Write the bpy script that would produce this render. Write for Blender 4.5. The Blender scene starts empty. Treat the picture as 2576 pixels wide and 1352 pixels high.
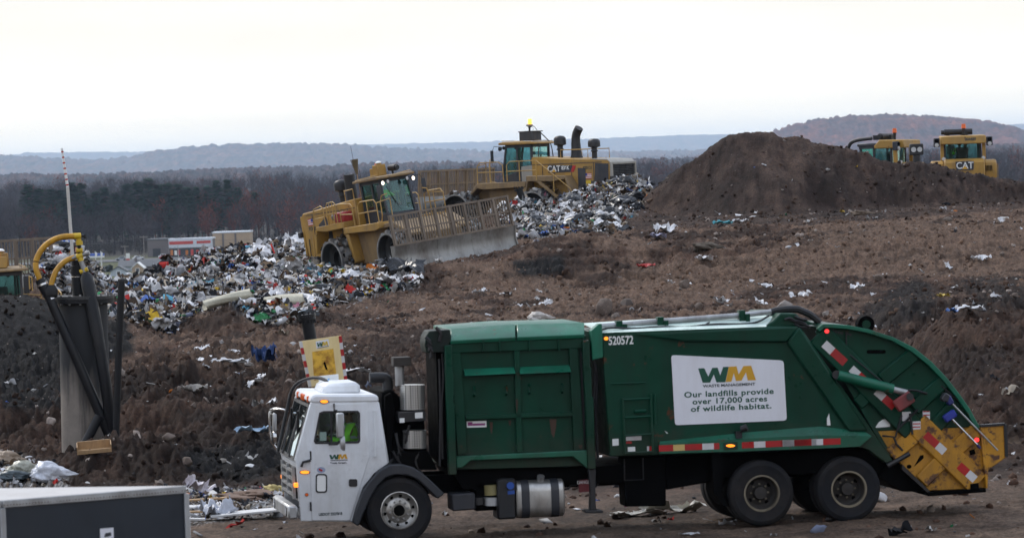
import bpy, bmesh, math, random
import numpy as np
from mathutils import Vector, Matrix
from mathutils.geometry import tessellate_polygon

S = bpy.context.scene
COL = S.collection
random.seed(7)
RNG = np.random.default_rng(11)
R = math.radians

# ------------------------------------------------------------------ camera
F = 10733.0            # focal length in units of a 2576-unit-wide frame
CX, CY = 1288.0, 676.0
HOR = 418.0            # where the level horizon crosses the middle of the frame
PITCH = math.atan((CY - HOR) / F)
ROLL = R(2.0)
FWD = Vector((0, math.cos(PITCH), -math.sin(PITCH)))
UP0 = Vector((0, math.sin(PITCH), math.cos(PITCH)))
RT0 = Vector((1, 0, 0))
UPV = UP0 * math.cos(ROLL) + RT0 * math.sin(ROLL)
RTV = RT0 * math.cos(ROLL) - UP0 * math.sin(ROLL)
cam = bpy.data.cameras.new("camera")
camo = bpy.data.objects.new("camera", cam)
COL.objects.link(camo)
cam.sensor_width = 36.0
cam.lens = F / 2576 * 36.0
cam.clip_start = 1.0
cam.clip_end = 120000
camo.matrix_world = Matrix((
    (RTV.x, UPV.x, -FWD.x, 0), (RTV.y, UPV.y, -FWD.y, 0),
    (RTV.z, UPV.z, -FWD.z, 0), (0, 0, 0, 1)))
cam.dof.use_dof = True
cam.dof.focus_distance = 120.0
cam.dof.aperture_fstop = 5.0
S.camera = camo

def ray(u, v):
    return FWD + RTV * ((u - CX) / F) + UPV * ((CY - v) / F)

def W(u, v, Y):
    d = ray(u, v)
    return d * (Y / d.y)

def proj(x, y, z):
    """numpy: world -> frame units"""
    zc = FWD.x * x + FWD.y * y + FWD.z * z
    a = (RTV.x * x + RTV.y * y + RTV.z * z) / zc * F + CX
    b = CY - (UPV.x * x + UPV.y * y + UPV.z * z) / zc * F
    return a, b

# ------------------------------------------------------------------ world, sun, exposure
SUN_EL, SUN_AZ = R(44), R(322)     # azimuth measured clockwise from +Y
world = bpy.data.worlds.new("World")
S.world = world
world.use_nodes = True
wn, wl = world.node_tree.nodes, world.node_tree.links
wn.clear()
wo = wn.new("ShaderNodeOutputWorld")
bg = wn.new("ShaderNodeBackground")
bg.inputs["Strength"].default_value = 0.1
sky = wn.new("ShaderNodeTexSky")
sky.sky_type = "NISHITA"
sky.sun_disc = False
sky.sun_elevation = SUN_EL
sky.sun_rotation = SUN_AZ
sky.air_density = 1.0
sky.dust_density = 3.0
tc = wn.new("ShaderNodeTexCoord")
sep = wn.new("ShaderNodeSeparateXYZ")
wl.new(tc.outputs["Generated"], sep.inputs[0])
ramp = wn.new("ShaderNodeValToRGB")
wl.new(sep.outputs["Z"], ramp.inputs[0])
cr = ramp.color_ramp
cr.elements[0].position = 0.0
cr.elements[0].color = (1.02, 0.90, 0.68, 1)
cr.elements[1].position = 1.0
cr.elements[1].color = (0.54, 0.63, 0.80, 1)
for p_, c_ in ((0.016, (0.93, 0.862, 0.735, 1)), (0.040, (0.745, 0.722, 0.662, 1)), (0.12, (0.68, 0.69, 0.71, 1)), (0.45, (0.64, 0.69, 0.79, 1))):
    e_ = cr.elements.new(p_)
    e_.color = c_
mp = wn.new("ShaderNodeMapping")
mp.inputs["Scale"].default_value = (9, 9, 70)
wl.new(tc.outputs["Generated"], mp.inputs[0])
nz = wn.new("ShaderNodeTexNoise")
nz.inputs["Scale"].default_value = 1.0
nz.inputs["Detail"].default_value = 5
nz.inputs["Roughness"].default_value = 0.55
wl.new(mp.outputs[0], nz.inputs["Vector"])
nr = wn.new("ShaderNodeMapRange")
nr.inputs[1].default_value = 0.3
nr.inputs[2].default_value = 0.7
nr.inputs[3].default_value = 0.93
nr.inputs[4].default_value = 1.06
wl.new(nz.outputs["Fac"], nr.inputs[0])
cm = wn.new("ShaderNodeVectorMath")
cm.operation = "SCALE"
wl.new(ramp.outputs[0], cm.inputs[0])
sc_ = wn.new("ShaderNodeMath")
sc_.operation = "MULTIPLY"
sc_.inputs[1].default_value = 12.3      # bright overcast, before the 0.1 strength
wl.new(nr.outputs[0], sc_.inputs[0])
wl.new(sc_.outputs[0], cm.inputs["Scale"])
mx = wn.new("ShaderNodeMix")
mx.data_type = "RGBA"
mx.inputs[0].default_value = 0.88
wl.new(sky.outputs[0], mx.inputs[6])
wl.new(cm.outputs[0], mx.inputs[7])
wl.new(mx.outputs[2], bg.inputs[0])
wl.new(bg.outputs[0], wo.inputs[0])

sl = bpy.data.lights.new("sun", "SUN")
sl.energy = 1.5
sl.angle = R(18)
sl.color = (1.0, 0.95, 0.88)
so = bpy.data.objects.new("sun", sl)
COL.objects.link(so)
sdir = Vector((math.sin(SUN_AZ) * math.cos(SUN_EL), math.cos(SUN_AZ) * math.cos(SUN_EL), math.sin(SUN_EL)))
so.rotation_euler = sdir.to_track_quat("Z", "Y").to_euler()

S.view_settings.view_transform = "Standard"
S.view_settings.look = "None"
S.view_settings.exposure = 0.40
S.view_settings.gamma = 1.0
S.cycles.max_bounces = 6
S.cycles.diffuse_bounces = 3
S.cycles.glossy_bounces = 3
S.cycles.transparent_max_bounces = 12
S.cycles.volume_bounces = 2
S.cycles.use_denoising = True
S.cycles.caustics_reflective = False
S.cycles.caustics_refractive = False

# ------------------------------------------------------------------ materials
def lin(r, g, b):
    f = lambda c: (c / 255 / 12.92) if c / 255 <= 0.04045 else ((c / 255 + 0.055) / 1.055) ** 2.4
    return (f(r), f(g), f(b))

class NT:
    def __init__(s, name):
        s.m = bpy.data.materials.new(name)
        s.m.use_nodes = True
        s.n, s.l = s.m.node_tree.nodes, s.m.node_tree.links
        s.b = s.n["Principled BSDF"]
        s.tc = s.n.new("ShaderNodeTexCoord")
    def noise(s, scale, detail=4, rough=0.6, coord="Object", stretch=None):
        n = s.n.new("ShaderNodeTexNoise")
        n.inputs["Scale"].default_value = scale
        n.inputs["Detail"].default_value = detail
        n.inputs["Roughness"].default_value = rough
        src = s.tc.outputs[coord]
        if stretch:
            m = s.n.new("ShaderNodeMapping")
            m.inputs["Scale"].default_value = stretch
            s.l.new(src, m.inputs[0])
            src = m.outputs[0]
        s.l.new(src, n.inputs["Vector"])
        return n.outputs["Fac"]
    def rng(s, x, a, b, c=0.0, d=1.0):
        n = s.n.new("ShaderNodeMapRange")
        for i, q in enumerate((a, b, c, d)):
            n.inputs[i + 1].default_value = q
        s.l.new(x, n.inputs[0])
        return n.outputs[0]
    def math(s, op, a, b):
        n = s.n.new("ShaderNodeMath")
        n.operation = op
        for i, q in enumerate((a, b)):
            if isinstance(q, (int, float)):
                n.inputs[i].default_value = q
            else:
                s.l.new(q, n.inputs[i])
        return n.outputs[0]
    def mix(s, f, a, b, mode="MIX"):
        n = s.n.new("ShaderNodeMix")
        n.data_type = "RGBA"
        n.blend_type = mode
        for i, q in ((0, f), (6, a), (7, b)):
            if isinstance(q, (int, float)):
                n.inputs[i].default_value = q
            elif isinstance(q, tuple):
                n.inputs[i].default_value = tuple(q[:3]) + (1,)
            else:
                s.l.new(q, n.inputs[i])
        return n.outputs[2]
    def set(s, **k):
        for key, q in k.items():
            key = key.replace("_", " ")
            if isinstance(q, (int, float)):
                s.b.inputs[key].default_value = q
            elif isinstance(q, tuple):
                s.b.inputs[key].default_value = tuple(q[:3]) + (1,)
            else:
                s.l.new(q, s.b.inputs[key])
        return s
    def bump(s, h, strength=0.4, dist=0.05):
        n = s.n.new("ShaderNodeBump")
        n.inputs["Strength"].default_value = strength
        n.inputs["Distance"].default_value = dist
        s.l.new(h, n.inputs["Height"])
        s.l.new(n.outputs[0], s.b.inputs["Normal"])

MATS = {}
def paint(name, col, rough=0.45, metal=0.0, var=0.25, scale=1.2, dirt=None, damt=0.45, rust=0.0, bump=0.0, bscale=25, spec=0.5, streak=True, mud=0.0):
    """painted or plain surface with uneven tone, road film and optional rust spots"""
    if name in MATS:
        return MATS[name]
    t = NT(name)
    c = tuple(col)
    dk = tuple(q * (1 - var) for q in c)
    lt = tuple(min(1, q * (1 + var)) for q in c)
    base = t.mix(t.rng(t.noise(scale, 5), 0.3, 0.7), dk, lt)
    if dirt is not None:
        st = (1, 1, 0.25) if streak else None
        f = t.math("MULTIPLY", t.rng(t.noise(scale * 2.3, 8, 0.7, stretch=st), 0.42, 0.68), damt)
        base = t.mix(f, base, tuple(dirt))
    if rust > 0:
        f = t.rng(t.noise(scale * 3.1, 9, 0.68), 0.66 - 0.14 * rust, 0.70 - 0.10 * rust)
        base = t.mix(f, base, (0.085, 0.035, 0.018))
        f2 = t.rng(t.noise(scale * 7.0, 6, 0.6), 0.66, 0.70)
        base = t.mix(t.math("MULTIPLY", f2, min(1, rust)), base, (0.05, 0.026, 0.016))
    if mud > 0:                                   # splashed earth, thickest low down
        sx_ = t.n.new("ShaderNodeSeparateXYZ")
        t.l.new(t.tc.outputs["Object"], sx_.inputs[0])
        h = t.math("ADD", sx_.outputs[2], t.math("MULTIPLY", t.noise(3.5, 9, 0.75), 1.5))
        f = t.math("MULTIPLY", t.rng(h, 2.45, 1.55), mud)
        base = t.mix(f, base, (0.052, 0.040, 0.031))
    t.set(Base_Color=base, Metallic=metal, Specular_IOR_Level=spec)
    t.set(Roughness=t.rng(t.noise(scale * 4, 4), 0.3, 0.7, max(0.03, rough - 0.1), min(1, rough + 0.14)))
    if bump:
        t.bump(t.noise(bscale, 5), bump, 0.02)
    MATS[name] = t.m
    return t.m

def emit(name, col, st):
    if name in MATS:
        return MATS[name]
    t = NT(name)
    t.set(Base_Color=tuple(col), Emission_Color=tuple(col), Emission_Strength=st, Roughness=0.3)
    MATS[name] = t.m
    return t.m

def glass(name, tint, refl=0.12, clear=0.6, rough=0.02):
    """window pane: tinted see-through with a sky reflection"""
    if name in MATS:
        return MATS[name]
    m = bpy.data.materials.new(name)
    m.use_nodes = True
    n, l = m.node_tree.nodes, m.node_tree.links
    n.clear()
    o = n.new("ShaderNodeOutputMaterial")
    tr = n.new("ShaderNodeBsdfTransparent")
    tr.inputs[0].default_value = tuple(clear * q for q in tint) + (1,)
    gl = n.new("ShaderNodeBsdfGlossy")
    gl.inputs["Roughness"].default_value = rough
    gl.inputs["Color"].default_value = (0.9, 0.97, 0.95, 1)
    fr = n.new("ShaderNodeFresnel")
    fr.inputs[0].default_value = 1.5
    ma = n.new("ShaderNodeMath")
    ma.operation = "ADD"
    ma.use_clamp = True
    ma.inputs[1].default_value = refl
    half = n.new("ShaderNodeMath")
    half.operation = "MULTIPLY"
    half.inputs[1].default_value = 1.0 if refl > .2 else .45     # sky reflection toned down on low-reflection panes
    l.new(fr.outputs[0], half.inputs[0])
    l.new(half.outputs[0], ma.inputs[0])
    mi = n.new("ShaderNodeMixShader")
    l.new(ma.outputs[0], mi.inputs[0])
    l.new(tr.outputs[0], mi.inputs[1])
    l.new(gl.outputs[0], mi.inputs[2])
    l.new(mi.outputs[0], o.inputs[0])
    MATS[name] = m
    return m

def attr_mat(name, rough=0.6, var=0.15, scale=8, spec=0.4, bump=0.0, bscale=20):
    """colour from the mesh's own colour attribute (each piece has its own colour)"""
    t = NT(name)
    a = t.n.new("ShaderNodeVertexColor")
    a.layer_name = "col"
    f = t.rng(t.noise(scale, 5), 0.3, 0.7, 1 - var, 1 + var)
    sc = t.n.new("ShaderNodeVectorMath")
    sc.operation = "SCALE"
    t.l.new(a.outputs[0], sc.inputs[0])
    t.l.new(f, sc.inputs["Scale"])
    t.l.new(sc.outputs[0], t.b.inputs["Base Color"])
    t.set(Roughness=rough, Specular_IOR_Level=spec)
    if bump:
        t.bump(t.noise(bscale, 5), bump, 0.03)
    MATS[name] = t.m
    return t.m

DUST = (0.16, 0.115, 0.085)
MUD = (0.055, 0.037, 0.027)
m_green = paint("green_paint", (0.0016, 0.044, 0.0245), 0.36, var=0.25, scale=0.9, dirt=(0.010, 0.024, 0.016), damt=0.55, rust=0.16, spec=0.22, mud=0.65)
m_greenlt = paint("green_paint_lit", (0.006, 0.120, 0.070), 0.34, var=0.25, scale=1.1, dirt=(0.02, 0.045, 0.03), damt=0.5, rust=0.25, spec=0.4, mud=0.4)  # brighter copy of the green: light on lids and ledges put into the colour
m_white = paint("white_paint", (0.78, 0.81, 0.85), 0.35, var=0.05, scale=1.0, dirt=(0.46, 0.44, 0.41), damt=0.4, mud=0.3)
m_mint = paint("glare_roof_paint", (0.62, 0.74, 0.69), 0.5, var=0.08, scale=2, dirt=(0.25, 0.4, 0.33), damt=0.5)  # roof sheet with its glare put into a pale mint colour
m_yrust = paint("rusty_yellow_paint", (0.50, 0.235, 0.014), 0.5, var=0.18, scale=1.6, dirt=(0.16, 0.075, 0.02), damt=0.6, rust=0.95)
m_black = paint("black_steel", (0.010, 0.011, 0.014), 0.5, var=0.3, dirt=(0.035, 0.028, 0.024), damt=0.5)
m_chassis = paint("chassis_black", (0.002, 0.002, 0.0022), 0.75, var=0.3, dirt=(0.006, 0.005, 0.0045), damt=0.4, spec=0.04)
m_plastic = paint("fender_plastic", (0.018, 0.021, 0.028), 0.5, var=0.2, dirt=(0.05, 0.045, 0.045), damt=0.4)
m_tyre = paint("tyre_rubber", (0.010, 0.0105, 0.013), 0.8, var=0.25, dirt=(0.030, 0.025, 0.022), damt=0.6, spec=0.25, streak=False, bump=0.2, bscale=14)
m_rim = paint("steel_rim_dirty", (0.20, 0.17, 0.12), 0.55, metal=0.2, var=0.25, dirt=(0.05, 0.04, 0.03), damt=0.7)
m_rimdk = paint("rim_dark", (0.022, 0.019, 0.018), 0.7, var=0.2, dirt=(0.06, 0.045, 0.03), damt=0.4)
m_alu = paint("polished_aluminium", (0.55, 0.54, 0.52), 0.38, metal=0.85, var=0.12, dirt=(0.10, 0.085, 0.07), damt=0.6)
m_alum = paint("dull_aluminium", (0.42, 0.43, 0.44), 0.45, metal=0.6, var=0.15, dirt=(0.10, 0.085, 0.07), damt=0.6)
m_chrome = paint("chrome_tube", (0.6, 0.6, 0.6), 0.2, metal=1.0, var=0.05)
m_signw = paint("sign_white", (0.76, 0.77, 0.83), 0.4, var=0.03, dirt=(0.55, 0.52, 0.52), damt=0.3)
m_decal_green = paint("decal_green", (0.006, 0.075, 0.045), 0.45, var=0.05)
m_decal_gold = paint("decal_gold", (0.62, 0.33, 0.02), 0.45, var=0.05)
m_decal_dark = paint("decal_dark", (0.012, 0.03, 0.035), 0.5, var=0.05)
m_decal_white = paint("decal_white", (0.75, 0.76, 0.75), 0.5, var=0.05)
m_tapered = paint("reflective_tape_red", (0.42, 0.012, 0.014), 0.35, var=0.12, dirt=(0.1, 0.02, 0.02), damt=0.4)
m_tapew = paint("reflective_tape_white", (0.62, 0.61, 0.62), 0.35, var=0.08, dirt=(0.3, 0.26, 0.24), damt=0.5)
m_tapey = paint("reflective_tape_faded", (0.60, 0.42, 0.15), 0.4, var=0.12)
m_amber = emit("amber_lamp", (1.0, 0.27, 0.02), 1.3)
m_amberoff = paint("amber_lens", (0.75, 0.13, 0.02), 0.3, var=0.1)
m_redlamp = emit("red_lamp", (1.0, 0.03, 0.03), 1.8)
m_whitelamp = emit("work_lamp_lit", (1.0, 0.9, 0.75), 1.3)
m_lampoff = paint("lamp_glass_off", (0.5, 0.5, 0.5), 0.15, var=0.1)
m_cab_in = paint("cab_interior", (0.012, 0.013, 0.015), 0.7, var=0.2)
g_truck = glass("truck_window_glass", (0.88, 0.95, 0.93), 0.015, 0.97)
g_wind = glass("windshield_glass", (0.8, 0.9, 0.88), 0.40, 0.8)
g_cab = glass("machine_cab_glass", (0.72, 0.93, 0.91), 0.03, 0.93)
m_hivis = paint("hi_vis_fabric", (0.34, 0.92, 0.07), 0.8, var=0.12, scale=6)
m_refl = paint("reflective_strip", (0.62, 0.64, 0.68), 0.35, var=0.05)
m_skin = paint("skin", (0.42, 0.24, 0.17), 0.55, var=0.08)
m_hair = paint("dark_hair", (0.02, 0.014, 0.01), 0.6, var=0.2)
m_trouser = paint("dark_trousers", (0.02, 0.022, 0.03), 0.85, var=0.2)
m_cat = paint("machine_yellow", (0.40, 0.225, 0.040), 0.5, var=0.16, scale=0.9, dirt=(0.18, 0.115, 0.058), damt=0.7, rust=0.12)
m_catdust = paint("machine_yellow_dusty", (0.25, 0.165, 0.075), 0.7, var=0.2, scale=1.2, dirt=(0.14, 0.10, 0.07), damt=0.85)
m_catrail = paint("handrail_yellow", (0.44, 0.27, 0.075), 0.5, var=0.12, dirt=(0.22, 0.15, 0.08), damt=0.5)
m_catdk = paint("machine_dark_grey", (0.022, 0.026, 0.036), 0.5, var=0.25, dirt=(0.08, 0.068, 0.06), damt=0.5)
m_catgrey = paint("machine_light_grey", (0.34, 0.33, 0.30), 0.5, var=0.12, dirt=(0.2, 0.16, 0.12), damt=0.5)
m_grille = paint("grille_black", (0.007, 0.008, 0.008), 0.6, var=0.2)
m_blade = paint("worn_blade_steel", (0.27, 0.265, 0.25), 0.42, metal=0.45, var=0.22, scale=0.8, dirt=(0.10, 0.08, 0.065), damt=0.9, rust=0.15, bump=0.1)
m_screen = paint("screen_steel", (0.20, 0.16, 0.125), 0.65, metal=0.2, var=0.25, dirt=(0.09, 0.065, 0.05), damt=0.5)
m_screentan = paint('screen_tan', (0.25, 0.18, 0.11), 0.65, var=0.2, scale=1.2, dirt=(0.12, 0.085, 0.06), damt=0.6)
m_drum = paint("drum_steel", (0.33, 0.33, 0.33), 0.42, metal=0.6, var=0.3, dirt=(0.06, 0.05, 0.04), damt=0.8)
m_drumdk = paint("drum_inside", (0.030, 0.031, 0.033), 0.55, metal=0.2, var=0.4, scale=1.5, dirt=(0.09, 0.085, 0.08), damt=0.5)
m_redbox = paint("red_box", (0.30, 0.02, 0.02), 0.5, var=0.15)
m_pipe = paint("black_hdpe_pipe", (0.006, 0.007, 0.010), 0.42, var=0.3, dirt=(0.04, 0.033, 0.028), damt=0.25, spec=0.3)
m_hose = paint("yellow_hose", (0.50, 0.255, 0.012), 0.5, var=0.15, scale=3, dirt=(0.16, 0.08, 0.02), damt=0.55)
m_valve = paint("yellow_valve", (0.60, 0.40, 0.02), 0.45, var=0.12, scale=3)
m_navy = paint("navy_panel", (0.012, 0.019, 0.030), 0.42, var=0.2, scale=0.7, dirt=(0.03, 0.035, 0.04), damt=0.4)
m_trailer_roof = paint("trailer_roof", (0.47, 0.455, 0.445), 0.45, var=0.08, scale=0.8, dirt=(0.36, 0.33, 0.31), damt=0.6, streak=False)
m_wood = paint("pale_wood", (0.42, 0.27, 0.14), 0.65, var=0.15, scale=4, dirt=(0.2, 0.12, 0.07), damt=0.5)

# ------------------------------------------------------------------ mesh builder
class MB:
    def __init__(s):
        s.v, s.f, s.m, s.mats, s.g = [], [], [], [], []
    def mi(s, mat):
        if mat not in s.mats:
            s.mats.append(mat)
        return s.mats.index(mat)
    def add(s, vs, fs, mat=None):
        o = len(s.v)
        s.v += [tuple(q) for q in vs]
        k = s.mi(mat) if mat is not None else 0
        for f in fs:
            s.f.append([i + o for i in f])
            s.m.append(k)
        s.g.append((o, len(s.v), len(s.f)))
        return s
    def box(s, c, d, mat=None, rot=None):
        x, y, z = d[0] / 2, d[1] / 2, d[2] / 2
        vs = [Vector((a, b, e)) for e in (-z, z) for b in (-y, y) for a in (-x, x)]
        if rot is not None:
            vs = [rot @ q for q in vs]
        c = Vector(c)
        return s.add([q + c for q in vs], [(0, 2, 3, 1), (4, 5, 7, 6), (0, 1, 5, 4), (2, 6, 7, 3), (0, 4, 6, 2), (1, 3, 7, 5)], mat)
    def bb(s, x0, x1, y0, y1, z0, z1, mat=None):
        return s.box(((x0 + x1) / 2, (y0 + y1) / 2, (z0 + z1) / 2), (abs(x1 - x0), abs(y1 - y0), abs(z1 - z0)), mat)
    def side(s, poly, a, b, mat=None, axis="y"):
        """polygon of (x, z) [or (x,y) for axis z, (y,z) for axis x] extruded from a to b"""
        def pt(p, t):
            return (p[0], t, p[1]) if axis == "y" else ((p[0], p[1], t) if axis == "z" else (t, p[0], p[1]))
        n = len(poly)
        vs = [pt(p, a) for p in poly] + [pt(p, b) for p in poly]
        fs = [list(range(n)), list(range(2 * n - 1, n - 1, -1))]
        fs += [(i, i + n, (i + 1) % n + n, (i + 1) % n) for i in range(n)]
        return s.add(vs, fs, mat)
    def plate(s, outer, holes, a, b, mat=None, axis="y"):
        def pt(p, t):
            return (p[0], t, p[1]) if axis == "y" else ((p[0], p[1], t) if axis == "z" else (t, p[0], p[1]))
        loops = [outer] + holes
        tri = tessellate_polygon([[Vector((p[0], p[1], 0)) for p in l] for l in loops])
        flat = [p for l in loops for p in l]
        n = len(flat)
        fs = [tuple(t) for t in tri] + [tuple(i + n for i in reversed(t)) for t in tri]
        o = 0
        for l in loops:
            k = len(l)
            fs += [(o + i, o + i + n, o + (i + 1) % k + n, o + (i + 1) % k) for i in range(k)]
            o += k
        return s.add([pt(p, a) for p in flat] + [pt(p, b) for p in flat], fs, mat)
    def cyl(s, p0, p1, r0, r1=None, n=16, mat=None, cap=True):
        r1 = r0 if r1 is None else r1
        p0, p1 = Vector(p0), Vector(p1)
        q = (p1 - p0).to_track_quat("Z", "Y")
        vs = []
        for p, r in ((p0, r0), (p1, r1)):
            vs += [p + q @ Vector((r * math.cos(2 * math.pi * i / n), r * math.sin(2 * math.pi * i / n), 0)) for i in range(n)]
        fs = [(i, (i + 1) % n, (i + 1) % n + n, i + n) for i in range(n)]
        if cap:
            fs += [list(range(n - 1, -1, -1)), list(range(n, 2 * n))]
        return s.add(vs, fs, mat)
    def tube(s, pts, r, n=8, mat=None, smooth=0):
        pts = [Vector(p) for p in pts]
        for _ in range(smooth):
            q = [pts[0]]
            for a, b in zip(pts, pts[1:]):
                q += [a.lerp(b, 0.25), a.lerp(b, 0.75)]
            if isinstance(r, (list, tuple)):
                k_ = [r[0]]
                for a, b in zip(r, r[1:]):
                    k_ += [a * .75 + b * .25, a * .25 + b * .75]
                r = k_ + [r[-1]]
            pts = q + [pts[-1]]
        vs = []
        N = len(pts)
        up = Vector((0.13, 0.21, 0.97)).normalized()
        for i, p in enumerate(pts):
            d = (pts[min(i + 1, N - 1)] - pts[max(i - 1, 0)]).normalized()
            a = d.cross(up)
            if a.length < 0.05:
                a = d.cross(Vector((1, 0.1, 0)))
            a.normalize()
            b = a.cross(d).normalized()
            rr = r[i] if isinstance(r, (list, tuple)) else r
            vs += [p + (a * math.cos(2 * math.pi * k / n) + b * math.sin(2 * math.pi * k / n)) * rr for k in range(n)]
        fs = [(i * n + k, i * n + (k + 1) % n, (i + 1) * n + (k + 1) % n, (i + 1) * n + k) for i in range(N - 1) for k in range(n)]
        fs += [list(range(n - 1, -1, -1)), list(range((N - 1) * n, N * n))]
        return s.add(vs, fs, mat)
    def lathe(s, prof, c=(0, 0, 0), axis="y", n=32, mat=None):
        """profile of (radius, along) turned about an axis through c"""
        c = Vector(c)
        vs, fs = [], []
        for r, h in prof:
            for i in range(n):
                a = 2 * math.pi * i / n
                p = (r * math.cos(a), h, r * math.sin(a)) if axis == "y" else ((r * math.cos(a), r * math.sin(a), h) if axis == "z" else (h, r * math.cos(a), r * math.sin(a)))
                vs.append(c + Vector(p))
        for j in range(len(prof) - 1):
            for i in range(n):
                fs.append((j * n + i, j * n + (i + 1) % n, (j + 1) * n + (i + 1) % n, (j + 1) * n + i))
        return s.add(vs, fs, mat)
    def build(s, name, mat=None, parent=None, bevel=0.0, sharp=40, loc=None, each=False):
        if each:                                  # every piece becomes a part of its own
            out, f0 = [], 0
            for v0, v1, f1 in s.g:
                p = MB()
                p.v = s.v[v0:v1]
                p.f = [[i - v0 for i in f] for f in s.f[f0:f1]]
                if s.mats:
                    p.mats, p.m = [s.mats[s.m[f0]]], [0] * (f1 - f0)
                f0 = f1
                out.append(p.build(name, mat, parent, bevel, sharp, loc))
            return out if len(out) > 1 else out[0]
        me = bpy.data.meshes.new(name)
        me.from_pydata(s.v, [], s.f)
        bm = bmesh.new()
        bm.from_mesh(me)
        bmesh.ops.recalc_face_normals(bm, faces=bm.faces)
        bm.to_mesh(me)
        bm.free()
        mats = s.mats if s.mats else [mat]
        for q in mats:
            me.materials.append(q)
        if s.mats:
            me.polygons.foreach_set("material_index", s.m)
        me.polygons.foreach_set("use_smooth", [True] * len(me.polygons))
        me.set_sharp_from_angle(angle=R(sharp))
        o = bpy.data.objects.new(name, me)
        COL.objects.link(o)
        if parent is not None:
            o.parent = parent
        if loc is not None:
            o.location = loc
        if bevel:
            b = o.modifiers.new("bevel", "BEVEL")
            b.width = bevel
            b.segments = 1
            b.limit_method = "ANGLE"
            b.angle_limit = R(50)
        return o

def tag(o, label=None, cat=None, group=None, kind=None):
    if label: o["label"] = label
    if cat: o["category"] = cat
    if group: o["group"] = group
    if kind: o["kind"] = kind
    return o

def thing(name, label, cat, loc=(0, 0, 0), rot=(0, 0, 0), group=None):
    o = bpy.data.objects.new(name, None)
    o.empty_display_size = 0.3
    COL.objects.link(o)
    o.location = loc
    o.rotation_euler = rot
    return tag(o, label, cat, group)

def text(name, s, size, mat, parent, loc, rot, align="CENTER", bold=0.0, sx=1.0, depth=0.002, spacing=1.0, fit=None):
    cu = bpy.data.curves.new(name, "FONT")
    cu.body = s
    cu.size = size
    cu.align_x = align
    cu.align_y = "CENTER"
    cu.offset = bold
    cu.extrude = depth
    cu.space_character = spacing
    cu.space_line = 0.9
    t = bpy.data.objects.new(name, cu)
    COL.objects.link(t)
    bpy.context.view_layer.update()
    me = bpy.data.meshes.new_from_object(t.evaluated_get(bpy.context.evaluated_depsgraph_get()))
    bpy.data.objects.remove(t)
    me.materials.clear()
    me.materials.append(mat)
    o = bpy.data.objects.new(name, me)
    COL.objects.link(o)
    o.parent = parent
    o.location = loc
    o.rotation_euler = rot
    if fit:
        xs_ = [q.co.x for q in me.vertices]
        sx = fit / (max(xs_) - min(xs_))
    if sx != 1.0:
        me.transform(Matrix.Diagonal((sx, 1, 1, 1)))
    return o

def bulk(name, verts, face_sizes, loops, mat, cols=None, smooth=False):
    """big mesh straight from numpy arrays"""
    me = bpy.data.meshes.new(name)
    nv, nf, nl = len(verts), len(face_sizes), len(loops)
    me.vertices.add(nv)
    me.vertices.foreach_set("co", np.ascontiguousarray(verts, dtype=np.float32).ravel())
    me.loops.add(nl)
    me.loops.foreach_set("vertex_index", np.ascontiguousarray(loops, dtype=np.int32))
    me.polygons.add(nf)
    st = np.concatenate(([0], np.cumsum(face_sizes)[:-1])).astype(np.int32)
    me.polygons.foreach_set("loop_start", st)
    if smooth:
        me.polygons.foreach_set("use_smooth", np.ones(nf, dtype=bool))
    me.update(calc_edges=True)
    if cols is not None:
        a = me.color_attributes.new("col", "FLOAT_COLOR", "POINT")
        c4 = np.ones((nv, 4), dtype=np.float32)
        c4[:, :3] = cols
        a.data.foreach_set("color", c4.ravel())
    me.materials.append(mat)
    o = bpy.data.objects.new(name, me)
    COL.objects.link(o)
    return o
# ------------------------------------------------------------------ noise
def _h(ix, iy, seed):
    a = (ix.astype(np.int64) * 374761393 + iy.astype(np.int64) * 668265263 + seed * 974634777) & 0xFFFFFFFF
    a = ((a ^ (a >> 13)) * 1274126177) & 0xFFFFFFFF
    return ((a ^ (a >> 16)) & 0xFFFF) / 32767.5 - 1.0

def vn(x, y, seed=0):
    fx, fy = np.floor(x), np.floor(y)
    tx, ty = x - fx, y - fy
    ix, iy = fx.astype(np.int64), fy.astype(np.int64)
    tx = tx * tx * tx * (tx * (tx * 6 - 15) + 10)
    ty = ty * ty * ty * (ty * (ty * 6 - 15) + 10)
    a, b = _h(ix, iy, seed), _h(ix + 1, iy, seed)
    c, d = _h(ix, iy + 1, seed), _h(ix + 1, iy + 1, seed)
    return (a * (1 - tx) + b * tx) * (1 - ty) + (c * (1 - tx) + d * tx) * ty

def fbm(x, y, o=4, seed=0, g=0.5):
    s, a, k = 0, 1.0, 0.0
    for i in range(o):
        s = s + a * vn(x * 2.03 ** i + 13.7 * i, y * 2.03 ** i - 7.1 * i, seed + i)
        k += a
        a *= g
    return s / k

def sstep(t):
    t = np.clip(t, 0, 1)
    return t * t * (3 - 2 * t)

def smax(a, b, k):
    h = np.clip(0.5 + 0.5 * (b - a) / k, 0, 1)
    return a * (1 - h) + b * h + k * h * (1 - h)

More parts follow.
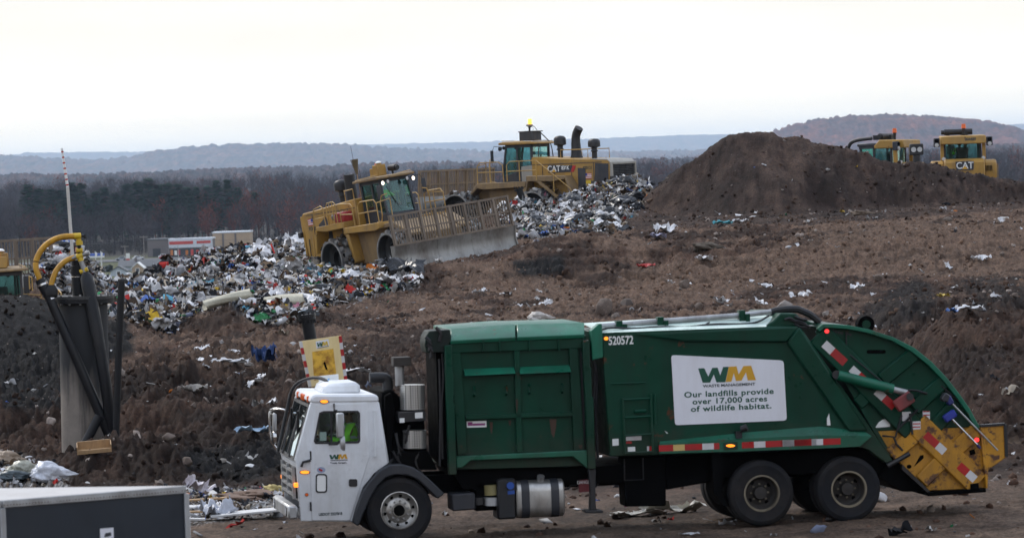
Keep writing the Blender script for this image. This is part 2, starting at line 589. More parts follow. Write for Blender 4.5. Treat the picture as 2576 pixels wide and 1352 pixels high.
# ------------------------------------------------------------------ ground heights (metres, camera at z = 0)
GZ = -5.955
ZY = np.array([0, 72, 78, 84, 92, 100, 110, 120, 130, 140, 150, 165, 180, 200, 225, 245, 400])
ZZ = np.array([GZ, GZ, GZ + .0, -5.93, -5.80, -5.55, -5.32, -5.10, -4.88, -4.62, -4.36, -3.98, -3.60, -3.10, -2.85, -2.80, -2.8])
YCX = np.array([-60, -20, -17.5, -15, -12.5, -9.9, -7, -3, 5, 60])
YCY = np.array([128, 132, 140, 160, 171, 182, 192, 216, 243, 250])
MX = np.array([2.0, 3.8, 4.7, 5.55, 6.45, 7.35, 8.65, 9.45, 10.3, 10.8, 11.5, 11.8, 12.3, 12.95, 13.8, 15.2, 16.5, 17.2, 18.0, 20.0, 21.4, 23, 27, 34, 60])
MZ = np.array([-5, -4.0, -3.35, -2.5, -1.4, -.72, .02, .62, .92, 1.05, .98, 1.0, .72, .90, .5, .16, -.40, -.66, -.62, -.92, -1.35, -1.72, -2.2, -2.6, -2.8])
HX = np.array([-16, -9, -5, -4, -2, 0, .5, 1.85, 2.95, 4.0, 4.9, 5.8, 6.6, 7.6, 10])
HZ = np.array([-30, -14, -5, -3.4, -2.75, -1.95, -1.8, -2.05, -1.65, -1.35, -1.08, -.95, -1.3, -2.1, -4.5])

RUTS = [(-1.07, 1.0), (1.07, .9), (-2.9, .7), (-3.5, .6), (-5.1, .8), (-6.6, .6), (2.9, .5), (-8.2, .7)]

def base_z(y):
    s = 0
    for k in (-4, -2, 0, 2, 4):
        s = s + np.interp(y + k, ZY, ZZ)
    s = s / 5
    return np.where(y < 77, GZ, s)

def rough_amp(x, y):
    a = 0.03 + 0.115 * sstep((y - 77) / 8) + 0.06 * sstep((y - 90) / 30)
    m = np.exp(-((x - 11) / 8) ** 2 - ((y - 186) / 8) ** 2)
    m2 = np.exp(-((x + 15) / 4) ** 2 - ((y - 121) / 6) ** 2)
    lf = sstep((y - 78) / 4) * (1 - sstep((y - 116) / 10)) * (.35 + .25 * sstep((-x) / 4))
    return a * (1 - 0.55 * m) * (1 - 0.8 * m2) * (1 + lf)

def height(x, y):
    x = np.asarray(x, dtype=np.float64)
    y = np.asarray(y, dtype=np.float64)
    z = base_z(y)
    # drop-off behind the crest of the landfill
    yc = np.interp(x, YCX, YCY) + 2.5 * vn(x * 0.25, y * 0 + 3.3, 5)
    t = np.maximum(0, y - yc)
    z = z - 27.2 * (1 - np.exp(-t / 110))
    # hard-standing rises towards the tilted machine
    z = z + np.clip((x + 5.6) * .155, 0, 1.0) * sstep((y - 150) / 9) * (1 - sstep((y - 186) / 16))
    # shoulder of rubbish on the left crest
    z = z + 0.50 * np.exp(-((x + 12) / 4) ** 2 - ((y - 174) / 11) ** 2)
    z = z + 0.2 * np.exp(-((x + 8.5) / 3) ** 2 - ((y - 184) / 9) ** 2)
    # rubbish pushed up ahead of the far-left blade
    r = np.sqrt(((x + 16.7) / np.where(x < -16.7, .45, 1.0)) ** 2 + ((y - 155.5) / 2.2) ** 2)
    z = smax(z, -2.55 - 0.95 * np.maximum(0, r - 0.5) ** 1.15, 0.15)
    # black soil heap, far left
    z = z + 1.80 * np.exp(-((x + 15.6) / 3.1) ** 4 - ((y - 123) / 6.2) ** 2)
    z = z + 0.5 * np.exp(-((x + 12) / 1.6) ** 2 - ((y - 127) / 4) ** 2)
    # small cones of brown soil
    r = np.sqrt(((x + 8.65) / 2.0) ** 2 + ((y - 132) / 4.0) ** 2)
    z = z + 1.05 * np.maximum(0, 1 - r) ** 1.1
    z = z + 0.5 * np.exp(-((x + 8.1) / 1.2) ** 2 - ((y - 140) / 2.5) ** 2)
    z = z + 0.3 * np.exp(-((x + 6) / 2.5) ** 2 - ((y - 126) / 4) ** 2)
    # soil pushed up in front of the tilted machine's blade
    for (bx, by, bh, brx, bry) in ((-4.4, 154, .30, 1.6, 3), (-2.6, 153.5, .55, 1.3, 2.4), (-0.9, 154, .30, 1.2, 2.5), (0.9, 156, .35, 1.5, 3), (2.6, 160, .4, 1.6, 3), (-5.6, 150, .2, 2, 3)):
        z = z + bh * np.exp(-((x - bx) / brx) ** 2 - ((y - by) / bry) ** 2)
    # heap of rubbish in front of the far machine
    hc = np.interp(x, HX, HZ) + 0.18 * fbm(x * 0.8, y * 0.4, 3, 21)
    hz = hc - 0.078 * np.maximum(0, 203 - y) - 0.5 * np.maximum(0, y - 204.5)
    z = smax(z, hz, 0.2)
    # big soil heap
    mc = np.interp(x, MX, MZ) + 0.16 * fbm(x * 1.3, y * 0.3, 4, 31) + 0.10 * np.abs(vn(x * 2.6, y * 1.2, 32)) * np.exp(-((y - 191) / 4) ** 2)
    foot = 0.52 + 0.10 * vn(x * 0.5, y * 0.2, 33)
    mz = mc - foot * np.maximum(0, 191 - y) - 0.75 * np.maximum(0, y - 194)
    mz = mz + 0.16 * fbm(x * 0.55 + 0.12 * y, y * 0.35, 4, 34)
    mz = np.where(x > 14.5, mz + 0.22 * np.sin((y - 184 + 0.5 * (x - 15)) * 1.1) * np.exp(-((y - 184) / 5) ** 2), mz)
    z = smax(z, mz, 0.35)
    # right-hand heaps and bank behind the lorry's tail
    for (bx, by, bh, brx, bry) in ((11.2, 118, 1.15, 1.3, 2.6), (10.2, 115.5, .55, 1.4, 2.2), (13.9, 119, 1.1, 1.6, 3), (5.4, 110, .35, 1.3, 2.5), (3.2, 113, .3, 1.2, 3)):
        z = z + bh * (0.75 + 0.25 * fbm(x * 2.2, y * 1.5, 3, 41)) * np.exp(-((x - bx) / brx) ** 2 - ((y - by) / bry) ** 2)
    edge = 84 + 1.5 * vn(x * 0.6, y * 0, 44)
    z = z + sstep((x - 8.2) / 2.0) * (1.15 * sstep((y - edge) / 7) * (1 - sstep((y - 99) / 14)))
    z = z + sstep((x - 9.0) / 1.6) * 0.5 * sstep((y - 96 - vn(x * 0.9, y * 0, 45)) / 1.4) * (1 - sstep((y - 101) / 10))
    # ragged terrace edges on the left behind the cab
    e1 = 95.5 + 1.6 * vn(x * 0.45, y * 0, 47) + 0.5 * vn(x * 1.7, y * 0, 48)
    e2 = 106 + 1.8 * vn(x * 0.4, y * 0, 49) + 0.5 * vn(x * 1.9, y * 0, 50)
    lm = sstep((-x - 1.0) / 3)
    z = z + lm * (0.42 * sstep((y - e1) / 1.3) - 0.42 * sstep((y - 99) / 9) + 0.30 * sstep((y - e2) / 1.2) - 0.30 * sstep((y - 109) / 9))
    # soil banked round the gas well
    z = z + 0.55 * np.exp(-((x + 8.2) / 1.7) ** 2 - ((y - 86) / 2.0) ** 2) + .35 * np.exp(-((x + 7.2) / 1.0) ** 2 - ((y - 85) / 1.3) ** 2)
    # roughness
    a = rough_amp(x, y) * np.where(y > 330, 0, 1)
    sm = 1 - .7 * sstep((y - 100) / 8) * sstep((x + 7) / 4)
    n = sm * (1.3 * fbm(x * 0.62, y * 0.36, 3, 61) + 0.75 * np.abs(fbm(x * 2.1, y * 1.1, 3, 64))) + (.18 + .27 * sm) * vn(x * 5.3, y * 3.0, 67) + 0.30 * vn(x * 11, y * 6.5, 68) + 0.14 * vn(x * 21, y * 12, 69)
    cl = np.maximum(0, vn(x * 3.4, y * 2.1, 71) - 0.35) + 0.6 * np.maximum(0, vn(x * 7.5, y * 4.5, 72) - 0.4)
    z = z + a * (n + (.5 + .6 * sm) * cl)
    # cleat tracks running along the slope
    tr = sstep((y - 104) / 6) * (1 - sstep((y - 168) / 8)) * sstep((x + 6) / 4)
    ph = (y - 0.35 * x) * 2.4 + 1.2 * vn(x * 0.3, y * 0.2, 75)
    z = z + tr * 0.055 * np.sin(ph * 2.2) * np.maximum(0, vn(x * 0.22, y * 0.16, 76) + 0.35)
    z = z + tr * 0.06 * fbm(x * 0.16 + 0.05 * y, y * 1.5 - .3 * x, 3, 78)
    # wheel ruts on the road under the lorry
    rd = 1 - sstep((y - 74) / 4)
    z = z + rd * 0.03 * vn(x * 0.35, y * 1.7, 81)
    lx = (x + 1.78) * math.cos(R(9)) + (y - 69.2) * math.sin(R(9))
    ly = -(x + 1.78) * math.sin(R(9)) + (y - 69.2) * math.cos(R(9))
    rut = 0
    for c_, d_ in RUTS:
        rut = rut + d_ * np.exp(-((ly - c_ - .12 * np.sin(lx * .23 + c_)) / .16) ** 4) * (1 - .30 * (np.sin(lx * 16 + 5 * np.abs(ly - c_)) > .2))
    z = z - (1 - sstep((y - 76) / 3)) * .045 * rut * (.75 + .5 * vn(lx * .3, ly, 83))
    cw = np.exp(-((x - (.2 * (y - 118) - 2.2)) / .75) ** 6) + np.exp(-((x - (.2 * (y - 118) + .6)) / .75) ** 6) + np.exp(-((x - (-.12 * (y - 118) + 6.4)) / .8) ** 6)
    z = z - tr * .12 * cw * (np.sin(y * 3.3 + .4 * x) > -.1) * (vn(x * .5, y * .2, 84) > -.45)
    # valley floor far out, climbing gently into the wood
    far = sstep((y - 400) / 700)
    vz = -30 + np.interp(y, [1700, 2000, 2600, 3200, 4200, 12000], [0, 3.5, 11, 17, 14, 0])
    z = z * (1 - far) + vz * far
    return z

def hit(u, v, y0=45.0, y1=330.0):
    d = ray(u, v)
    ys = np.arange(y0, y1, 0.1)
    xs, zs = d.x / d.y * ys, d.z / d.y * ys
    h = height(xs, ys)
    k = np.argmax(zs <= h)
    return Vector((xs[k], ys[k], h[k]))

def inpoly(a, b, poly):
    r = np.zeros(np.shape(a), dtype=bool)
    n = len(poly)
    for i in range(n):
        x0, y0 = poly[i]
        x1, y1 = poly[(i + 1) % n]
        if y0 == y1:
            continue
        c = (y0 > b) != (y1 > b)
        r ^= c & (a < (x1 - x0) * (b - y0) / (y1 - y0) + x0)
    return r

# patches on the ground: where rubbish lies, where the soil is black, where it is dry
TRASH_A = [(236, 700), (300, 694), (420, 655), (560, 625), (700, 600), (775, 585), (812, 640), (840, 690), (960, 672), (1062, 690), (1052, 726), (960, 738), (845, 762), (765, 796), (690, 820), (628, 802), (570, 758), (525, 772), (462, 808), (424, 838), (372, 806), (262, 792)]
TRASH_B = [(1270, 480), (1330, 470), (1480, 468), (1570, 440), (1650, 458), (1622, 492), (1535, 594), (1440, 606), (1330, 596), (1270, 560)]
TRASH_C = [(96, 630), (180, 610), (250, 680), (262, 760), (190, 745), (96, 720)]
TRASH_D = [(-40, 1120), (60, 1150), (165, 1200), (170, 1235), (-40, 1240)]
TRASH_E = [(470, 1240), (560, 1228), (700, 1232), (705, 1300), (600, 1308), (470, 1320)]
BLACK_A = [(-300, 720), (110, 726), (150, 790), (330, 800), (330, 880), (150, 960), (-300, 960)]
BLACK_B = [(455, 1135), (560, 1115), (705, 1095), (720, 1180), (600, 1215), (480, 1180)]
BLACK_C = [(1290, 655), (1420, 640), (1420, 690), (1290, 690)]
BLACK_D = [(2150, 790), (2290, 695), (2350, 730), (2360, 790), (2260, 820), (2150, 830)]
BLACK_E = [(2420, 700), (2560, 690), (2620, 780), (2450, 780)]
BLACK_F = [(0, 930), (150, 960), (160, 1020), (0, 1030)]
DRY_A = [(1250, 700), (1900, 640), (2050, 560), (2700, 540), (2700, 700), (2100, 690), (1700, 760), (1300, 800)]
MOUND = [(1470, 615), (1540, 540), (1830, 330), (2060, 320), (2620, 440), (2620, 520), (2120, 560)]

# ------------------------------------------------------------------ ground sheet
th = np.concatenate((np.linspace(-.30, -.142, 50, endpoint=False), np.linspace(-.142, .142, 980), np.linspace(.142, .30, 51)[1:]))
ys = [8.0]
while ys[-1] < 262:
    y_ = ys[-1]
    if y_ < 58: st_ = 1.2
    elif y_ < 100: st_ = 0.115
    elif y_ < 215: st_ = 0.20
    else: st_ = 0.45
    ys.append(y_ + st_)
while ys[-1] < 8800:
    ys.append(ys[-1] * 1.05 + 2)
ys = np.array(ys)
GX = (ys[:, None] + 14) * np.tan(th)[None, :]
GY = np.repeat(ys[:, None], len(th), 1)
GH = height(GX, GY)
nr_, nc_ = GX.shape
PU, PV = proj(GX, GY, GH)
jx = 9 * fbm(GX * 1.1, GY * 0.6, 4, 91)
jy = 7 * fbm(GX * 1.1, GY * 0.6, 4, 95)
near_ = GY < 262
def patch(poly, k=1.0):
    """soft-edged ragged patch"""
    m = 0
    for i, (a, b) in enumerate(((0, 0), (.5, -.4), (-.5, .4), (.3, .6), (-.3, -.6))):
        m = m + inpoly(PU + k * (2.6 * jx + 14 * a), PV + k * (2.0 * jy + 9 * b), poly)
    return m / 5 * near_
trash = patch(TRASH_A) * (GY > 112) + patch(TRASH_B) * (GY > 165) + patch(TRASH_C) * (GY > 130) + patch(TRASH_D) * (GY < 95) + patch(TRASH_E, .6) * (GY < 95)
blk = patch(BLACK_A) * (GY > 100) * (GY < 135) + patch(BLACK_B) + patch(BLACK_C) + .8 * patch(BLACK_D) + .6 * patch(BLACK_E) + patch(BLACK_F)
trash, blk = np.clip(trash, 0, 1), np.clip(blk, 0, 1)
brown = np.array([.088, .051, .036])
dark = np.array([.033, .0190, .0135])
dry = np.array([.132, .086, .061])
def soil_tone(x, y, dryz):
    n1 = fbm(x * 0.33, y * 0.17, 4, 101)[..., None]
    n2 = fbm(x * 1.5, y * 0.8, 4, 105)[..., None]
    stk = fbm(x * 0.14, y * 0.9 - 0.25 * x, 4, 131)[..., None]
    w = np.clip(0.40 + 1.5 * n1 + 1.0 * n2 + 1.1 * stk * (y > 95)[..., None], 0, 1)
    c = dark * (1 - w) + brown * w
    wd = sstep((n1[..., 0] + n2[..., 0] * 0.7 + 0.12 + 0.45 * dryz) * 2.2)[..., None] * (0.75 * sstep((y - 100) / 15))[..., None]
    return c * (1 - wd) + dry * wd, n1, n2
C, n1, n2 = soil_tone(GX, GY, inpoly(PU, PV, DRY_A) * near_)
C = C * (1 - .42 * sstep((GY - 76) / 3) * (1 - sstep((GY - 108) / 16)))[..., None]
rd_ = ((1 - sstep((GY - 73) / 7)) * (0.75 + 0.25 * n2[..., 0]))[..., None]
C = C * (1 - rd_) + (np.array([.120, .084, .061]) * (1 + 0.5 * n1)) * rd_
LX = (GX + 1.78) * math.cos(R(9)) + (GY - 69.2) * math.sin(R(9))
LY = -(GX + 1.78) * math.sin(R(9)) + (GY - 69.2) * math.cos(R(9))
rt_ = 0
for c_, d_ in RUTS:
    rt_ = rt_ + d_ * np.exp(-((LY - c_ - .12 * np.sin(LX * .23 + c_)) / .2) ** 4)
C = C * (1 - .45 * np.clip(rt_, 0, 1) * (1 - sstep((GY - 76) / 3)) * np.clip(.6 + n1[..., 0], 0, 1))[..., None]
md = (inpoly(PU + 0.4 * jx, PV + 0.4 * jy, MOUND) & (GY > 172) & near_)[..., None]
C = np.where(md, C * 0.2 + np.array([.028, .0180, .0148]) * np.clip(0.9 + 0.7 * n2 + .5 * n1, .45, 1.6), C)
C = C * (1 - blk[..., None]) + blk[..., None] * np.array([.0085, .0080, .0085]) * (1 + 0.4 * n2)
_mat = np.array([(.42, .41, .41), (.25, .24, .23), (.20, .155, .11), (.10, .07, .05), (.03, .03, .034), (.34, .33, .31), (.06, .055, .06)])
C = C * (1 - .85 * trash[..., None]) + .85 * trash[..., None] * _mat[RNG.integers(0, 7, GX.shape)] * .8
farm = (GY > 420)[..., None]
fn = fbm(GX * 0.004, GY * 0.004, 3, 111)[..., None]
C = np.where(farm, np.array([.075, .080, .034]) * (1 + 0.4 * fn), C)
C = np.where((GY > 1680)[..., None], np.array([.040, .032, .028]) * (1 + 0.3 * fn), C)
C = np.clip(C, 0.003, 1)

def soil_mat():
    t = NT("soil")
    a = t.n.new("ShaderNodeVertexColor")
    a.layer_name = "col"
    st = (1, 0.55, 1)
    f1 = t.rng(t.noise(2.6, 8, 0.68, stretch=st), 0.3, 0.72, 0.55, 1.55)
    f2 = t.rng(t.noise(15, 7, 0.75, stretch=st), 0.33, 0.68, 0.45, 1.6)
    sc = t.n.new("ShaderNodeVectorMath")
    sc.operation = "SCALE"
    t.l.new(a.outputs[0], sc.inputs[0])
    t.l.new(t.math("MULTIPLY", f1, f2), sc.inputs["Scale"])
    # pale grit and pebbles
    vo = t.n.new("ShaderNodeTexVoronoi")
    vo.inputs["Scale"].default_value = 5.5
    t.l.new(t.tc.outputs["Object"], vo.inputs["Vector"])
    sp = t.rng(vo.outputs["Distance"], 0.16, 0.11)
    wn2 = t.n.new("ShaderNodeSeparateColor")
    t.l.new(vo.outputs["Color"], wn2.inputs[0])
    pick = t.rng(wn2.outputs[0], 0.80, 0.84)
    g = t.math("MULTIPLY", t.math("MULTIPLY", sp, pick), t.rng(t.noise(0.35, 3), 0.4, 0.62, 0.1, 0.85))
    col = t.mix(g, sc.outputs[0], (0.23, 0.19, 0.165))
    t.set(Base_Color=col, Roughness=0.92, Specular_IOR_Level=0.18)
    t.bump(t.math("ADD", t.noise(9, 9, 0.72), t.math("MULTIPLY", t.noise(30, 5, 0.7), 0.4)), 0.9, 0.09)
    return t.m

idx = np.arange(nr_ * nc_).reshape(nr_, nc_)
q = np.stack((idx[:-1, :-1], idx[:-1, 1:], idx[1:, 1:], idx[1:, :-1]), -1).reshape(-1, 4)
gv = np.stack((GX, GY, GH), -1).reshape(-1, 3)
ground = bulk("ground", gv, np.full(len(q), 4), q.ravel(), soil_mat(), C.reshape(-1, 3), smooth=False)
tag(ground, kind="structure")
# the land to either side of and behind the camera: unseen bank, invented to block low sky, then far valley floor
ax_ = np.concatenate((-np.geomspace(2700, 12, 26), np.linspace(-10, 10, 9), np.geomspace(12, 2700, 26)))
ay_ = np.concatenate((-np.geomspace(380, 2, 24), np.linspace(0, 150, 50), np.geomspace(156, 9400, 26)))
AX, AY = np.meshgrid(ax_, ay_)
AZ = -6.35 + 9.5 * sstep((4 - AY) / 42) + 4.2 * sstep((5 - AY) / 6) * np.exp(-(AX / 30) ** 2) * 0.9 + 0.5 * fbm(AX * .08, AY * .08, 3, 151) * sstep((2 - AY) / 8)
AZ = np.where(AY > 62, AZ - 39 * sstep((AY - 62) / 55), AZ)
AZ = np.minimum(AZ, np.where((np.abs(AX) < 6) & (AY > -3), -1.9, 99))
ii = np.arange(AX.size).reshape(AX.shape)
aq = np.stack((ii[:-1, :-1], ii[:-1, 1:], ii[1:, 1:], ii[1:, :-1]), -1).reshape(-1, 4)
ac = np.repeat((np.array([.075, .050, .038])[None] * np.ones((AX.size, 1))), 1, 0)
tag(bulk("ground_beyond", np.stack((AX, AY, AZ), -1).reshape(-1, 3), np.full(len(aq), 4), aq.ravel(), ground.data.materials[0], ac, smooth=True), kind="structure")
del gv, q, idx, PU, PV, jx, jy

# ------------------------------------------------------------------ hills beyond the valley
def hill(name, y0, depth, us, vs, cols, seed, amp, bscale, nx=1300, ny=90, base=-30, spread=1.0):
    nx = int(nx * 1.5)
    xs = np.linspace(-0.26 * y0, 0.26 * y0, nx)
    u_ = CX + xs / y0 * F
    zc = np.interp(u_, us, [(HOR - (a - CX) * math.tan(ROLL) - b) / F * y0 for a, b in zip(us, vs)])
    t = np.linspace(-1, 0.6, ny)
    base = base if y0 < 9000 else -45
    X = np.repeat(xs[None, :], ny, 0)
    Y = y0 + t[:, None] * depth + 0 * X
    prof = np.where(t < 0, 1 - sstep(-t), 1 - sstep(t / 1.2))[:, None]
    Z = base + (zc[None, :] - base) * prof
    Z = Z + 0.10 * (zc[None, :] - base) * fbm(X / (depth * 0.35), Y / (depth * 0.35), 3, seed) * np.where(prof > 0.98, 0.4, 1)
    tex = np.abs(vn(X / bscale, Y / bscale, seed + 5)) + 0.6 * vn(X / bscale * 2.3, Y / bscale * 2.3, seed + 6)
    Z = Z + amp * tex * sstep(prof * 4)
    w1 = np.clip(0.5 + 1.6 * fbm(X / 90, Y / 160, 4, seed + 7), 0, 1)[..., None]
    w2 = np.clip(0.2 + 2.2 * fbm(X / 45, Y / 70, 3, seed + 9), 0, 1)[..., None]
    c = np.array(cols[0]) * (1 - w1) + np.array(cols[1]) * w1
    c = c * (1 - 0.7 * w2) + np.array(cols[2]) * 0.7 * w2
    c = c * (1 + 0.45 * vn(X / bscale * 1.3, Y / bscale * 1.3, seed + 11) + 0.35 * vn(X / bscale * 3, Y / bscale * 2, seed + 12))[..., None]
    ix = np.arange(nx * ny).reshape(ny, nx)
    qq = np.stack((ix[:-1, :-1], ix[:-1, 1:], ix[1:, 1:], ix[1:, :-1]), -1).reshape(-1, 4)
    o = bulk(name, np.stack((X, Y, Z), -1).reshape(-1, 3), np.full(len(qq), 4), qq.ravel(), m_far, np.clip(c, .004, 1).reshape(-1, 3))
    return tag(o, kind="structure")

m_far = attr_mat("distant_woodland", 0.95, 0.2, 0.05, 0.05)
HC = ((.075, .055, .055), (.120, .062, .048), (.028, .032, .032))
HR = ((.085, .052, .048), (.150, .062, .045), (.050, .042, .045))
HM = ((.052, .040, .042), (.085, .050, .042), (.026, .028, .028))
hill("far_ridge", 36000, 6000, [-400, 0, 100, 250, 420, 600, 800, 1000, 1130, 1250, 1500, 1750, 1960, 2300, 2500, 2576, 2900], [392, 400, 388, 386, 384, 380, 368, 364, 361, 357, 350, 341, 336, 330, 318, 312, 310], HC, 201, 11, 100, nx=1100, ny=60)
hill("wooded_hill", 21000, 3600, [-400, -100, 0, 120, 250, 350, 420, 520, 640, 760, 860, 940, 1040, 1150, 1260, 1400, 1700, 2000, 2576, 3000], [398, 392, 395, 402, 409, 402, 384, 371, 366, 364, 366, 374, 380, 383, 388, 392, 386, 380, 370, 360], HC, 221, 17, 40)
hill("red_wooded_hill", 12000, 2000, [-400, 1500, 1750, 1880, 1960, 2010, 2080, 2150, 2230, 2330, 2420, 2500, 2560, 2700, 3000], [470, 430, 404, 372, 336, 318, 304, 296, 293, 297, 304, 316, 334, 340, 338], HR, 241, 9, 19)

hill("middle_woods", 8200, 1500, [-400, 0, 200, 420, 600, 800, 950, 1100, 1280, 1500, 1700, 1900, 2200, 2576, 3000], [452, 446, 448, 440, 432, 428, 420, 417, 420, 412, 408, 402, 392, 372, 366], HM, 261, 9.0, 14, nx=1500)
# ------------------------------------------------------------------ woods in the valley
def tri_tree(kind, rng):
    """leafless tree: trunk, limbs and a haze of fine twigs, as thin triangles"""
    V, Fc = [], []
    def sliver(a, b, wd):
        a, b = np.array(a), np.array(b)
        d = b - a
        s_ = np.cross(d, rng.normal(size=3))
        s_ = s_ / (np.linalg.norm(s_) + 1e-6) * wd
        o = len(V)
        V.extend([a - s_, a + s_, b + s_ * 0.35, b - s_ * 0.35])
        Fc.append((o, o + 1, o + 2, o + 3))
    H = 1.0
    top = np.array([rng.normal() * .03, rng.normal() * .03, .62])
    for _ in range(2):
        sliver((0, 0, -.05), top, .016)
    for i in range(9):
        z = rng.uniform(.22, .6)
        a = rng.uniform(0, 6.28)
        p = top * (z / .62)
        L = rng.uniform(.25, .42) * (1.05 - .4 * z)
        e = p + np.array([math.cos(a) * L * .72, math.sin(a) * L * .72, L * rng.uniform(.6, 1.0)])
        sliver(p, e, .007)
        for j in range(9):
            q_ = p + (e - p) * rng.uniform(.35, 1)
            d = rng.normal(size=3) * .09 + np.array([0, 0, .09])
            sliver(q_, q_ + d, .0045)
    for i in range(26 if kind == 0 else 60):
        a, rr = rng.uniform(0, 6.28), math.sqrt(rng.uniform(0, 1)) * .26
        z = rng.uniform(.42, .98)
        rr *= 1.15 - abs(z - .62) * 1.5
        p = np.array([math.cos(a) * rr, math.sin(a) * rr, z])
        sliver(p, p + rng.normal(size=3) * .05 + np.array([0, 0, .05]), .0045 if kind == 0 else .013)
    return np.array(V), np.array(Fc)

def merge(protos, pick, pos, scl, yaw, cols, jit=None):
    VV, LL, CC, n0, off = [], [], [], [], 0
    for k, (pv, pf) in enumerate(protos):
        sel = np.where(pick == k)[0]
        if not len(sel):
            continue
        c, s_ = np.cos(yaw[sel]), np.sin(yaw[sel])
        P = pv[None] * scl[sel][:, None, :]
        x = P[..., 0] * c[:, None] - P[..., 1] * s_[:, None]
        y = P[..., 0] * s_[:, None] + P[..., 1] * c[:, None]
        P = np.stack((x, y, P[..., 2]), -1) + pos[sel][:, None, :]
        m = len(pv)
        LL.append((pf[None] + (off + np.arange(len(sel)) * m)[:, None, None]).reshape(-1, pf.shape[1]))
        VV.append(P.reshape(-1, 3))
        CC.append(np.repeat(cols[sel], m, 0))
        off += m * len(sel)
    return np.concatenate(VV), np.concatenate(LL), np.concatenate(CC)

protos = [tri_tree(0, RNG) for _ in range(6)] + [tri_tree(1, RNG) for _ in range(3)]
NT_ = 5400
ty = 1720 + 1500 * RNG.random(NT_) ** 1.5
tx = (RNG.random(NT_) * 2 - 1) * 0.20 * ty
# keep clear of the pine belt and the shops
px_, pv_ = proj(tx, ty, height(tx, ty))
keep = ~((ty < 1800) & (px_ > 380) & (px_ < 680))
tx, ty = tx[keep], ty[keep]
NT_ = len(tx)
rust_zone = np.exp(-((px_[keep] - 590) / 120) ** 2 - ((ty - 1950) / 160) ** 2) + 0.5 * np.exp(-((px_[keep] - 880) / 150) ** 2 - ((ty - 1900) / 150) ** 2)
kind_r = RNG.random(NT_) < 0.05 + 0.5 * rust_zone
pk = np.where(kind_r, RNG.integers(6, 9, NT_), RNG.integers(0, 6, NT_))
hgt = RNG.uniform(12, 20, NT_)
wid = hgt * RNG.uniform(.85, 1.2, NT_)
tc_ = np.where(kind_r[:, None], np.array([.130, .045, .032]), np.array([.058, .047, .050])) * RNG.uniform(.65, 1.3, NT_)[:, None]
n_u = 1500                                     # scrub along the foot of the wood
uy = 1690 + 90 * RNG.random(n_u); ux = (RNG.random(n_u) * 2 - 1) * .20 * uy
up_, _q = proj(ux, uy, height(ux, uy))
k_u = ~((uy < 1720) & (up_ > 380) & (up_ < 680)); ux, uy = ux[k_u], uy[k_u]; n_u = len(ux)
tx, ty, NT_ = np.concatenate((tx, ux)), np.concatenate((ty, uy)), NT_ + n_u
pk = np.concatenate((pk, RNG.integers(6, 9, n_u)))
uh = RNG.uniform(2.5, 6.5, n_u)
hgt, wid = np.concatenate((hgt, uh)), np.concatenate((wid, uh * 1.9))
tc_ = np.concatenate((tc_, np.array([.055, .046, .042]) * RNG.uniform(.6, 1.3, n_u)[:, None]))
v_, l_, c_ = merge(protos, pk, np.stack((tx, ty, height(tx, ty) - .3), -1), np.stack((wid, wid, hgt), -1), RNG.uniform(0, 6.28, NT_), tc_)
m_twig = attr_mat("bare_twigs", 0.95, 0.15, 0.3, 0.05)
tag(bulk("bare_woodland", v_, np.full(len(l_), 4), l_.ravel(), m_twig, c_), kind="stuff", label="leafless grey and rust brown wood filling the valley side", cat="woodland")

def pine_mesh(seed):
    rng = np.random.default_rng(seed)
    V, Fc, K = [], [], []
    for i in range(760):
        z = .12 + .88 * rng.random() ** 0.85
        rmax = .235 * (1 - z) ** 0.75 + .012
        a, rr = rng.uniform(0, 6.28), rmax * math.sqrt(rng.uniform(.12, 1)) * (0.8 + 0.4 * math.sin(a_ := z * 40 + seed) ** 2)
        p = np.array([math.cos(a) * rr, math.sin(a) * rr, z])
        out = np.array([math.cos(a), math.sin(a), -.35])
        sd = np.array([-math.sin(a), math.cos(a), 0]) * rng.uniform(.022, .05)
        ln = out * rng.uniform(.045, .10)
        up = np.array([0, 0, rng.uniform(.005, .03)])
        o = len(V)
        V.extend([p - sd - up, p + sd - up, p + sd * .4 + ln + up * .2, p - sd * .4 + ln + up * .2])
        Fc.append((o, o + 1, o + 2, o + 3))
        K.append(rng.uniform(.55, 1.35))
    return V, Fc
m_pine = paint("pine_needles", (.012, .040, .021), 0.9, var=0.45, scale=0.35, spec=0.1)
m_bark = paint("bark", (.05, .04, .035), 0.9, var=0.2)
pine_protos = []
for i in range(4):
    V, Fc = pine_mesh(50 + i)
    h_ = 1.0
    me = bpy.data.meshes.new("crown")
    me.from_pydata([tuple(q * 20) for q in V], [], Fc)
    me.materials.append(m_pine)
    b = MB()
    b.cyl((0, 0, -1), (0, 0, 17), .28, .05, 7)
    tk = b.build("trunk", m_bark)
    pine_protos.append((me, tk.data))
    bpy.data.objects.remove(tk)
PW = ["tall dark pine at the left end of the pine belt", "dark pine in the left half of the pine belt behind the striped pole", "dark pine in the middle of the pine belt above the shops", "dark spire topped pine near the right end of the pine belt"]
PN = [(70, 472, 1900), (98, 462, 1900), (128, 470, 1915), (150, 466, 1890), (180, 462, 1905), (205, 470, 1915), (238, 468, 1880), (262, 472, 1910), (290, 470, 1890), (318, 472, 1915), (345, 466, 1880), (372, 458, 1900), (398, 463, 1890), (420, 453, 1905), (446, 455, 1885), (470, 456, 1900), (492, 454, 1890), (520, 462, 1900), (545, 462, 1890), (572, 459, 1900), (596, 458, 1890), (640, 472, 1930), (112, 500, 1860), (165, 505, 1855), (222, 505, 1850), (300, 505, 1850), (360, 500, 1850), (430, 498, 1850), (480, 500, 1850)]
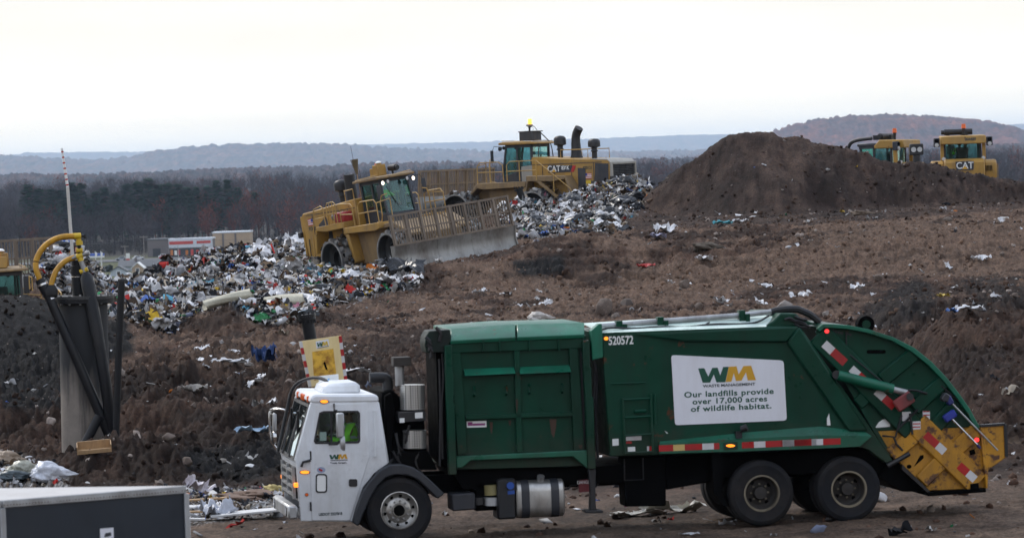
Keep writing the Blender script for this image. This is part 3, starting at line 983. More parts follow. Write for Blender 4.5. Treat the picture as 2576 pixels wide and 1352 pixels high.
for i, (u, v, Y) in enumerate(PN):
    top = W(u, v, Y)
    gz_ = float(height(np.array([top.x]), np.array([Y]))[0])
    k = i % 4
    s_ = max(.55, (top.z - gz_) / 20) * RNG.uniform(.9, 1.1)
    o = thing("pine_tree", PW[0 if u < 135 else 1 if u < 290 else 2 if u < 500 else 3], "pine tree", (top.x, Y, gz_), (0, 0, i * 1.3), "pines in the dark belt across the valley")
    o.scale = (s_ * (1.15 if u < 480 else .95),) * 2 + (s_,)
    for nm, me in zip(("crown", "trunk"), pine_protos[k]):
        c = bpy.data.objects.new(nm, me)
        COL.objects.link(c)
        c.parent = o
# ------------------------------------------------------------------ the refuse lorry
YAW = R(9.0)
_P = W(1005, 1283, 68.0)
_r = Matrix.Rotation(YAW, 3, "Z")
TO = _P - _r @ Vector((0, -1.22, 0.533))
TO.z = GZ
TM = Matrix.Translation(TO) @ Matrix.Rotation(YAW, 4, "Z")
TMI = TM.inverted()
_o = TMI @ Vector((0, 0, 0))

def TL(u, v, d):
    """where a photographed point lies on the lorry's lengthwise plane y = d: (x along, z up)"""
    q = TMI.to_3x3() @ ray(u, v)
    t = (d - _o.y) / q.y
    p = _o + q * t
    return (p.x, p.z)

def mk(x0, y0, kx, ky):
    return lambda x, y, d=-1.2: TL((x0 + x * kx) / 1.242236, (y0 + y * ky) / 1.242236, d)
c1 = mk(840, 940, .547445, .547337)
c2 = mk(1280, 940, .547476, .547337)
c3 = mk(1840, 940, .547529, .547337)
c4 = mk(2440, 940, .547156, .547337)
c7 = mk(2700, 1160, .295858, .295858)
def PL(c, pts, d=-1.2):
    return [c(x, y, d) for x, y in pts]
def p3(c, x, y, d):
    a, b = c(x, y, d)
    return (a, d, b)

truck = thing("garbage_truck", "green rear loading garbage truck with white cab and white slogan panel", "truck", TO, (0, 0, YAW))

def bar(c, x0, y0, x1, y1, w, d0, d1, mb, mat=None):
    """straight flat bar between two photographed points, w wide (m), from d0 to d1"""
    a, b = Vector(c(x0, y0, d0)), Vector(c(x1, y1, d0))
    t = (b - a).normalized()
    n = Vector((-t.y, t.x)) * w / 2
    mb.side([tuple(a + n), tuple(b + n), tuple(b - n), tuple(a - n)], d0, d1, mat)

# --- cab
DN = -1.15
cab = thing("cab", None, None)
cab.parent = truck
hole = PL(c1, [(290, 642), (313, 632), (505, 630), (514, 640), (516, 795), (508, 804), (268, 808), (261, 796)], DN)
side_o = PL(c1, [(238, 578), (626, 572), (682, 925), (600, 985), (540, 1060), (478, 1258), (180, 1255), (163, 960), (150, 908)], DN)
b = MB()
b.plate(side_o, [hole], DN, DN + .05)
b.plate(side_o, [hole], 1.10, 1.15)
zb = c1(300, 1255, DN)[1]
x_f, x_b = c1(163, 960, DN)[0], c1(640, 800, DN)[0]
b.side(PL(c1, [(622, 575), (632, 575), (690, 925), (680, 925)], DN), DN + .05, 1.10)          # back wall
b.side(PL(c1, [(150, 908), (240, 905), (240, 925), (165, 928)], DN), DN + .05, 1.10)          # cowl
b.side(PL(c1, [(163, 930), (185, 930), (200, 1150), (180, 1150)], DN), DN + .05, 1.10)        # nose
b.side(PL(c1, [(175, 1235), (478, 1238), (478, 1256), (180, 1253)], DN), DN + .05, 1.10)      # floor edge
cabw = b.build("cab_shell", m_white, cab, .012)
b = MB()
b.side(PL(c1, [(236, 582), (240, 556), (250, 540), (268, 534), (612, 534), (624, 546), (630, 576)], DN), -1.17, 1.17)
b.build("roof", m_white, cab, .03)
b = MB()
b.side(PL(c1, [(292, 534), (318, 470), (495, 462), (516, 478), (522, 530)], -.5), -.62, .55)
b.build("roof_air_unit", m_white, cab, .05)
b = MB()
b.side(PL(c1, [(284, 428), (396, 416), (400, 470), (288, 476)], .62), .60, .63, m_decal_white)
b.side(PL(c1, [(312, 470), (326, 444), (331, 446), (320, 470)], .59), .590, .6, m_navy)
b.side(PL(c1, [(326, 470), (342, 440), (347, 442), (334, 470)], .59), .590, .6, paint("sky_blue_mark", (.1, .4, .75), .5))
b.build("roof_board", None, cab)
# dark cab interior
b = MB()
b.side(PL(c1, [(560, 590), (600, 590), (640, 900), (560, 900)], -1.0), -1.08, 1.08)
b.side(PL(c1, [(190, 900), (640, 905), (600, 940), (200, 935)], -1.0), -1.08, 1.08)
b.build("interior_lining", m_cab_in, cab)
b = MB()
xs, zs = c1(475, 800, -.6)
b.bb(xs - .28, xs + .3, -.85, -.3, zs - .55, zs - .28)
b.bb(xs + .22, xs + .36, -.82, -.32, zs - .4, zs + .42)
b.build("driver_seat", m_black, cab, .04)
xw_, zw_ = c1(330, 790, -.55)
b = MB()
ring = [Vector((xw_ + .10 * math.sin(a), -.58 + .22 * math.cos(a), zw_ + .19 * math.sin(a))) for a in np.linspace(0, 2 * math.pi, 21)]
b.tube(ring, .016, 6)
b.tube([(xw_, -.58, zw_), (xw_ - .18, -.58, zw_ - .4)], .03, 6)
b.build("steering_wheel", m_black, cab)
# windshield
b = MB()
A, B_ = c1(238, 590, DN), c1(150, 908, DN)
A2, B2 = (A[0] + .015, A[1]), (B_[0] + .015, B_[1])
gw = MB().side([A, A2, B2, B_], -1.0, 1.0)
wsh = gw.build("windshield", g_wind, cab)
b = MB()
A3, B3 = (A[0] - .02, A[1]), (B_[0] - .02, B_[1])
A4, B4 = (A[0] + .05, A[1]), (B_[0] + .05, B_[1])
for y0, y1 in ((-1.06, -.98), (.98, 1.06), (-.03, .03)):
    b.side([A3, A4, B4, B3], y0, y1)
def lerp2(a, b_, t): return (a[0] + (b_[0] - a[0]) * t, a[1] + (b_[1] - a[1]) * t)
for t0, t1 in ((0, .05), (.95, 1.0)):
    p0, p1 = lerp2(A, B_, t0), lerp2(A, B_, t1)
    b.side([(p0[0] - .02, p0[1]), (p0[0] + .05, p0[1]), (p1[0] + .05, p1[1]), (p1[0] - .02, p1[1])], -.98, .98)
b.build("windshield_seal", m_black, cab)
b = MB()
for y0, y1 in ((-1.11, -1.06), (1.06, 1.11)):
    b.side([(A[0] - .01, A[1]), (A[0] + .10, A[1]), (B_[0] + .10, B_[1]), (B_[0] - .01, B_[1])], y0, y1)
b.build("windshield_pillar", m_white, cab, each=True)
for yy in (-.55, .45):
    b = MB()
    p0 = lerp2(A, B_, .98); p1 = lerp2(A, B_, .42); pm = lerp2(A, B_, .66); pe = lerp2(A, B_, .25)
    b.tube([(p0[0] - .04, yy, p0[1]), (p1[0] - .05, yy + .12, p1[1])], .016, 6)
    b.tube([(pm[0] - .05, yy + .03, pm[1]), (pe[0] - .04, yy + .2, pe[1])], .014, 6)
    b.tube([(p1[0] - .03, yy - .12, p1[1] + .25), (p1[0] - .03, yy + .22, p1[1] - .35)], .022, 6)
    b.build("wiper", m_black, cab)
b = MB()
q0 = lerp2(A, B_, 1.0)
b.tube([(q0[0] - .06, .95, q0[1] + .02), (A[0] - .16, 1.02, A[1] - .2), (A[0] - .05, 1.0, A[1] + .22), (A[0] + .22, .55, A[1] + .36), (A[0] + .42, .1, A[1] + .33), (A[0] + .46, -.1, A[1] + .12)], .028, 8, smooth=2)
b.build("roof_hose", m_black, cab, each=True)
# door
dl = PL(c1, [(262, 590), (563, 583), (576, 878), (462, 1250), (246, 1250), (234, 868)], DN)
hole2 = PL(c1, [(294, 646), (316, 637), (501, 635), (509, 643), (511, 792), (504, 799), (274, 803), (267, 793)], DN)
door = MB().plate(dl, [hole2], DN - .014, DN - .001).build("door", m_white, cab, .004)
MB().side(PL(c1, [(290, 642), (313, 632), (505, 630), (514, 640), (516, 795), (508, 804), (268, 808), (261, 796)], DN), DN + .018, DN + .024).build("window", g_truck, door)
MB().side(PL(c1, [(290, 642), (313, 632), (505, 630), (514, 640), (516, 795), (508, 804), (268, 808), (261, 796)], DN), 1.118, 1.124).build("window", g_truck, cab)
fr_ = PL(c1, [(287, 636), (312, 626), (508, 624), (520, 638), (521, 798), (511, 810), (265, 814), (256, 798)], DN)
MB().plate(fr_, [hole2], DN - .022, DN - .014).build("window_seal", m_black, door)
b = MB()
b.side(PL(c1, [(352, 636), (362, 636), (364, 803), (352, 803)], DN), DN + .0, DN + .03)
b.build("window_post", m_black, door)
MB().side(PL(c1, [(292, 748), (330, 746), (330, 795), (292, 797)], DN), DN + .03, DN + .034).build("window_sticker", m_decal_white, door)
def rrect(c, x0, y0, x1, y1, r, d, n=4):
    o = []
    for (cx, cy, a0) in ((x1 - r, y0 + r, -90), (x1 - r, y1 - r, 0), (x0 + r, y1 - r, 90), (x0 + r, y0 + r, 180)):
        for i in range(n + 1):
            a = R(a0 + 90 * i / n)
            o.append(c(cx + r * math.cos(a), cy + r * math.sin(a), d))
    return o
MB().plate(rrect(c1, 267, 984, 332, 1092, 16, DN), [rrect(c1, 274, 992, 325, 1084, 11, DN)], DN - .024, DN - .014).build("peep_window_seal", m_black, door)
MB().side(rrect(c1, 274, 992, 325, 1084, 11, DN), DN - .019, DN - .014).build("peep_window", m_decal_white, door)
MB().side(rrect(c1, 456, 1014, 504, 1056, 9, DN), DN - .03, DN - .014).build("door_handle", m_black, door)
def wm_logo(name_par, c, ox, oy, k, d, mats, parent, skew=0.0):
    """the two joined letters: coordinates as drawn on the big slogan panel"""
    Wp = [(622, 384), (657, 382), (680, 430), (703, 380), (733, 379), (748, 424), (765, 375), (796, 374), (777, 462), (727, 463), (711, 418), (690, 464), (648, 465)]
    Mp = [(797, 374), (841, 371), (853, 418), (881, 370), (924, 368), (952, 450), (905, 452), (895, 406), (869, 453), (838, 455), (825, 410), (812, 458), (779, 461)]
    for nm, pts, m in (("logo_letter", Wp, mats[0]), ("logo_letter", Mp, mats[1])):
        q = []
        for x, y in pts:
            yy = y + (x - 622) * 0.045        # level the printed slope, then scale into place
            q.append(c(ox + (x - 622) * k, oy + (yy - 384) * k - skew * (x - 622) * k, d))
        MB().side(q, d - .003, d).build(nm, m, parent)
dec = MB().side(PL(c1, [(336, 868), (464, 863), (465, 929), (337, 934)], DN), DN - .0175, DN - .0142).build("door_decal", m_signw, door)
wm_logo("w", c1, 345, 876, .318, DN - .0180, (m_decal_green, m_decal_gold), dec, .03)
b = MB()
bar(c1, 352, 909, 450, 905, .012, DN - .021, DN - .0178, b)
b.build("decal_line", m_decal_dark, dec)
zrot = (R(90), 0, 0)
def put_text(nm, s, c, x, y, d, size, mat, parent, **k):
    a = c(x, y, d)
    return text(nm, s, size, mat, parent, (a[0], d, a[1]), zrot, **k)
put_text("decal_text", "Think Green.", c1, 398, 922, DN - .0185, .045, m_decal_dark, dec, fit=.27, bold=.001)
put_text("door_number", "USDOT 2227868", c1, 352, 1214, DN - .0155, .06, m_decal_dark, door, fit=.375, bold=.002)
o_ = []
for i in range(14):
    a = 2 * math.pi * i / 14
    o_.append(c1(298 + 25 * math.cos(a), 962 + 17 * math.sin(a), DN))
MB().side(o_, DN - .0175, DN - .0142).build("oval_sticker", paint("sticker_blue_grey", (.25, .3, .42), .5), door)
b = MB()
bar(c1, 286, 958, 306, 968, .03, DN - .0195, DN - .0177, b)
b.build("sticker_mark", m_tapered, door)
b = MB()
b.tube([p3(c1, 603, 622, DN - .06), p3(c1, 609, 888, DN - .06)], .014, 6)
for yy in (626, 884):
    b.tube([p3(c1, 605, yy, DN - .06), p3(c1, 605, yy, DN)], .014, 6)
b.build("grab_rail", m_white, cab, each=True)
b = MB()
for yy in (880, 1170):
    b.tube([p3(c1, 238, yy - 25, DN - .02), p3(c1, 240, yy + 25, DN - .02)], .014, 6)
b.tube([p3(c1, 185, 945, DN - .05), p3(c1, 195, 918, DN - .05), p3(c1, 236, 908, DN - .02)], .022, 6)
b.build("hinge", m_black, cab, each=True)
def lamp(c, x, y, rx, ry, d, mat, parent, name="marker_lamp"):
    q = [c(x + rx * math.cos(a), y + ry * math.sin(a), d) for a in np.linspace(0, 2 * math.pi, 13)[:-1]]
    b = MB().side(q, d - .02, d, mat)
    q2 = [c(x + rx * 1.2 * math.cos(a), y + ry * 1.25 * math.sin(a), d) for a in np.linspace(0, 2 * math.pi, 13)[:-1]]
    b.side(q2, d - .008, d + .002, m_black)
    return b.build(name, None, parent)
lamp(c1, 316, 572, 22, 9, -1.17, m_amber, cab)
lamp(c1, 205, 975, 26, 9, DN, m_amber, cab)
lamp(c1, 216, 1103, 9, 8, DN, m_amberoff, cab)
xf = c1(165, 985, DN)[0]
for yy, zz in ((-1.0, 1052), (1.0, 1052)):
    z_ = c1(165, zz, DN)[1]
    MB().bb(xf - .05, xf + .02, yy - .05, yy + .05, z_ - .035, z_ + .035).build("marker_lamp", m_amber, cab, .01)
xr = c1(240, 565, DN)[0]
zr = c1(240, 566, DN)[1]
for yy in (-.75, -.18, 0, .18, .75):
    MB().bb(xr - .02, xr + .03, yy - .05, yy + .05, zr - .05, zr + .05).build("clearance_lamp", m_amberoff, cab, .01)
# grille and bumper
z0_, z1_ = c1(165, 1135, DN)[1], c1(165, 955, DN)[1]
b = MB()
b.bb(xf - .02, xf + .03, -.80, .80, z0_, z1_)
gr = b.build("grille", m_grille, cab)
b = MB()
for k in range(4):
    zz = z0_ + (z1_ - z0_) * (.12 + .25 * k)
    b.bb(xf - .055, xf - .02, -.80, .80, zz - .022, zz + .022)
for yy in (-.82, -.02, .82):
    b.bb(xf - .06, xf - .01, yy - .035, yy + .035, z0_, z1_ + .02)
b.build("grille_bar", m_alum, gr)
z0b, z1b = c1(160, 1243, DN)[1], c1(160, 1165, DN)[1]
b = MB()
b.bb(xf - .18, xf - .02, -1.18, 1.18, z0b, z1b)
b.build("bumper", m_alum, cab, .03)
for yy in (-.9, .9):
    b = MB()
    b.cyl((xf - .195, yy, (z0b + z1b) / 2), (xf - .15, yy, (z0b + z1b) / 2), .07, n=14, mat=m_lampoff)
    b.lathe([(.085, -.19), (.085, -.15)], (xf, yy, (z0b + z1b) / 2), "x", 14, m_black)
    b.build("headlight", None, cab)
# mirrors
b = MB()
m0 = p3(c1, 390, 625, DN - .30)
b.tube([p3(c1, 372, 588, DN - .02), p3(c1, 374, 622, DN - .28), m0], .016, 6)
b.tube([p3(c1, 345, 815, DN - .02), p3(c1, 390, 815, DN - .22), p3(c1, 402, 800, DN - .30)], .02, 6)
b.build("mirror_arm", m_black, cab, each=True)
MB().side(PL(c1, [(384, 638), (428, 636), (431, 776), (387, 779)], DN - .35), DN - .40, DN - .28).build("mirror", m_alum, cab, .02)
b = MB()
cc = Vector(p3(c1, 424, 808, DN - .33))
b.lathe([(.001, -.05), (.09, -.045), (.125, -.01), (.13, .02), (.001, .03)], cc, "x", 16)
b.build("round_mirror", m_alum, cab)
b = MB()
ya = 1.25
pts_ = [(100, 628), (70, 612), (15, 614), (4, 640), (8, 790), (50, 850)]
b.tube([(c1(x, y, 1.5)[0], 1.5 - .25 * (x > 60), c1(x, y, 1.5)[1]) for x, y in pts_], .022, 6, smooth=1)
b.build("mirror_arm", m_chrome, cab, each=True)
MB().side(PL(c1, [(22, 640), (40, 636), (42, 740), (24, 745)], 1.5), 1.38, 1.62).build("mirror", m_alum, cab, .02)
b = MB()
b.lathe([(.001, -.04), (.09, -.03), (.11, .02), (.001, .03)], Vector(p3(c1, 34, 775, 1.5)), "x", 16)
b.build("round_mirror", m_chrome, cab)
# front fender
outp = [(476, 1262), (498, 1180), (530, 1090), (572, 1030), (630, 965), (688, 932), (760, 930), (830, 950), (900, 1000), (960, 1055), (1003, 1098)]
inp = [(962, 1128), (905, 1068), (850, 1018), (790, 992), (720, 990), (668, 1005), (622, 1050), (585, 1110), (548, 1190), (512, 1285)]
MB().side(PL(c1, outp + inp, -1.24), -1.27, -.72).build("front_fender", m_plastic, truck, .02)

# --- engine bay, exhaust and stack between cab and hopper
b = MB()
b.side(PL(c1, [(645, 520), (705, 505), (760, 560), (880, 600), (900, 860), (930, 960), (680, 960), (640, 560)], -.7), -.75, .9)
b.side(PL(c1, [(690, 860), (905, 850), (960, 960), (690, 960)], -.9), -1.0, -.7)
b.side(PL(c1, [(660, 540), (700, 520), (720, 640), (700, 920), (670, 930)], -.9), -.95, -.8)
b.build("engine_bay", m_chassis, truck, .02)
b = MB()
b.tube([p3(c1, 575, 437, -.5), p3(c1, 640, 434, -.5), p3(c1, 678, 440, -.5), p3(c1, 680, 505, -.5)], .085, 12, smooth=2)
b.build("air_intake", m_black, truck)
b = MB()
a0, a1 = p3(c1, 748, 485, -.8), p3(c1, 745, 368, -.8)
b.cyl(a0, a1, .075, n=14, mat=m_alum)
b.side(PL(c1, [(704, 320), (806, 316), (808, 367), (706, 372)], -.8), -.95, -.65, m_rimdk)
b.build("exhaust_stack", None, truck, .01)
m_perf = None
t_ = NT("perforated_shield")
vo_ = t_.n.new("ShaderNodeTexVoronoi")
vo_.inputs["Scale"].default_value = 26
vo_.inputs["Randomness"].default_value = 0.0
t_.l.new(t_.tc.outputs["Object"], vo_.inputs["Vector"])
t_.set(Base_Color=t_.mix(t_.rng(vo_.outputs["Distance"], .30, .36), (.02, .02, .02), (.5, .49, .47)), Metallic=0.7, Roughness=0.35)
m_perf = t_.m
b = MB()
for (x, y0, y1, w_) in ((820, 476, 618, .20), (832, 735, 838, .19)):
    p0, p1 = p3(c1, x, y1, -.85), p3(c1, x, y0, -.85)
    b.cyl(p0, p1, w_, n=22)
b.build("heat_shield", m_perf, truck, each=True)
bx_ = MB().side(PL(c1, [(738, 634), (890, 624), (896, 682), (742, 694)], -1.08), -1.10, -.6).build("control_box", m_black, truck, .01)
b = MB()
b.side(PL(c1, [(746, 668), (774, 666), (775, 692), (747, 694)], -1.10), -1.105, -1.10)
b.side(PL(c1, [(834, 636), (878, 633), (879, 666), (835, 669)], -1.10), -1.105, -1.10)
b.build("box_sticker", m_decal_white, bx_, each=True)
b = MB()
for i in range(9):
    x = random.uniform(700, 900); y = random.uniform(700, 930)
    b.tube([p3(c1, x, y, -.98), p3(c1, x + random.uniform(-60, 60), y + random.uniform(20, 90), -1.0), p3(c1, x + random.uniform(-30, 90), y + random.uniform(60, 160), -.95)], random.uniform(.012, .025), 6, smooth=2)
b.build("engine_hose", m_black, truck, each=True)

# --- hopper (front green bin)
hop = thing("hopper", None, None)
hop.parent = truck
b = MB()
b.side(PL(c2, [(226, 213), (1010, 195), (1040, 940), (240, 962)], -1.08), -1.08, 1.15)
b.build("hopper_box", m_green, hop, .01)
MB().side(PL(c2, [(150, 290), (215, 288), (224, 960), (170, 900)], -1.0), -1.0, .2).build("hopper_front_shade", m_chassis, hop)  # dark plate added for the shade on the hopper's front face
b = MB()
D1 = -1.15
for q in ([(235, 232), (1000, 212), (1002, 268), (237, 296)], [(235, 296), (290, 294), (330, 868), (275, 878)], [(598, 285), (628, 284), (645, 862), (612, 864)], [(912, 272), (960, 270), (1000, 850), (938, 852)], [(322, 650), (935, 632), (936, 656), (322, 676)]):
    b.side(PL(c2, q, D1), D1, -1.079)
b.build("hopper_frame", m_green, hop, .006, each=True)
b = MB()
for q in ([(316, 390), (602, 378), (604, 412), (316, 426)], [(632, 378), (918, 366), (922, 403), (632, 415)]):
    t0 = [c2(x, y, -1.22) for x, y in q]
    (xa, za), (xb, zb2), (xc, zc2), (xd, zd) = t0
    vs = [(xa, -1.09, za), (xb, -1.09, zb2), (xc, -1.24, zc2), (xd, -1.24, zd), (xc, -1.085, zc2 - .02), (xd, -1.085, zd - .02)]
    b.add(vs, [(0, 1, 2, 3), (3, 2, 4, 5), (0, 3, 5), (1, 4, 2)])
b.build("hopper_ledge", m_greenlt, hop, each=True)
b = MB()
for q in ([(150, 172), (236, 164)], [(300, 152), (604, 136)], [(616, 138), (990, 126)]):
    pass
for (x0, x1, yb0, yb1, yt0, yt1) in ((234, 604, 226, 206, 160, 132), (614, 998, 206, 190, 134, 124)):
    p = [p3(c2, x0, yb0, -1.20), p3(c2, x1, yb1, -1.20), p3(c2, x1, yt1, -.85), p3(c2, x0, yt0, -.85)]
    h = [(q_[0], 1.15, p[3][2] - .0) for q_ in (p[2], p[3])]
    lo = [(q_[0], -1.18, q_[2] - .06) for q_ in p[:2]]
    vs = p + [(p[2][0], 1.15, p[2][2]), (p[3][0], 1.15, p[3][2])] + lo + [(p[2][0], 1.15, p[2][2] - .3), (p[3][0], 1.15, p[3][2] - .3)]
    b.add(vs, [(0, 1, 2, 3), (3, 2, 4, 5), (0, 6, 7, 1), (4, 8, 9, 5), (1, 7, 8, 4, 2), (0, 3, 5, 9, 6), (6, 9, 8, 7)])
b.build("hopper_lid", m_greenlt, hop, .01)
b = MB()
b.side(PL(c2, [(92, 200), (110, 170), (228, 162), (236, 226), (200, 292), (96, 296), (84, 250)], -1.12), -1.16, -.55)
b.build("lid_hinge_housing", paint("green_black_grime", (.006, .018, .013), .5, var=.4, dirt=(.012, .012, .012), damt=.8, spec=.25), hop, .012)
b = MB()
for x, y in ((92, 235), (100, 275), (150, 180)):
    b.tube([p3(c2, x, y - 30, -1.18), p3(c2, x + 30, y, -1.2), p3(c2, x + 20, y + 50, -1.18)], .03, 6, smooth=1)
b.build("hinge_hose", m_black, hop, each=True)
for q in ([(200, 254), (240, 250), (244, 410), (250, 412), (252, 470), (250, 580), (256, 584), (268, 988), (224, 990), (212, 600), (206, 420)],
          [(988, 226), (1026, 222), (1028, 376), (1036, 378), (1040, 545), (1048, 548), (1062, 956), (1016, 958), (1002, 552), (992, 380)]):
    MB().side(PL(c2, q, -1.24), -1.26, -1.12).build("hopper_post", m_green, hop, .012)
b = MB()
b.side(PL(c2, [(266, 886), (1012, 850), (1060, 852), (1060, 955), (1015, 956), (932, 886), (350, 908), (300, 950), (266, 952)], -1.2), -1.22, -1.10)
b.build("hopper_rail", m_greenlt, hop, .012)
b = MB()
for x, y in ((368, 515), (553, 510), (684, 502), (870, 497)):
    a = p3(c2, x, y - 26, -1.11); e = p3(c2, x, y + 26, -1.11)
    b.tube([a, (a[0], -1.17, a[2] - .03), (e[0], -1.17, e[2] + .03), e], .018, 6)
b.build("hopper_hook", m_green, hop, each=True)
b = MB()
for x in (420, 515, 684, 852):
    bar(c2, x, 222, x + 2, 285, .025, -1.19, -1.15, b)
b.build("lid_stop", m_green, hop, each=True)
b = MB()
bar(c2, 242, 300, 244, 900, .05, -1.10, -1.079, b)
bar(c2, 985, 290, 1000, 850, .06, -1.10, -1.079, b)
for pts in ([(185, 300), (195, 420), (182, 600), (190, 900)], [(1040, 330), (1072, 390), (1060, 640), (1075, 900)], [(1034, 300), (1062, 370), (1050, 560)], [(170, 330), (178, 600), (172, 940)]):
    b.tube([p3(c2, x, y, -1.05) for x, y in pts], .022, 6, smooth=2)
b.build("hydraulic_hose", m_black, hop, each=True)
st = MB().side(PL(c2, [(326, 686), (438, 682), (439, 718), (327, 721)], -1.081), -1.084, -1.08).build("sticker", m_decal_white, hop, each=True)
b = MB()
b.side(PL(c2, [(332, 690), (358, 689), (360, 710), (332, 711)], -1.085), -1.087, -1.085)
bar(c2, 360, 704, 432, 702, .035, -1.087, -1.085, b)
b.build("sticker_print", paint("sticker_purple", (.22, .03, .14), .5), st)
m_ruststain = paint("rust_run", (.055, .028, .017), .75, var=.4)
b = MB()
for (x, y0, y1, w_) in ((818, 672, 780, 20), (466, 690, 760, 9), (572, 680, 712, 8), (612, 560, 640, 6), (975, 820, 842, 12), (690, 205, 230, 10), (470, 212, 236, 12)):
    q = [(x - w_, y0), (x + w_, y0), (x + w_ * .9, y0 + (y1 - y0) * .4), (x + w_ * .3, y1), (x - w_ * .4, y0 + (y1 - y0) * .8), (x - w_ * .8, y0 + (y1 - y0) * .3)]
    dd = -1.0815 if 300 < y0 < 800 and x not in (612,) else -1.152
    b.side(PL(c2, q, dd), dd - .0015, dd)
b.build("rust_stain", m_ruststain, hop, each=True)
leg = MB()
leg.side(PL(c2, [(1018, 958), (1060, 956), (1058, 1060), (1060, 1160), (1064, 1190), (1026, 1190), (1030, 1060)], -1.15), -1.2, -1.05)
leg.side(PL(c2, [(995, 1190), (1094, 1188), (1096, 1204), (996, 1206)], -1.15), -1.3, -.95)
leg.build("support_leg", m_black, truck, .01)
MB().side(PL(c2, [(966, 1020), (1030, 1016), (1032, 1085), (968, 1090)], -.95), -.96, -.90).build("danger_plate", paint("faded_red_plate", (.14, .02, .025), .5, var=.2), truck)
put_text("danger_text", "DANGER", c2, 998, 1033, -.962, .075, m_decal_white, truck, sx=.8)

# --- packer body
bod = thing("packer_body", None, None)
bod.parent = truck
BD = -1.2
def c34(pts, d):
    return [(c3 if k == 3 else c4)(x, y, d) for k, x, y in pts]
body_poly = [(3, 74, 182), (3, 260, 172), (3, 1100, 142), (4, 108, 140), (4, 640, 906), (4, 606, 926), (4, 556, 890), (4, 502, 848), (4, 452, 834), (4, 0, 846), (3, 872, 862), (3, 120, 886)]
b = MB().side(c34(body_poly, BD), BD, 1.2)
b.build("body_shell", m_green, bod, .015)
# sloping pale roof edge
b = MB()
lo = [p3(c3, 74, 181, BD), p3(c3, 1010, 146, BD)]
hi = [p3(c3, 66, 146, -.8), p3(c3, 1085, 84, -.8)]
vs = [lo[0], lo[1], hi[1], hi[0], (hi[1][0], 1.0, hi[1][2]), (hi[0][0], 1.0, hi[0][2])]
b.add(vs, [(0, 1, 2, 3), (3, 2, 4, 5), (1, 4, 2), (0, 3, 5), (0, 5, 4, 1)])
b.build("roof_sheet", m_mint, bod)
b = MB()
b.side(c34([(3, 985, 152), (3, 1048, 112), (3, 1090, 70), (3, 1180, 69), (4, 96, 86), (4, 192, 132), (4, 108, 141)], -1.1), -1.17, 1.17)
b.build("body_end_arch", m_green, bod, .02)
b = MB()
b.side(c34([(3, 4, 170), (3, 52, 128), (3, 68, 128), (3, 76, 320), (3, 12, 335)], -1.1), -1.22, -1.0)
b.build("front_bulkhead", m_greenlt, bod, .01)
b = MB()
b.side(c34([(3, 258, 187), (3, 1100, 146), (4, 106, 143), (4, 36, 236), (3, 540, 232)], -1.26), -1.27, BD)
b.side(c34([(4, 106, 143), (4, 502, 742), (4, 386, 742), (4, 36, 236)], -1.26), -1.27, BD)
b.build("body_rib", m_green, bod, .03, each=True)
b = MB()
# lower ledge: wedge with a sloping lit top
T = [c3(405, 800, BD), c3(930, 745, BD), c3(1315, 714, BD), c4(478, 742, BD)]
M_ = [c3(405, 812, BD - .1), c3(930, 782, BD - .1), c3(1315, 765, BD - .1), c4(520, 770, BD - .1)]
L_ = [c3(405, 870, BD - .1), c3(870, 856, BD - .1), c3(1315, 840, BD - .1), c4(452, 828, BD - .1)]
vs = [(p[0], BD + .001, p[1]) for p in T] + [(p[0], BD - .1, p[1]) for p in M_] + [(p[0], BD - .1, p[1]) for p in L_] + [(p[0], BD + .001, p[1]) for p in L_]
fs = []
for i in range(3):
    fs += [(i, i + 1, i + 5, i + 4), (i + 4, i + 5, i + 9, i + 8), (i + 8, i + 9, i + 13, i + 12)]
fs += [(0, 4, 8, 12), (3, 15, 11, 7)]
b.add(vs, fs)
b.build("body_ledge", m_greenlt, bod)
sg = MB().side([c3(x, y, -1.206) for x, y in [(484, 309), (500, 308.5), (1090, 337), (1106, 341), (1112, 354), (1129, 664), (1125, 676), (1112, 681), (508, 706.5), (496, 704), (491, 693), (471, 322), (474, 312)]], -1.215, BD).build("slogan_panel", m_signw, bod)
wm_logo("w", c3, 624, 384, 1.0, -1.2152, (m_decal_green, m_decal_gold), sg, .045)
ang_ = R(0)
put_text("slogan_text", "WASTE MANAGEMENT", c3, 801, 479, -1.2165, .060, m_decal_dark, sg, fit=.865, bold=.0012)
put_text("slogan_text", "Our landfills provide", c3, 800, 525, -1.2165, .124, m_decal_green, sg, bold=.003, spacing=1.10, fit=1.475)
put_text("slogan_text", "over 17,000 acres", c3, 805, 566, -1.2165, .124, m_decal_green, sg, bold=.003, spacing=1.10, fit=1.23)
put_text("slogan_text", "of wildlife habitat.", c3, 813, 607, -1.2165, .124, m_decal_green, sg, bold=.003, spacing=1.10, fit=1.33)
put_text("fleet_number", "520572", c3, 183, 226, -1.2025, .19, m_decal_white, bod, sx=.72, bold=.004)
lamp(c3, 98, 213, 12, 10, BD, m_amber, bod, "side_lamp")
MB().side(PL(c3, [(768, 806), (848, 802), (850, 845), (770, 850)], -1.30), -1.312, -1.298).build("lamp_plate", m_green, bod)
lamp(c3, 808, 824, 26, 8, -1.312, m_amber, bod, "side_lamp")
def tape(name, c, x0, y0, x1, y1, segs, w, d, parent):
    b = MB()
    t = 0.0
    tot = sum(q for _, q in segs)
    for m, q in segs:
        t1 = t + q / tot
        bar(c, x0 + (x1 - x0) * t, y0 + (y1 - y0) * t, x0 + (x1 - x0) * t1, y0 + (y1 - y0) * t1, w, d - .002, d, b, m)
        t = t1
    return b.build(name, None, parent)
r_, w_, y_ = m_tapered, m_tapew, m_tapey
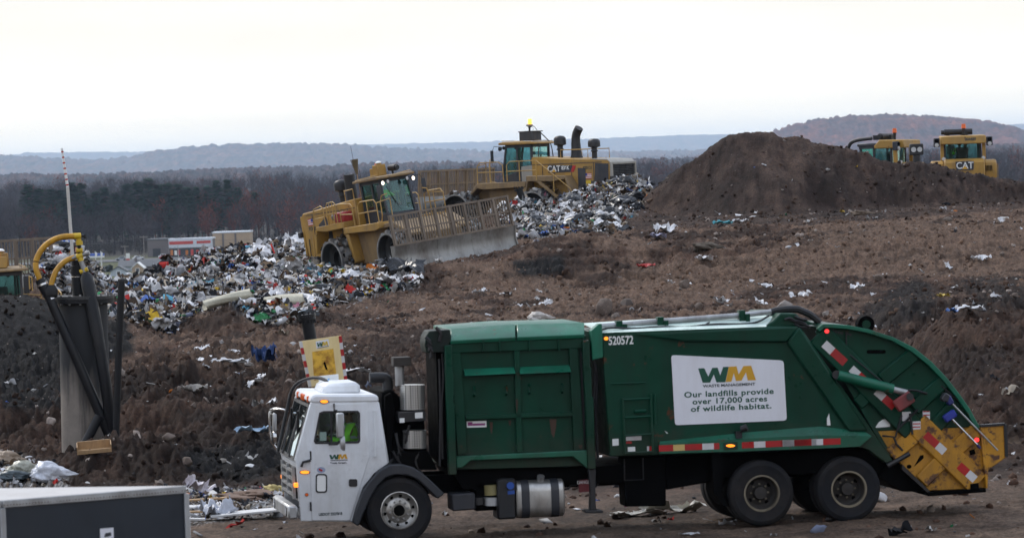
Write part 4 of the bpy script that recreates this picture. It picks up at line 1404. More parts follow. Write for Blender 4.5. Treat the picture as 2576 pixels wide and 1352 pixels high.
tape("reflective_tape", c3, 400, 840, 745, 826, [(r_, 82), (y_, 66), (r_, 100), (w_, 66), (r_, 31)], .10, -1.3015, bod)
tape("reflective_tape", c3, 874, 822, 1300, 803, [(r_, 69), (w_, 65), (r_, 99), (w_, 66), (r_, 99), (w_, 28)], .10, -1.3015, bod)
tape("reflective_tape", c4, 0, 811, 342, 799, [(r_, 10), (w_, 66), (r_, 98), (w_, 67), (r_, 100)], .10, -1.3015, bod)
tape("reflective_tape", c3, 332, 842, 358, 841, [(w_, 12), (r_, 14)], .08, -1.2025, bod)
# ladder
b = MB()
for pts in ([(194, 556), (208, 866)], [(354, 530), (366, 862)], [(378, 530), (380, 700)]):
    b.tube([p3(c3, x, y, -1.27) for x, y in pts], .020, 6)
for y in (558, 660, 762, 862):
    b.tube([p3(c3, 196 + (y - 556) * .045, y + 6, -1.27), p3(c3, 356 + (y - 556) * .04, y - 4, -1.27)], .018, 6)
for x, y in ((196, 570), (206, 850), (355, 560), (365, 850)):
    b.tube([p3(c3, x, y, -1.27), p3(c3, x, y, BD)], .015, 6)
b.tube([p3(c3, 130, 472, -1.24), p3(c3, 322, 464, -1.24)], .012, 6)
b.tube([p3(c3, 262, 630, -1.24), p3(c3, 326, 626, -1.24)], .03, 6)
b.build("ladder", m_green, bod)
b = MB()
for q, m in (([(134, 786), (170, 784), (171, 822), (135, 825)], m_decal_white), ([(212, 772), (300, 768), (301, 792), (212, 796)], m_tapew), ([(222, 832), (264, 830), (265, 856), (223, 858)], m_decal_white), ([(214, 800), (244, 799), (245, 812), (214, 813)], m_tapered), ([(432, 738), (452, 752), (446, 756)], m_decal_white)):
    b.side(PL(c3, q, -1.203), -1.2045, BD - .001, m)
for q, m in (([(264, 668), (276, 640), (284, 708), (264, 708)], m_decal_white),):
    b.side(PL(c4, q, -1.203), -1.2045, BD - .001, m)
b.build("sticker", None, bod, each=True)
b = MB()
b.side(PL(c3, [(838, 745), (872, 743), (874, 780), (840, 783)], -1.3), -1.33, BD)
b.cyl(p3(c3, 870, 732, -1.36), p3(c3, 902, 720, -1.40), .05, .06, 12)
b.build("camera_bracket", m_black, bod)
# roof pipework
b = MB()
b.tube([p3(c3, 58, 144, -.85), p3(c3, 400, 116, -.85), p3(c3, 860, 82, -.85), p3(c3, 1040, 62, -.85)], .045, 8)
b.build("hydraulic_pipe", m_alum, bod)
b = MB()
for x, y in ((170, 140), (405, 118), (870, 80)):
    a = p3(c3, x, y, -.86)
    b.bb(a[0] - .05, a[0] + .05, -.95, -.78, a[2] - .10, a[2] + .08)
    b.bb(a[0] + .05, a[0] + .12, -.98, -.9, a[2] - .32, a[2] + .02)
b.build("pipe_clamp", m_green, bod, each=True)
b = MB()
b.tube([p3(c3, 70, 164, -1.08), p3(c3, 130, 150, -1.06), p3(c3, 260, 158, -1.06), p3(c3, 400, 145, -1.06), p3(c3, 560, 150, -1.06), p3(c3, 700, 130, -1.06), p3(c3, 860, 132, -1.06), p3(c3, 960, 125, -1.06), p3(c3, 1030, 82, -1.0)], .018, 6, smooth=2)
b.tube([p3(c3, 640, 148, -1.04), p3(c3, 690, 120, -1.02)], .012, 5)
b.build("roof_cable", m_black, bod, each=True)
b = MB()
for k in range(3):
    dd = -.7 + .22 * k
    b.tube([p3(c3, 1030, 66, dd), p3(c3, 1090, 48, dd), p3(c3, 1190, 44, dd), p3(c4, 110, 52, dd), p3(c4, 170, 76, dd), p3(c4, 222, 122, dd)], .06, 8, smooth=2)
b.build("roof_hose", m_black, bod, each=True)
b = MB()
for i in range(6):
    x = random.uniform(20, 110); y = random.uniform(85, 130)
    b.tube([p3(c4, x, y, -1.19), p3(c4, x + 35, y + random.uniform(-20, 30), -1.2), p3(c4, x + 70, y + 20, -1.19)], .02, 6, smooth=1)
b.build("hinge_hose", m_black, bod, each=True)

# --- tailgate
tg = thing("tailgate", None, None)
tg.parent = truck
TD = -1.10
arc = [(212, 150), (238, 130), (300, 131), (390, 138), (500, 160), (640, 205), (760, 265), (860, 345), (950, 440), (1020, 530), (1076, 610), (1120, 690), (1136, 716)]
MB().side(PL(c4, arc + [(540, 742)], TD), TD, 1.10).build("tailgate_shell", m_green, tg, .01)
MB().side(PL(c4, [(540, 743), (1136, 717), (1150, 860), (1168, 1068), (846, 1080), (690, 930), (640, 880)], TD), TD, 1.10).build("loading_sill", m_yrust, tg, .01)
# rim following the curve
b = MB()
inner = [(x - 16 if x > 700 else x - 4, y + 22) for x, y in arc]
q = PL(c4, arc[1:], -1.2) + list(reversed(PL(c4, inner[1:], -1.2)))
b.side(q, -1.22, TD)
b.side(PL(c4, [(205, 160), (240, 131), (248, 150), (222, 176)], -1.2), -1.22, TD)
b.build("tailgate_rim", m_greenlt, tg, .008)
b = MB()
bar(c4, 215, 185, 760, 735, .40, -1.19, TD, b)
b.build("tailgate_rib", m_green, tg, .02, each=True)
b = MB()
bar(c4, 765, 300, 580, 452, .24, -1.17, TD, b)
bar(c4, 935, 455, 760, 615, .24, -1.17, TD, b)
bar(c4, 1000, 600, 880, 720, .24, -1.17, TD, b)
bar(c4, 560, 480, 440, 590, .22, -1.17, TD, b)
b.build("tailgate_rib", m_green, tg, .02, each=True)
b = MB()
bar(c4, 205, 170, 625, 880, .06, -1.15, TD, b)
b.build("tailgate_edge", m_green, tg)
b = MB()
bar(c4, 780, 700, 1130, 1045, .40, -1.19, TD, b)
b.build("sill_rib", m_yrust, tg, .02, each=True)
b = MB()
bar(c4, 1120, 740, 985, 862, .26, -1.17, TD, b)
bar(c4, 930, 905, 805, 1030, .26, -1.17, TD, b)
bar(c4, 800, 740, 630, 880, .26, -1.17, TD, b)
b.build("sill_rib", m_yrust, tg, .02, each=True)
MB().side(PL(c4, [(1136, 714), (1168, 1068), (1178, 1066), (1182, 960), (1152, 714)], -1.16), -1.2, TD).build("sill_post", m_yrust, tg, .01)
for dd in (-1.16, 1.06):
    MB().side(PL(c4, [(1142, 716), (1282, 706), (1290, 886), (1182, 962)], dd), dd - .03, dd + .03).build("side_flap", m_yrust, tg, .01)
b = MB()
bar(c4, 1283, 704, 1290, 888, .05, -1.22, -1.10, b)
bar(c4, 1142, 712, 1284, 702, .04, -1.22, -1.10, b)
b.build("flap_edge", m_black, tg, each=True)
b = MB()
b.side(PL(c4, [(836, 1086), (1168, 1064), (1168, 1088), (846, 1112), (836, 1110)], -1.15), -1.2, 1.15)
b.build("step_bar", m_chassis, tg, .01)
MB().side(PL(c4, [(690, 930), (846, 1080), (838, 1092), (690, 960)], -1.15), -1.19, TD).build("sill_edge", m_rimdk, tg)
MB().side(PL(c4, [(600, 926), (642, 890), (700, 950), (845, 1086), (700, 1086), (560, 1000)], -1.0), -1.0, 1.0).build("tail_underside", m_chassis, tg)
b = MB()
q0, q1 = p3(c4, 325, 422, -1.30), p3(c4, 640, 502, -1.30)
b.cyl(q0, q1, .085, n=14, mat=m_greenlt)
b.cyl(q1, p3(c4, 720, 522, -1.30), .05, n=12, mat=m_alum)
b.cyl(p3(c4, 318, 420, -1.34), p3(c4, 318, 420, -1.1), .07, n=12, mat=m_black)
b.build("packer_cylinder", None, tg)
b = MB()
bar(c4, 660, 605, 752, 540, .21, -1.37, -1.28, b)
b.build("pivot_link", paint("faded_red_paint", (.20, .035, .035), .6, var=.3, dirt=(.05, .03, .03), damt=.6), tg, .02)
b = MB()
b.cyl(p3(c4, 738, 545, -1.40), p3(c4, 738, 545, -1.1), .06, n=12)
b.tube([p3(c4, 700, 515, -1.2), p3(c4, 760, 505, -1.2), p3(c4, 835, 528, -1.2)], .02, 6, smooth=1)
b.build("pivot_pin", m_black, tg)
b = MB()
b.tube([p3(c4, 372, 175, -1.14), p3(c4, 376, 290, -1.16), p3(c4, 440, 345, -1.24), p3(c4, 608, 486, -1.24)], .014, 6)
b.tube([p3(c4, 915, 482, -1.16), p3(c4, 1035, 585, -1.16)], .018, 6)
b.tube([p3(c4, 690, 650, -1.22), p3(c4, 655, 775, -1.22), p3(c4, 580, 768, -1.22)], .018, 6)
b.tube([p3(c4, 645, 775, -1.22), p3(c4, 660, 815, -1.22), p3(c4, 696, 852, -1.22)], .018, 6)
b.tube([p3(c4, 782, 618, -1.22), p3(c4, 676, 722, -1.22)], .02, 6)
b.tube([p3(c4, 738, 640, -1.22), p3(c4, 752, 760, -1.22)], .02, 6)
b.cyl(p3(c4, 610, 940, -1.22), p3(c4, 735, 870, -1.22), .04, n=8)
b.build("tailgate_rod", m_black, tg, each=True)
b = MB()
b.side(rrect(c4, 490, 278, 600, 300, 11, TD), TD - .004, TD - .001)
b.side(PL(c4, [(760, 944), (795, 880), (815, 876), (816, 895), (790, 918)], TD), TD - .004, TD - .001)
lq = [c4(733 + 14 * math.cos(a), 943 + 12 * math.sin(a), TD) for a in np.linspace(0, 6.28, 11)[:-1]]
b.side(lq, TD - .004, TD - .001)
for x, y in ((1080, 865),):
    bar(c4, x, y, x + 30, y - 8, .08, TD - .02, TD - .002, b)
b.side(PL(c4, [(1082, 1042), (1128, 1036), (1130, 1070), (1084, 1074)], -1.2), -1.22, -1.19)
b.build("tailgate_opening", m_chassis, tg, each=True)
b = MB()
for x, y in ((305, 172), (322, 176), (340, 180), (356, 184), (388, 188), (404, 192), (780, 320), (700, 350), (935, 460)):
    a = p3(c4, x, y, -1.175)
    b.cyl((a[0], TD - .01, a[2]), (a[0], -1.1, a[2]), .022, n=8)
b.build("bolt", m_black, tg, each=True)
tape("reflective_tape", c4, 247, 242, 368, 352, [(w_, 48), (r_, 70)], .135, -1.1915, tg)
tape("reflective_tape", c4, 402, 384, 500, 472, [(w_, 45), (r_, 60)], .125, -1.1915, tg)
tape("reflective_tape", c4, 545, 512, 648, 604, [(w_, 48), (r_, 62)], .13, -1.1915, tg)
tape("reflective_tape", c4, 826, 760, 936, 860, [(r_, 72), (w_, 45)], .13, -1.1915, tg)
tape("reflective_tape", c4, 1018, 936, 1110, 1018, [(r_, 52), (w_, 45)], .13, -1.1915, tg)
b = MB()
for q, m in (([(542, 716), (560, 690), (580, 676), (622, 666), (624, 716), (543, 722)], m_decal_white), ([(810, 626), (851, 626), (852, 672), (812, 673)], m_signw), ([(692, 632), (742, 630), (744, 682), (694, 684)], m_tapew), ([(752, 686), (798, 684), (799, 730), (753, 733)], m_tapew)):
    dd = -1.1915 if q[0][0] in (692, 752) else TD - .0015
    b.side(PL(c4, q, dd), dd - .0015, dd, m)
for (x0, x1, y) in ((812, 850, 630), (813, 850, 650), (754, 797, 700), (754, 797, 718)):
    dd = -1.1935 if x0 < 800 else TD - .0035
    bar(c4, x0, y, x1, y - 1, .018, dd - .001, dd, b, m_tapered)
b.build("sticker", None, tg, each=True)
lamp(c4, 262, 172, 12, 11, -1.19, m_redlamp, tg, "tail_lamp")
lamp(c4, 1118, 790, 13, 12, -1.19, m_redlamp, tg, "tail_lamp")
b = MB()
b.lathe([(.02, -.1), (.14, -.1), (.14, .1), (.02, .1)], Vector(p3(c4, 480, 132, -.9)), "y", 16, m_chassis)
b.lathe([(.001, -.11), (.07, -.11), (.07, -.1)], Vector(p3(c4, 480, 132, -.9)), "y", 16, m_green)
b.build("winch_roller", None, tg)
# broom and squeegee hung on the tailgate
b1 = thing("push_broom", "long handled broom with dark bristles hanging high on the truck's tailgate", "broom", TO, (0, 0, YAW))
b = MB(); b.cyl(p3(c7, 930, 335, -1.30), p3(c7, 1412, 830, -1.30), .015, n=8); b.build("handle", m_alum, b1)
b = MB(); bar(c7, 875, 320, 935, 285, .16, -1.36, -1.24, b); b.build("head", paint("blue_plastic", (.015, .02, .12), .5), b1, .02)
b = MB(); b.side(PL(c7, [(800, 285), (850, 215), (905, 250), (880, 325), (815, 310)], -1.30), -1.37, -1.23); b.build("bristles", m_plastic, b1, .02)
b2 = thing("squeegee", "blue headed squeegee with a silver handle hung below the broom on the tailgate", "squeegee", TO, (0, 0, YAW))
b = MB(); b.cyl(p3(c7, 915, 485, -1.28), p3(c7, 1195, 770, -1.28), .018, n=8, mat=m_chrome); b.cyl(p3(c7, 1195, 770, -1.28), p3(c7, 1228, 808, -1.28), .022, n=8, mat=paint("blue_plastic", (.015, .02, .12), .5)); b.build("handle", None, b2)
b = MB(); bar(c7, 855, 510, 972, 430, .13, -1.33, -1.23, b); b.build("head", paint("blue_plastic_bright", (.015, .03, .25), .45), b2, .02)

# --- running gear
b = MB()
x0, x1 = c1(300, 1200, -.5)[0], c4(600, 900, -.5)[0]
for yy in (-.48, .40):
    b.bb(x0, x1, yy, yy + .09, .72, 1.02)
b.build("chassis_rail", m_chassis, truck, each=True)
b = MB()
b.side([c2(225, 960, -.8), c2(1060, 940, -.8), c3(870, 868, -.8), c4(450, 836, -.8), c4(600, 930, -.8), c4(560, 990, -.8), (c4(300, 990, -.8)[0], .80), (c2(300, 1000, -.8)[0], .80)], -.95, .95)
b.build("subframe", m_chassis, truck)
b = MB()
b.side(PL(c3, [(196, 892), (440, 884), (440, 1168), (208, 1172), (200, 1020)], -1.0), -1.02, -.5)
b.side(PL(c3, [(440, 884), (745, 870), (752, 1000), (690, 1030), (440, 1075)], -.9), -.95, -.4)
b.build("hydraulic_tank", m_chassis, truck, .02, each=True)
b = MB()
b.tube([p3(c3, 202, 900, -1.05), p3(c3, 204, 1022, -1.05), p3(c3, 312, 1018, -1.05), p3(c3, 308, 895, -1.05)], .014, 5)
b.build("step_frame", m_black, truck)
b = MB()
b.side(PL(c3, [(690, 868), (752, 866), (752, 1090), (790, 1165), (760, 1165), (705, 1090)], -1.0), -1.15, -.5)
b.build("mud_flap", m_chassis, truck)
# fuel tank: rounded box along the lorry
zt, zb_ = c2(740, 1018, -1.0)[1], c2(740, 1232, -1.0)[1]
xa, xb = c2(612, 1125, -1.15)[0], c2(886, 1118, -1.15)[0]
rr = (zt - zb_) / 2
yz = []
for (cy_, cz_, a0) in ((-.55, zt - .18, 0), (-.97, zt - .18, 90), (-.97, zb_ + .18, 180), (-.55, zb_ + .18, 270)):
    for i in range(6):
        a = R(a0 + 90 * i / 5)
        yz.append((cy_ + .18 * math.cos(a), cz_ + .18 * math.sin(a)))
ft = MB().side(yz, xa, xb, axis="x").build("fuel_tank", m_alu, truck, .02)
def ringband(x0, x1, grow):
    q = [((y - (-.76)) * grow + (-.76), (z - (zt + zb_) / 2) * grow + (zt + zb_) / 2) for y, z in yz]
    return q
b = MB()
for xx in (xa + .08, xb - .22):
    b.plate(ringband(0, 0, 1.025), [ringband(0, 0, .98)], xx, xx + .13, axis="x")
b.build("tank_strap", m_plastic, ft, each=True)
b = MB()
ca = p3(c2, 745, 1022, -.95)
b.cyl((ca[0], -.98, zt - .05), (ca[0], -1.03, zt + .06), .06, n=12)
b.build("filler_cap", m_alum, ft)
b = MB()
b.side(PL(c2, [(500, 1020), (540, 1012), (606, 1012), (610, 1240), (502, 1246)], -1.1), -1.12, -.6)
dt = b.build("def_tank", m_black, truck, .03)
b = MB()
a = p3(c2, 574, 1052, -1.13)
b.cyl((a[0], -1.17, a[2]), (a[0], -1.11, a[2]), .06, n=12)
bar(c2, 560, 1092, 600, 1088, .06, -1.124, -1.12, b)
b.build("def_cap", paint("blue_cap", (.02, .08, .35), .4), dt)
MB().side(PL(c2, [(240, 1100), (372, 1092), (376, 1188), (244, 1198)], -1.08), -1.1, -.55).build("tool_box", m_plastic, truck, .02)
b = MB()
b.side(PL(c2, [(376, 1040), (490, 1036), (494, 1190), (378, 1196)], -.9), -.95, -.5, m_chassis)
b.cyl(p3(c2, 466, 1105, -.98), p3(c2, 462, 1048, -.98), .11, n=14, mat=paint("filter_can", (.22, .19, .08), .5, dirt=(.05, .04, .03), damt=.6))
b.cyl(p3(c2, 466, 1165, -.98), p3(c2, 466, 1118, -.98), .12, n=14, mat=m_alum)
b.cyl(p3(c2, 395, 1160, -.98), p3(c2, 392, 1120, -.98), .09, n=12, mat=m_black)
b.build("filter_bank", None, truck)
b = MB()
for i in range(14):
    x = random.uniform(230, 1000); y = random.uniform(985, 1060)
    b.tube([p3(c2, x, y, -.9), p3(c2, x + random.uniform(20, 80), y + random.uniform(10, 60), -.92), p3(c2, x + random.uniform(60, 160), y + random.uniform(-20, 20), -.9)], .02, 6, smooth=1)
b.build("brake_hose", m_black, truck, each=True)
# wheels
TYRE = [(.285, -.115), (.30, -.14), (.36, -.150), (.44, -.148), (.452, -.152), (.462, -.147), (.505, -.135), (.526, -.115), (.533, -.09), (.533, -.055), (.520, -.050), (.520, -.040), (.533, -.035), (.533, .035), (.520, .040), (.520, .050), (.533, .055), (.533, .09), (.526, .115), (.505, .135), (.44, .148), (.36, .150), (.30, .14), (.285, .115), (.285, -.115)]
def tyre_mesh(x, y, par):
    return MB().lathe(TYRE, (x, y, .533), "y", 48).build("tyre", m_tyre, par)
def front_wheel(y, near):
    w = thing("front_wheel", None, None); w.parent = truck
    tyre_mesh(0, y, w)
    s = -1 if near else 1
    b = MB()
    pr = [(.30, .13), (.305, .15), (.29, .155), (.27, .11), (.21, .075), (.19, .09), (.115, .10), (.105, .12), (.001, .12)]
    b.lathe([(r, h * s) for r, h in pr], (0, y, .533), "y", 40, m_alu)
    for i in range(10):
        a = 2 * math.pi * (i + .3) / 10
        p = Vector((.235 * math.cos(a), y + s * .088, .533 + .235 * math.sin(a)))
        b.cyl(p, p + Vector((0, s * .012, 0)), .026, n=10, mat=m_chassis)
        p = Vector((.150 * math.cos(a), y + s * .09, .533 + .150 * math.sin(a)))
        b.cyl(p, p + Vector((0, s * .03, 0)), .018, n=6, mat=m_alum)
    b.lathe([(.09, .12 * s), (.085, .16 * s), (.001, .165 * s)], (0, y, .533), "y", 20, m_chassis)
    b.build("rim", None, w)
front_wheel(-1.07, True)
front_wheel(1.07, False)
def rear_wheel(x, y, near):
    w = thing("rear_wheel", None, None); w.parent = truck
    s = -1 if near else 1
    tyre_mesh(x, y, w)
    tyre_mesh(x, y - s * .33, w)
    b = MB()
    b.lathe([(.295, .14 * s), (.30, .15 * s), (.272, .152 * s), (.262, .12 * s)], (x, y, .533), "y", 40, m_rim)
    b.lathe([(.262, .12 * s), (.25, -.02 * s), (.20, -.06 * s), (.12, -.05 * s), (.11, .0), (.10, .06 * s), (.001, .07 * s)], (x, y, .533), "y", 40, m_rimdk)
    for i in range(8):
        a = 2 * math.pi * i / 8
        p = Vector((x + .14 * math.cos(a), y - s * .06, .533 + .14 * math.sin(a)))
        b.cyl(p, p + Vector((0, s * .045, 0)), .017, n=6, mat=m_rim)
    for i in range(4):
        a = 2 * math.pi * (i + .4) / 4
        p = Vector((x + .20 * math.cos(a), y - s * .058, .533 + .20 * math.sin(a)))
        b.cyl(p, p + Vector((0, s * .008, 0)), .034, n=10, mat=m_chassis)
    b.build("rim", None, w)
xr1, xr2 = TL(1917, 1241, -1.22)[0], TL(2136, 1230, -1.22)[0]
for x in (xr1, xr2):
    rear_wheel(x, -1.07, True)
    rear_wheel(x, 1.07, False)
    MB().cyl((x, -.9, .533), (x, .9, .533), .12, n=12).build("axle", m_chassis, truck)
MB().cyl((0, -.9, .48), (0, .9, .48), .08, n=10).build("axle", m_chassis, truck)
# ------------------------------------------------------------------ people
def person(loc, rot, label, arms, top_mat, cap=None, scale=1.0, vest=True):
    """seated figure: pelvis at loc, facing +X; arms = ((elbow, wrist) right, (elbow, wrist) left)"""
    root = thing("person", label, "person", loc, rot)
    def skin(name, V, E, Rad, mat, par, sub=1):
        me = bpy.data.meshes.new(name)
        me.from_pydata([tuple(q) for q in V], E, [])
        o = bpy.data.objects.new(name, me)
        COL.objects.link(o)
        o.parent = par
        o.modifiers.new("skin", "SKIN")
        if not me.skin_vertices:
            bpy.context.view_layer.objects.active = o
            me.attributes.new
        sv = me.skin_vertices[0].data if me.skin_vertices else None
        if sv is None:
            bpy.context.view_layer.objects.active = o
            o.select_set(True)
            bpy.ops.object.modifier_add(type="SKIN")
            o.modifiers.remove(o.modifiers[0])
            sv = me.skin_vertices[0].data
        for i, r_ in enumerate(Rad):
            sv[i].radius = (r_, r_) if not isinstance(r_, tuple) else r_
        sv[0].use_root = True
        sm = o.modifiers.new("sub", "SUBSURF")
        sm.levels = sm.render_levels = sub
        me.materials.append(mat)
        return o
    V, E, Rd = [], [], []
    def add(p, r_, par=None):
        V.append(Vector(p)); Rd.append(r_)
        if par is not None:
            E.append((par, len(V) - 1))
        return len(V) - 1
    pel = add((0, 0, .10), (.15, .12))
    wa = add((.01, 0, .27), (.14, .105), pel)
    ch = add((.02, 0, .44), (.165, .115), wa)
    nb = add((.02, 0, .56), (.075, .07), ch)
    nk = add((.035, 0, .62), .055, nb)
    hd = add((.05, 0, .70), (.078, .09), nk)
    ht = add((.05, 0, .79), (.072, .085), hd)
    add((.135, 0, .705), .014, hd)                      # nose
    hands = []
    for s, (el, wr) in ((-1, arms[0]), (1, arms[1])):
        sh = add((.02, s * .19, .51), .07, ch)
        e = add(el, .045, sh)
        w = add(wr, .032, e)
        d = (Vector(wr) - Vector(el)).normalized()
        pa = add(Vector(wr) + d * .06, (.042, .020), w)
        kn = add(Vector(wr) + d * .095, (.042, .018), pa)
        sidev = Vector((0, 0, 1)).cross(d).normalized()
        dn = Vector((0, 0, -1))
        for k, L in enumerate((.062, .072, .068, .052)):
            b0 = Vector(wr) + d * .10 + sidev * (.033 - .022 * k)
            f0 = add(b0, .0095, kn)
            f1 = add(b0 + d * L * .5 + dn * .012, .009, f0)
            add(b0 + d * L * .55 + dn * (.02 + L * .4), .008, f1)
        t0 = add(Vector(wr) + d * .045 + sidev * .04, .011, pa)
        add(Vector(wr) + d * .085 + sidev * .055 + dn * .02, .0095, t0)
        hip = add((.03, s * .10, .09), .09, pel)
        kne = add((.42, s * .13, .10), .065, hip)
        an = add((.46, s * .13, -.32), .042, kne)
        add((.60, s * .13, -.37), .038, an)
    skin("body", V, E, Rd, m_skin, root)
    # jacket / vest over trunk and arms
    V2 = [(0, 0, .12), (.01, 0, .27), (.02, 0, .44), (.02, 0, .545)]
    E2 = [(0, 1), (1, 2), (2, 3)]
    R2 = [(.175, .15), (.168, .135), (.19, .145), (.10, .095)]
    for s, (el, wr) in ((-1, arms[0]), (1, arms[1])):
        n0 = len(V2)
        a = Vector((.02, s * .19, .51))
        V2 += [tuple(a), el, tuple(Vector(el).lerp(Vector(wr), .85))]
        E2 += [(2, n0), (n0, n0 + 1), (n0 + 1, n0 + 2)]
        R2 += [.092, .066, .050]
    skin("jacket", V2, E2, R2, top_mat, root)
    skin("trousers", [(0, 0, .08), (.03, -.1, .09), (.42, -.13, .1), (.46, -.13, -.28), (.03, .1, .09), (.42, .13, .1), (.46, .13, -.28)], [(0, 1), (1, 2), (2, 3), (0, 4), (4, 5), (5, 6)], [.16, .11, .085, .06, .11, .085, .06], m_trouser, root)
    b = MB()
    if cap is not None:
        b.lathe([(.092, .0), (.095, .035), (.085, .07), (.05, .095), (.001, .10)], (.045, 0, .755), "z", 16, cap)
        b.box((.15, 0, .762), (.10, .13, .012), cap)
        b.build("cap", None, root)
    else:
        b.lathe([(.09, -.06), (.097, .0), (.09, .05), (.05, .085), (.001, .09)], (.035, 0, .77), "z", 16, m_hair)
        b.build("hair", None, root)
    b = MB()
    for s in (-1, 1):
        b.lathe([(.014, -.004), (.016, .004), (.001, .006)], (.128, s * .033, .735), "x", 8, m_decal_white)
        b.lathe([(.007, 0), (.001, .004)], (.134, s * .033, .735), "x", 6, m_hair)
        b.box((.04, s * .088, .72), (.03, .014, .05), m_skin)
    b.box((.130, 0, .668), (.010, .045, .008), paint("lips", (.25, .09, .08), .5))
    b.build("face_features", None, root)
    if vest:
        for z, rx in ((.24, .178), (.36, .188)):
            b = MB()
            b.lathe([(1.0, -.022), (1.0, .022)], (0, 0, 0), "z", 24)
            b.v = [(.012 + x * rx * .80, y * rx * 1.06, z + h) for x, y, h in b.v]
            b.build("reflective_band", m_refl, root)
        for s in (-1, 1):
            b = MB()
            b.tube([(.155, s * .10, .24), (.165, s * .11, .42), (.10, s * .11, .565), (.0, s * .11, .59), (-.10, s * .11, .52), (-.135, s * .11, .3)], .018, 6, smooth=1)
            b.build("reflective_band", m_refl, root)
    root.scale = (scale,) * 3
    return root

# lorry driver, facing forward (the lorry's -X), seen through the door window
_px, _pz = c1(458, 800, -.62)
_dp = TM @ Vector((_px + .04, -.66, _pz - .28))
person(_dp, (0, 0, YAW + math.pi), "truck driver in a lime hi-vis vest behind the cab's side window", (((.20, -.30, .28), (.42, -.18, .36)), ((.20, .30, .28), (.42, .18, .36))), m_hivis)

# ------------------------------------------------------------------ landfill compactors
def cat_mark(par, loc, rot, h, on="black"):
    t = text("maker_lettering", "CAT", h * 1.35, m_decal_white, par, loc, rot, bold=h * .02, sx=.95, depth=.004)
    M_ = Matrix.Translation(Vector(loc)) @ Matrix(__import__("mathutils").Euler(rot).to_matrix().to_4x4())
    w = h * .42
    tri = [(-w, -h * .5), (w, -h * .5), (0, h * .02)]
    vs = [M_ @ Vector((x, y, .006)) for x, y in tri] + [M_ @ Vector((x, y, .010)) for x, y in tri]
    MB().add(vs, [(0, 2, 1), (3, 4, 5), (0, 1, 4, 3), (1, 2, 5, 4), (2, 0, 3, 5)]).build("lettering_triangle", m_decal_gold, par)

def flag(par, y, x, z, s, w=.42, h=.26, face=1):
    b = MB()
    b.bb(x - w / 2, x + w / 2, y, y + s * .004, z - h / 2, z + h / 2, m_decal_white)
    for k in range(4):
        zz = z + h / 2 - h * (2 * k + .5) / 7 
        b.bb(x - w / 2, x + w / 2, y + s * .0045, y + s * .007, zz - h / 14, zz + h / 14, m_tapered)
    x0 = x + w / 2 if face > 0 else x - w / 2
    b.bb(x0, x0 - face * w * .42, y + s * .008, y + s * .010, z, z + h / 2, paint("flag_blue", (.02, .03, .2), .5))
    b.build("flag_sticker", None, par)

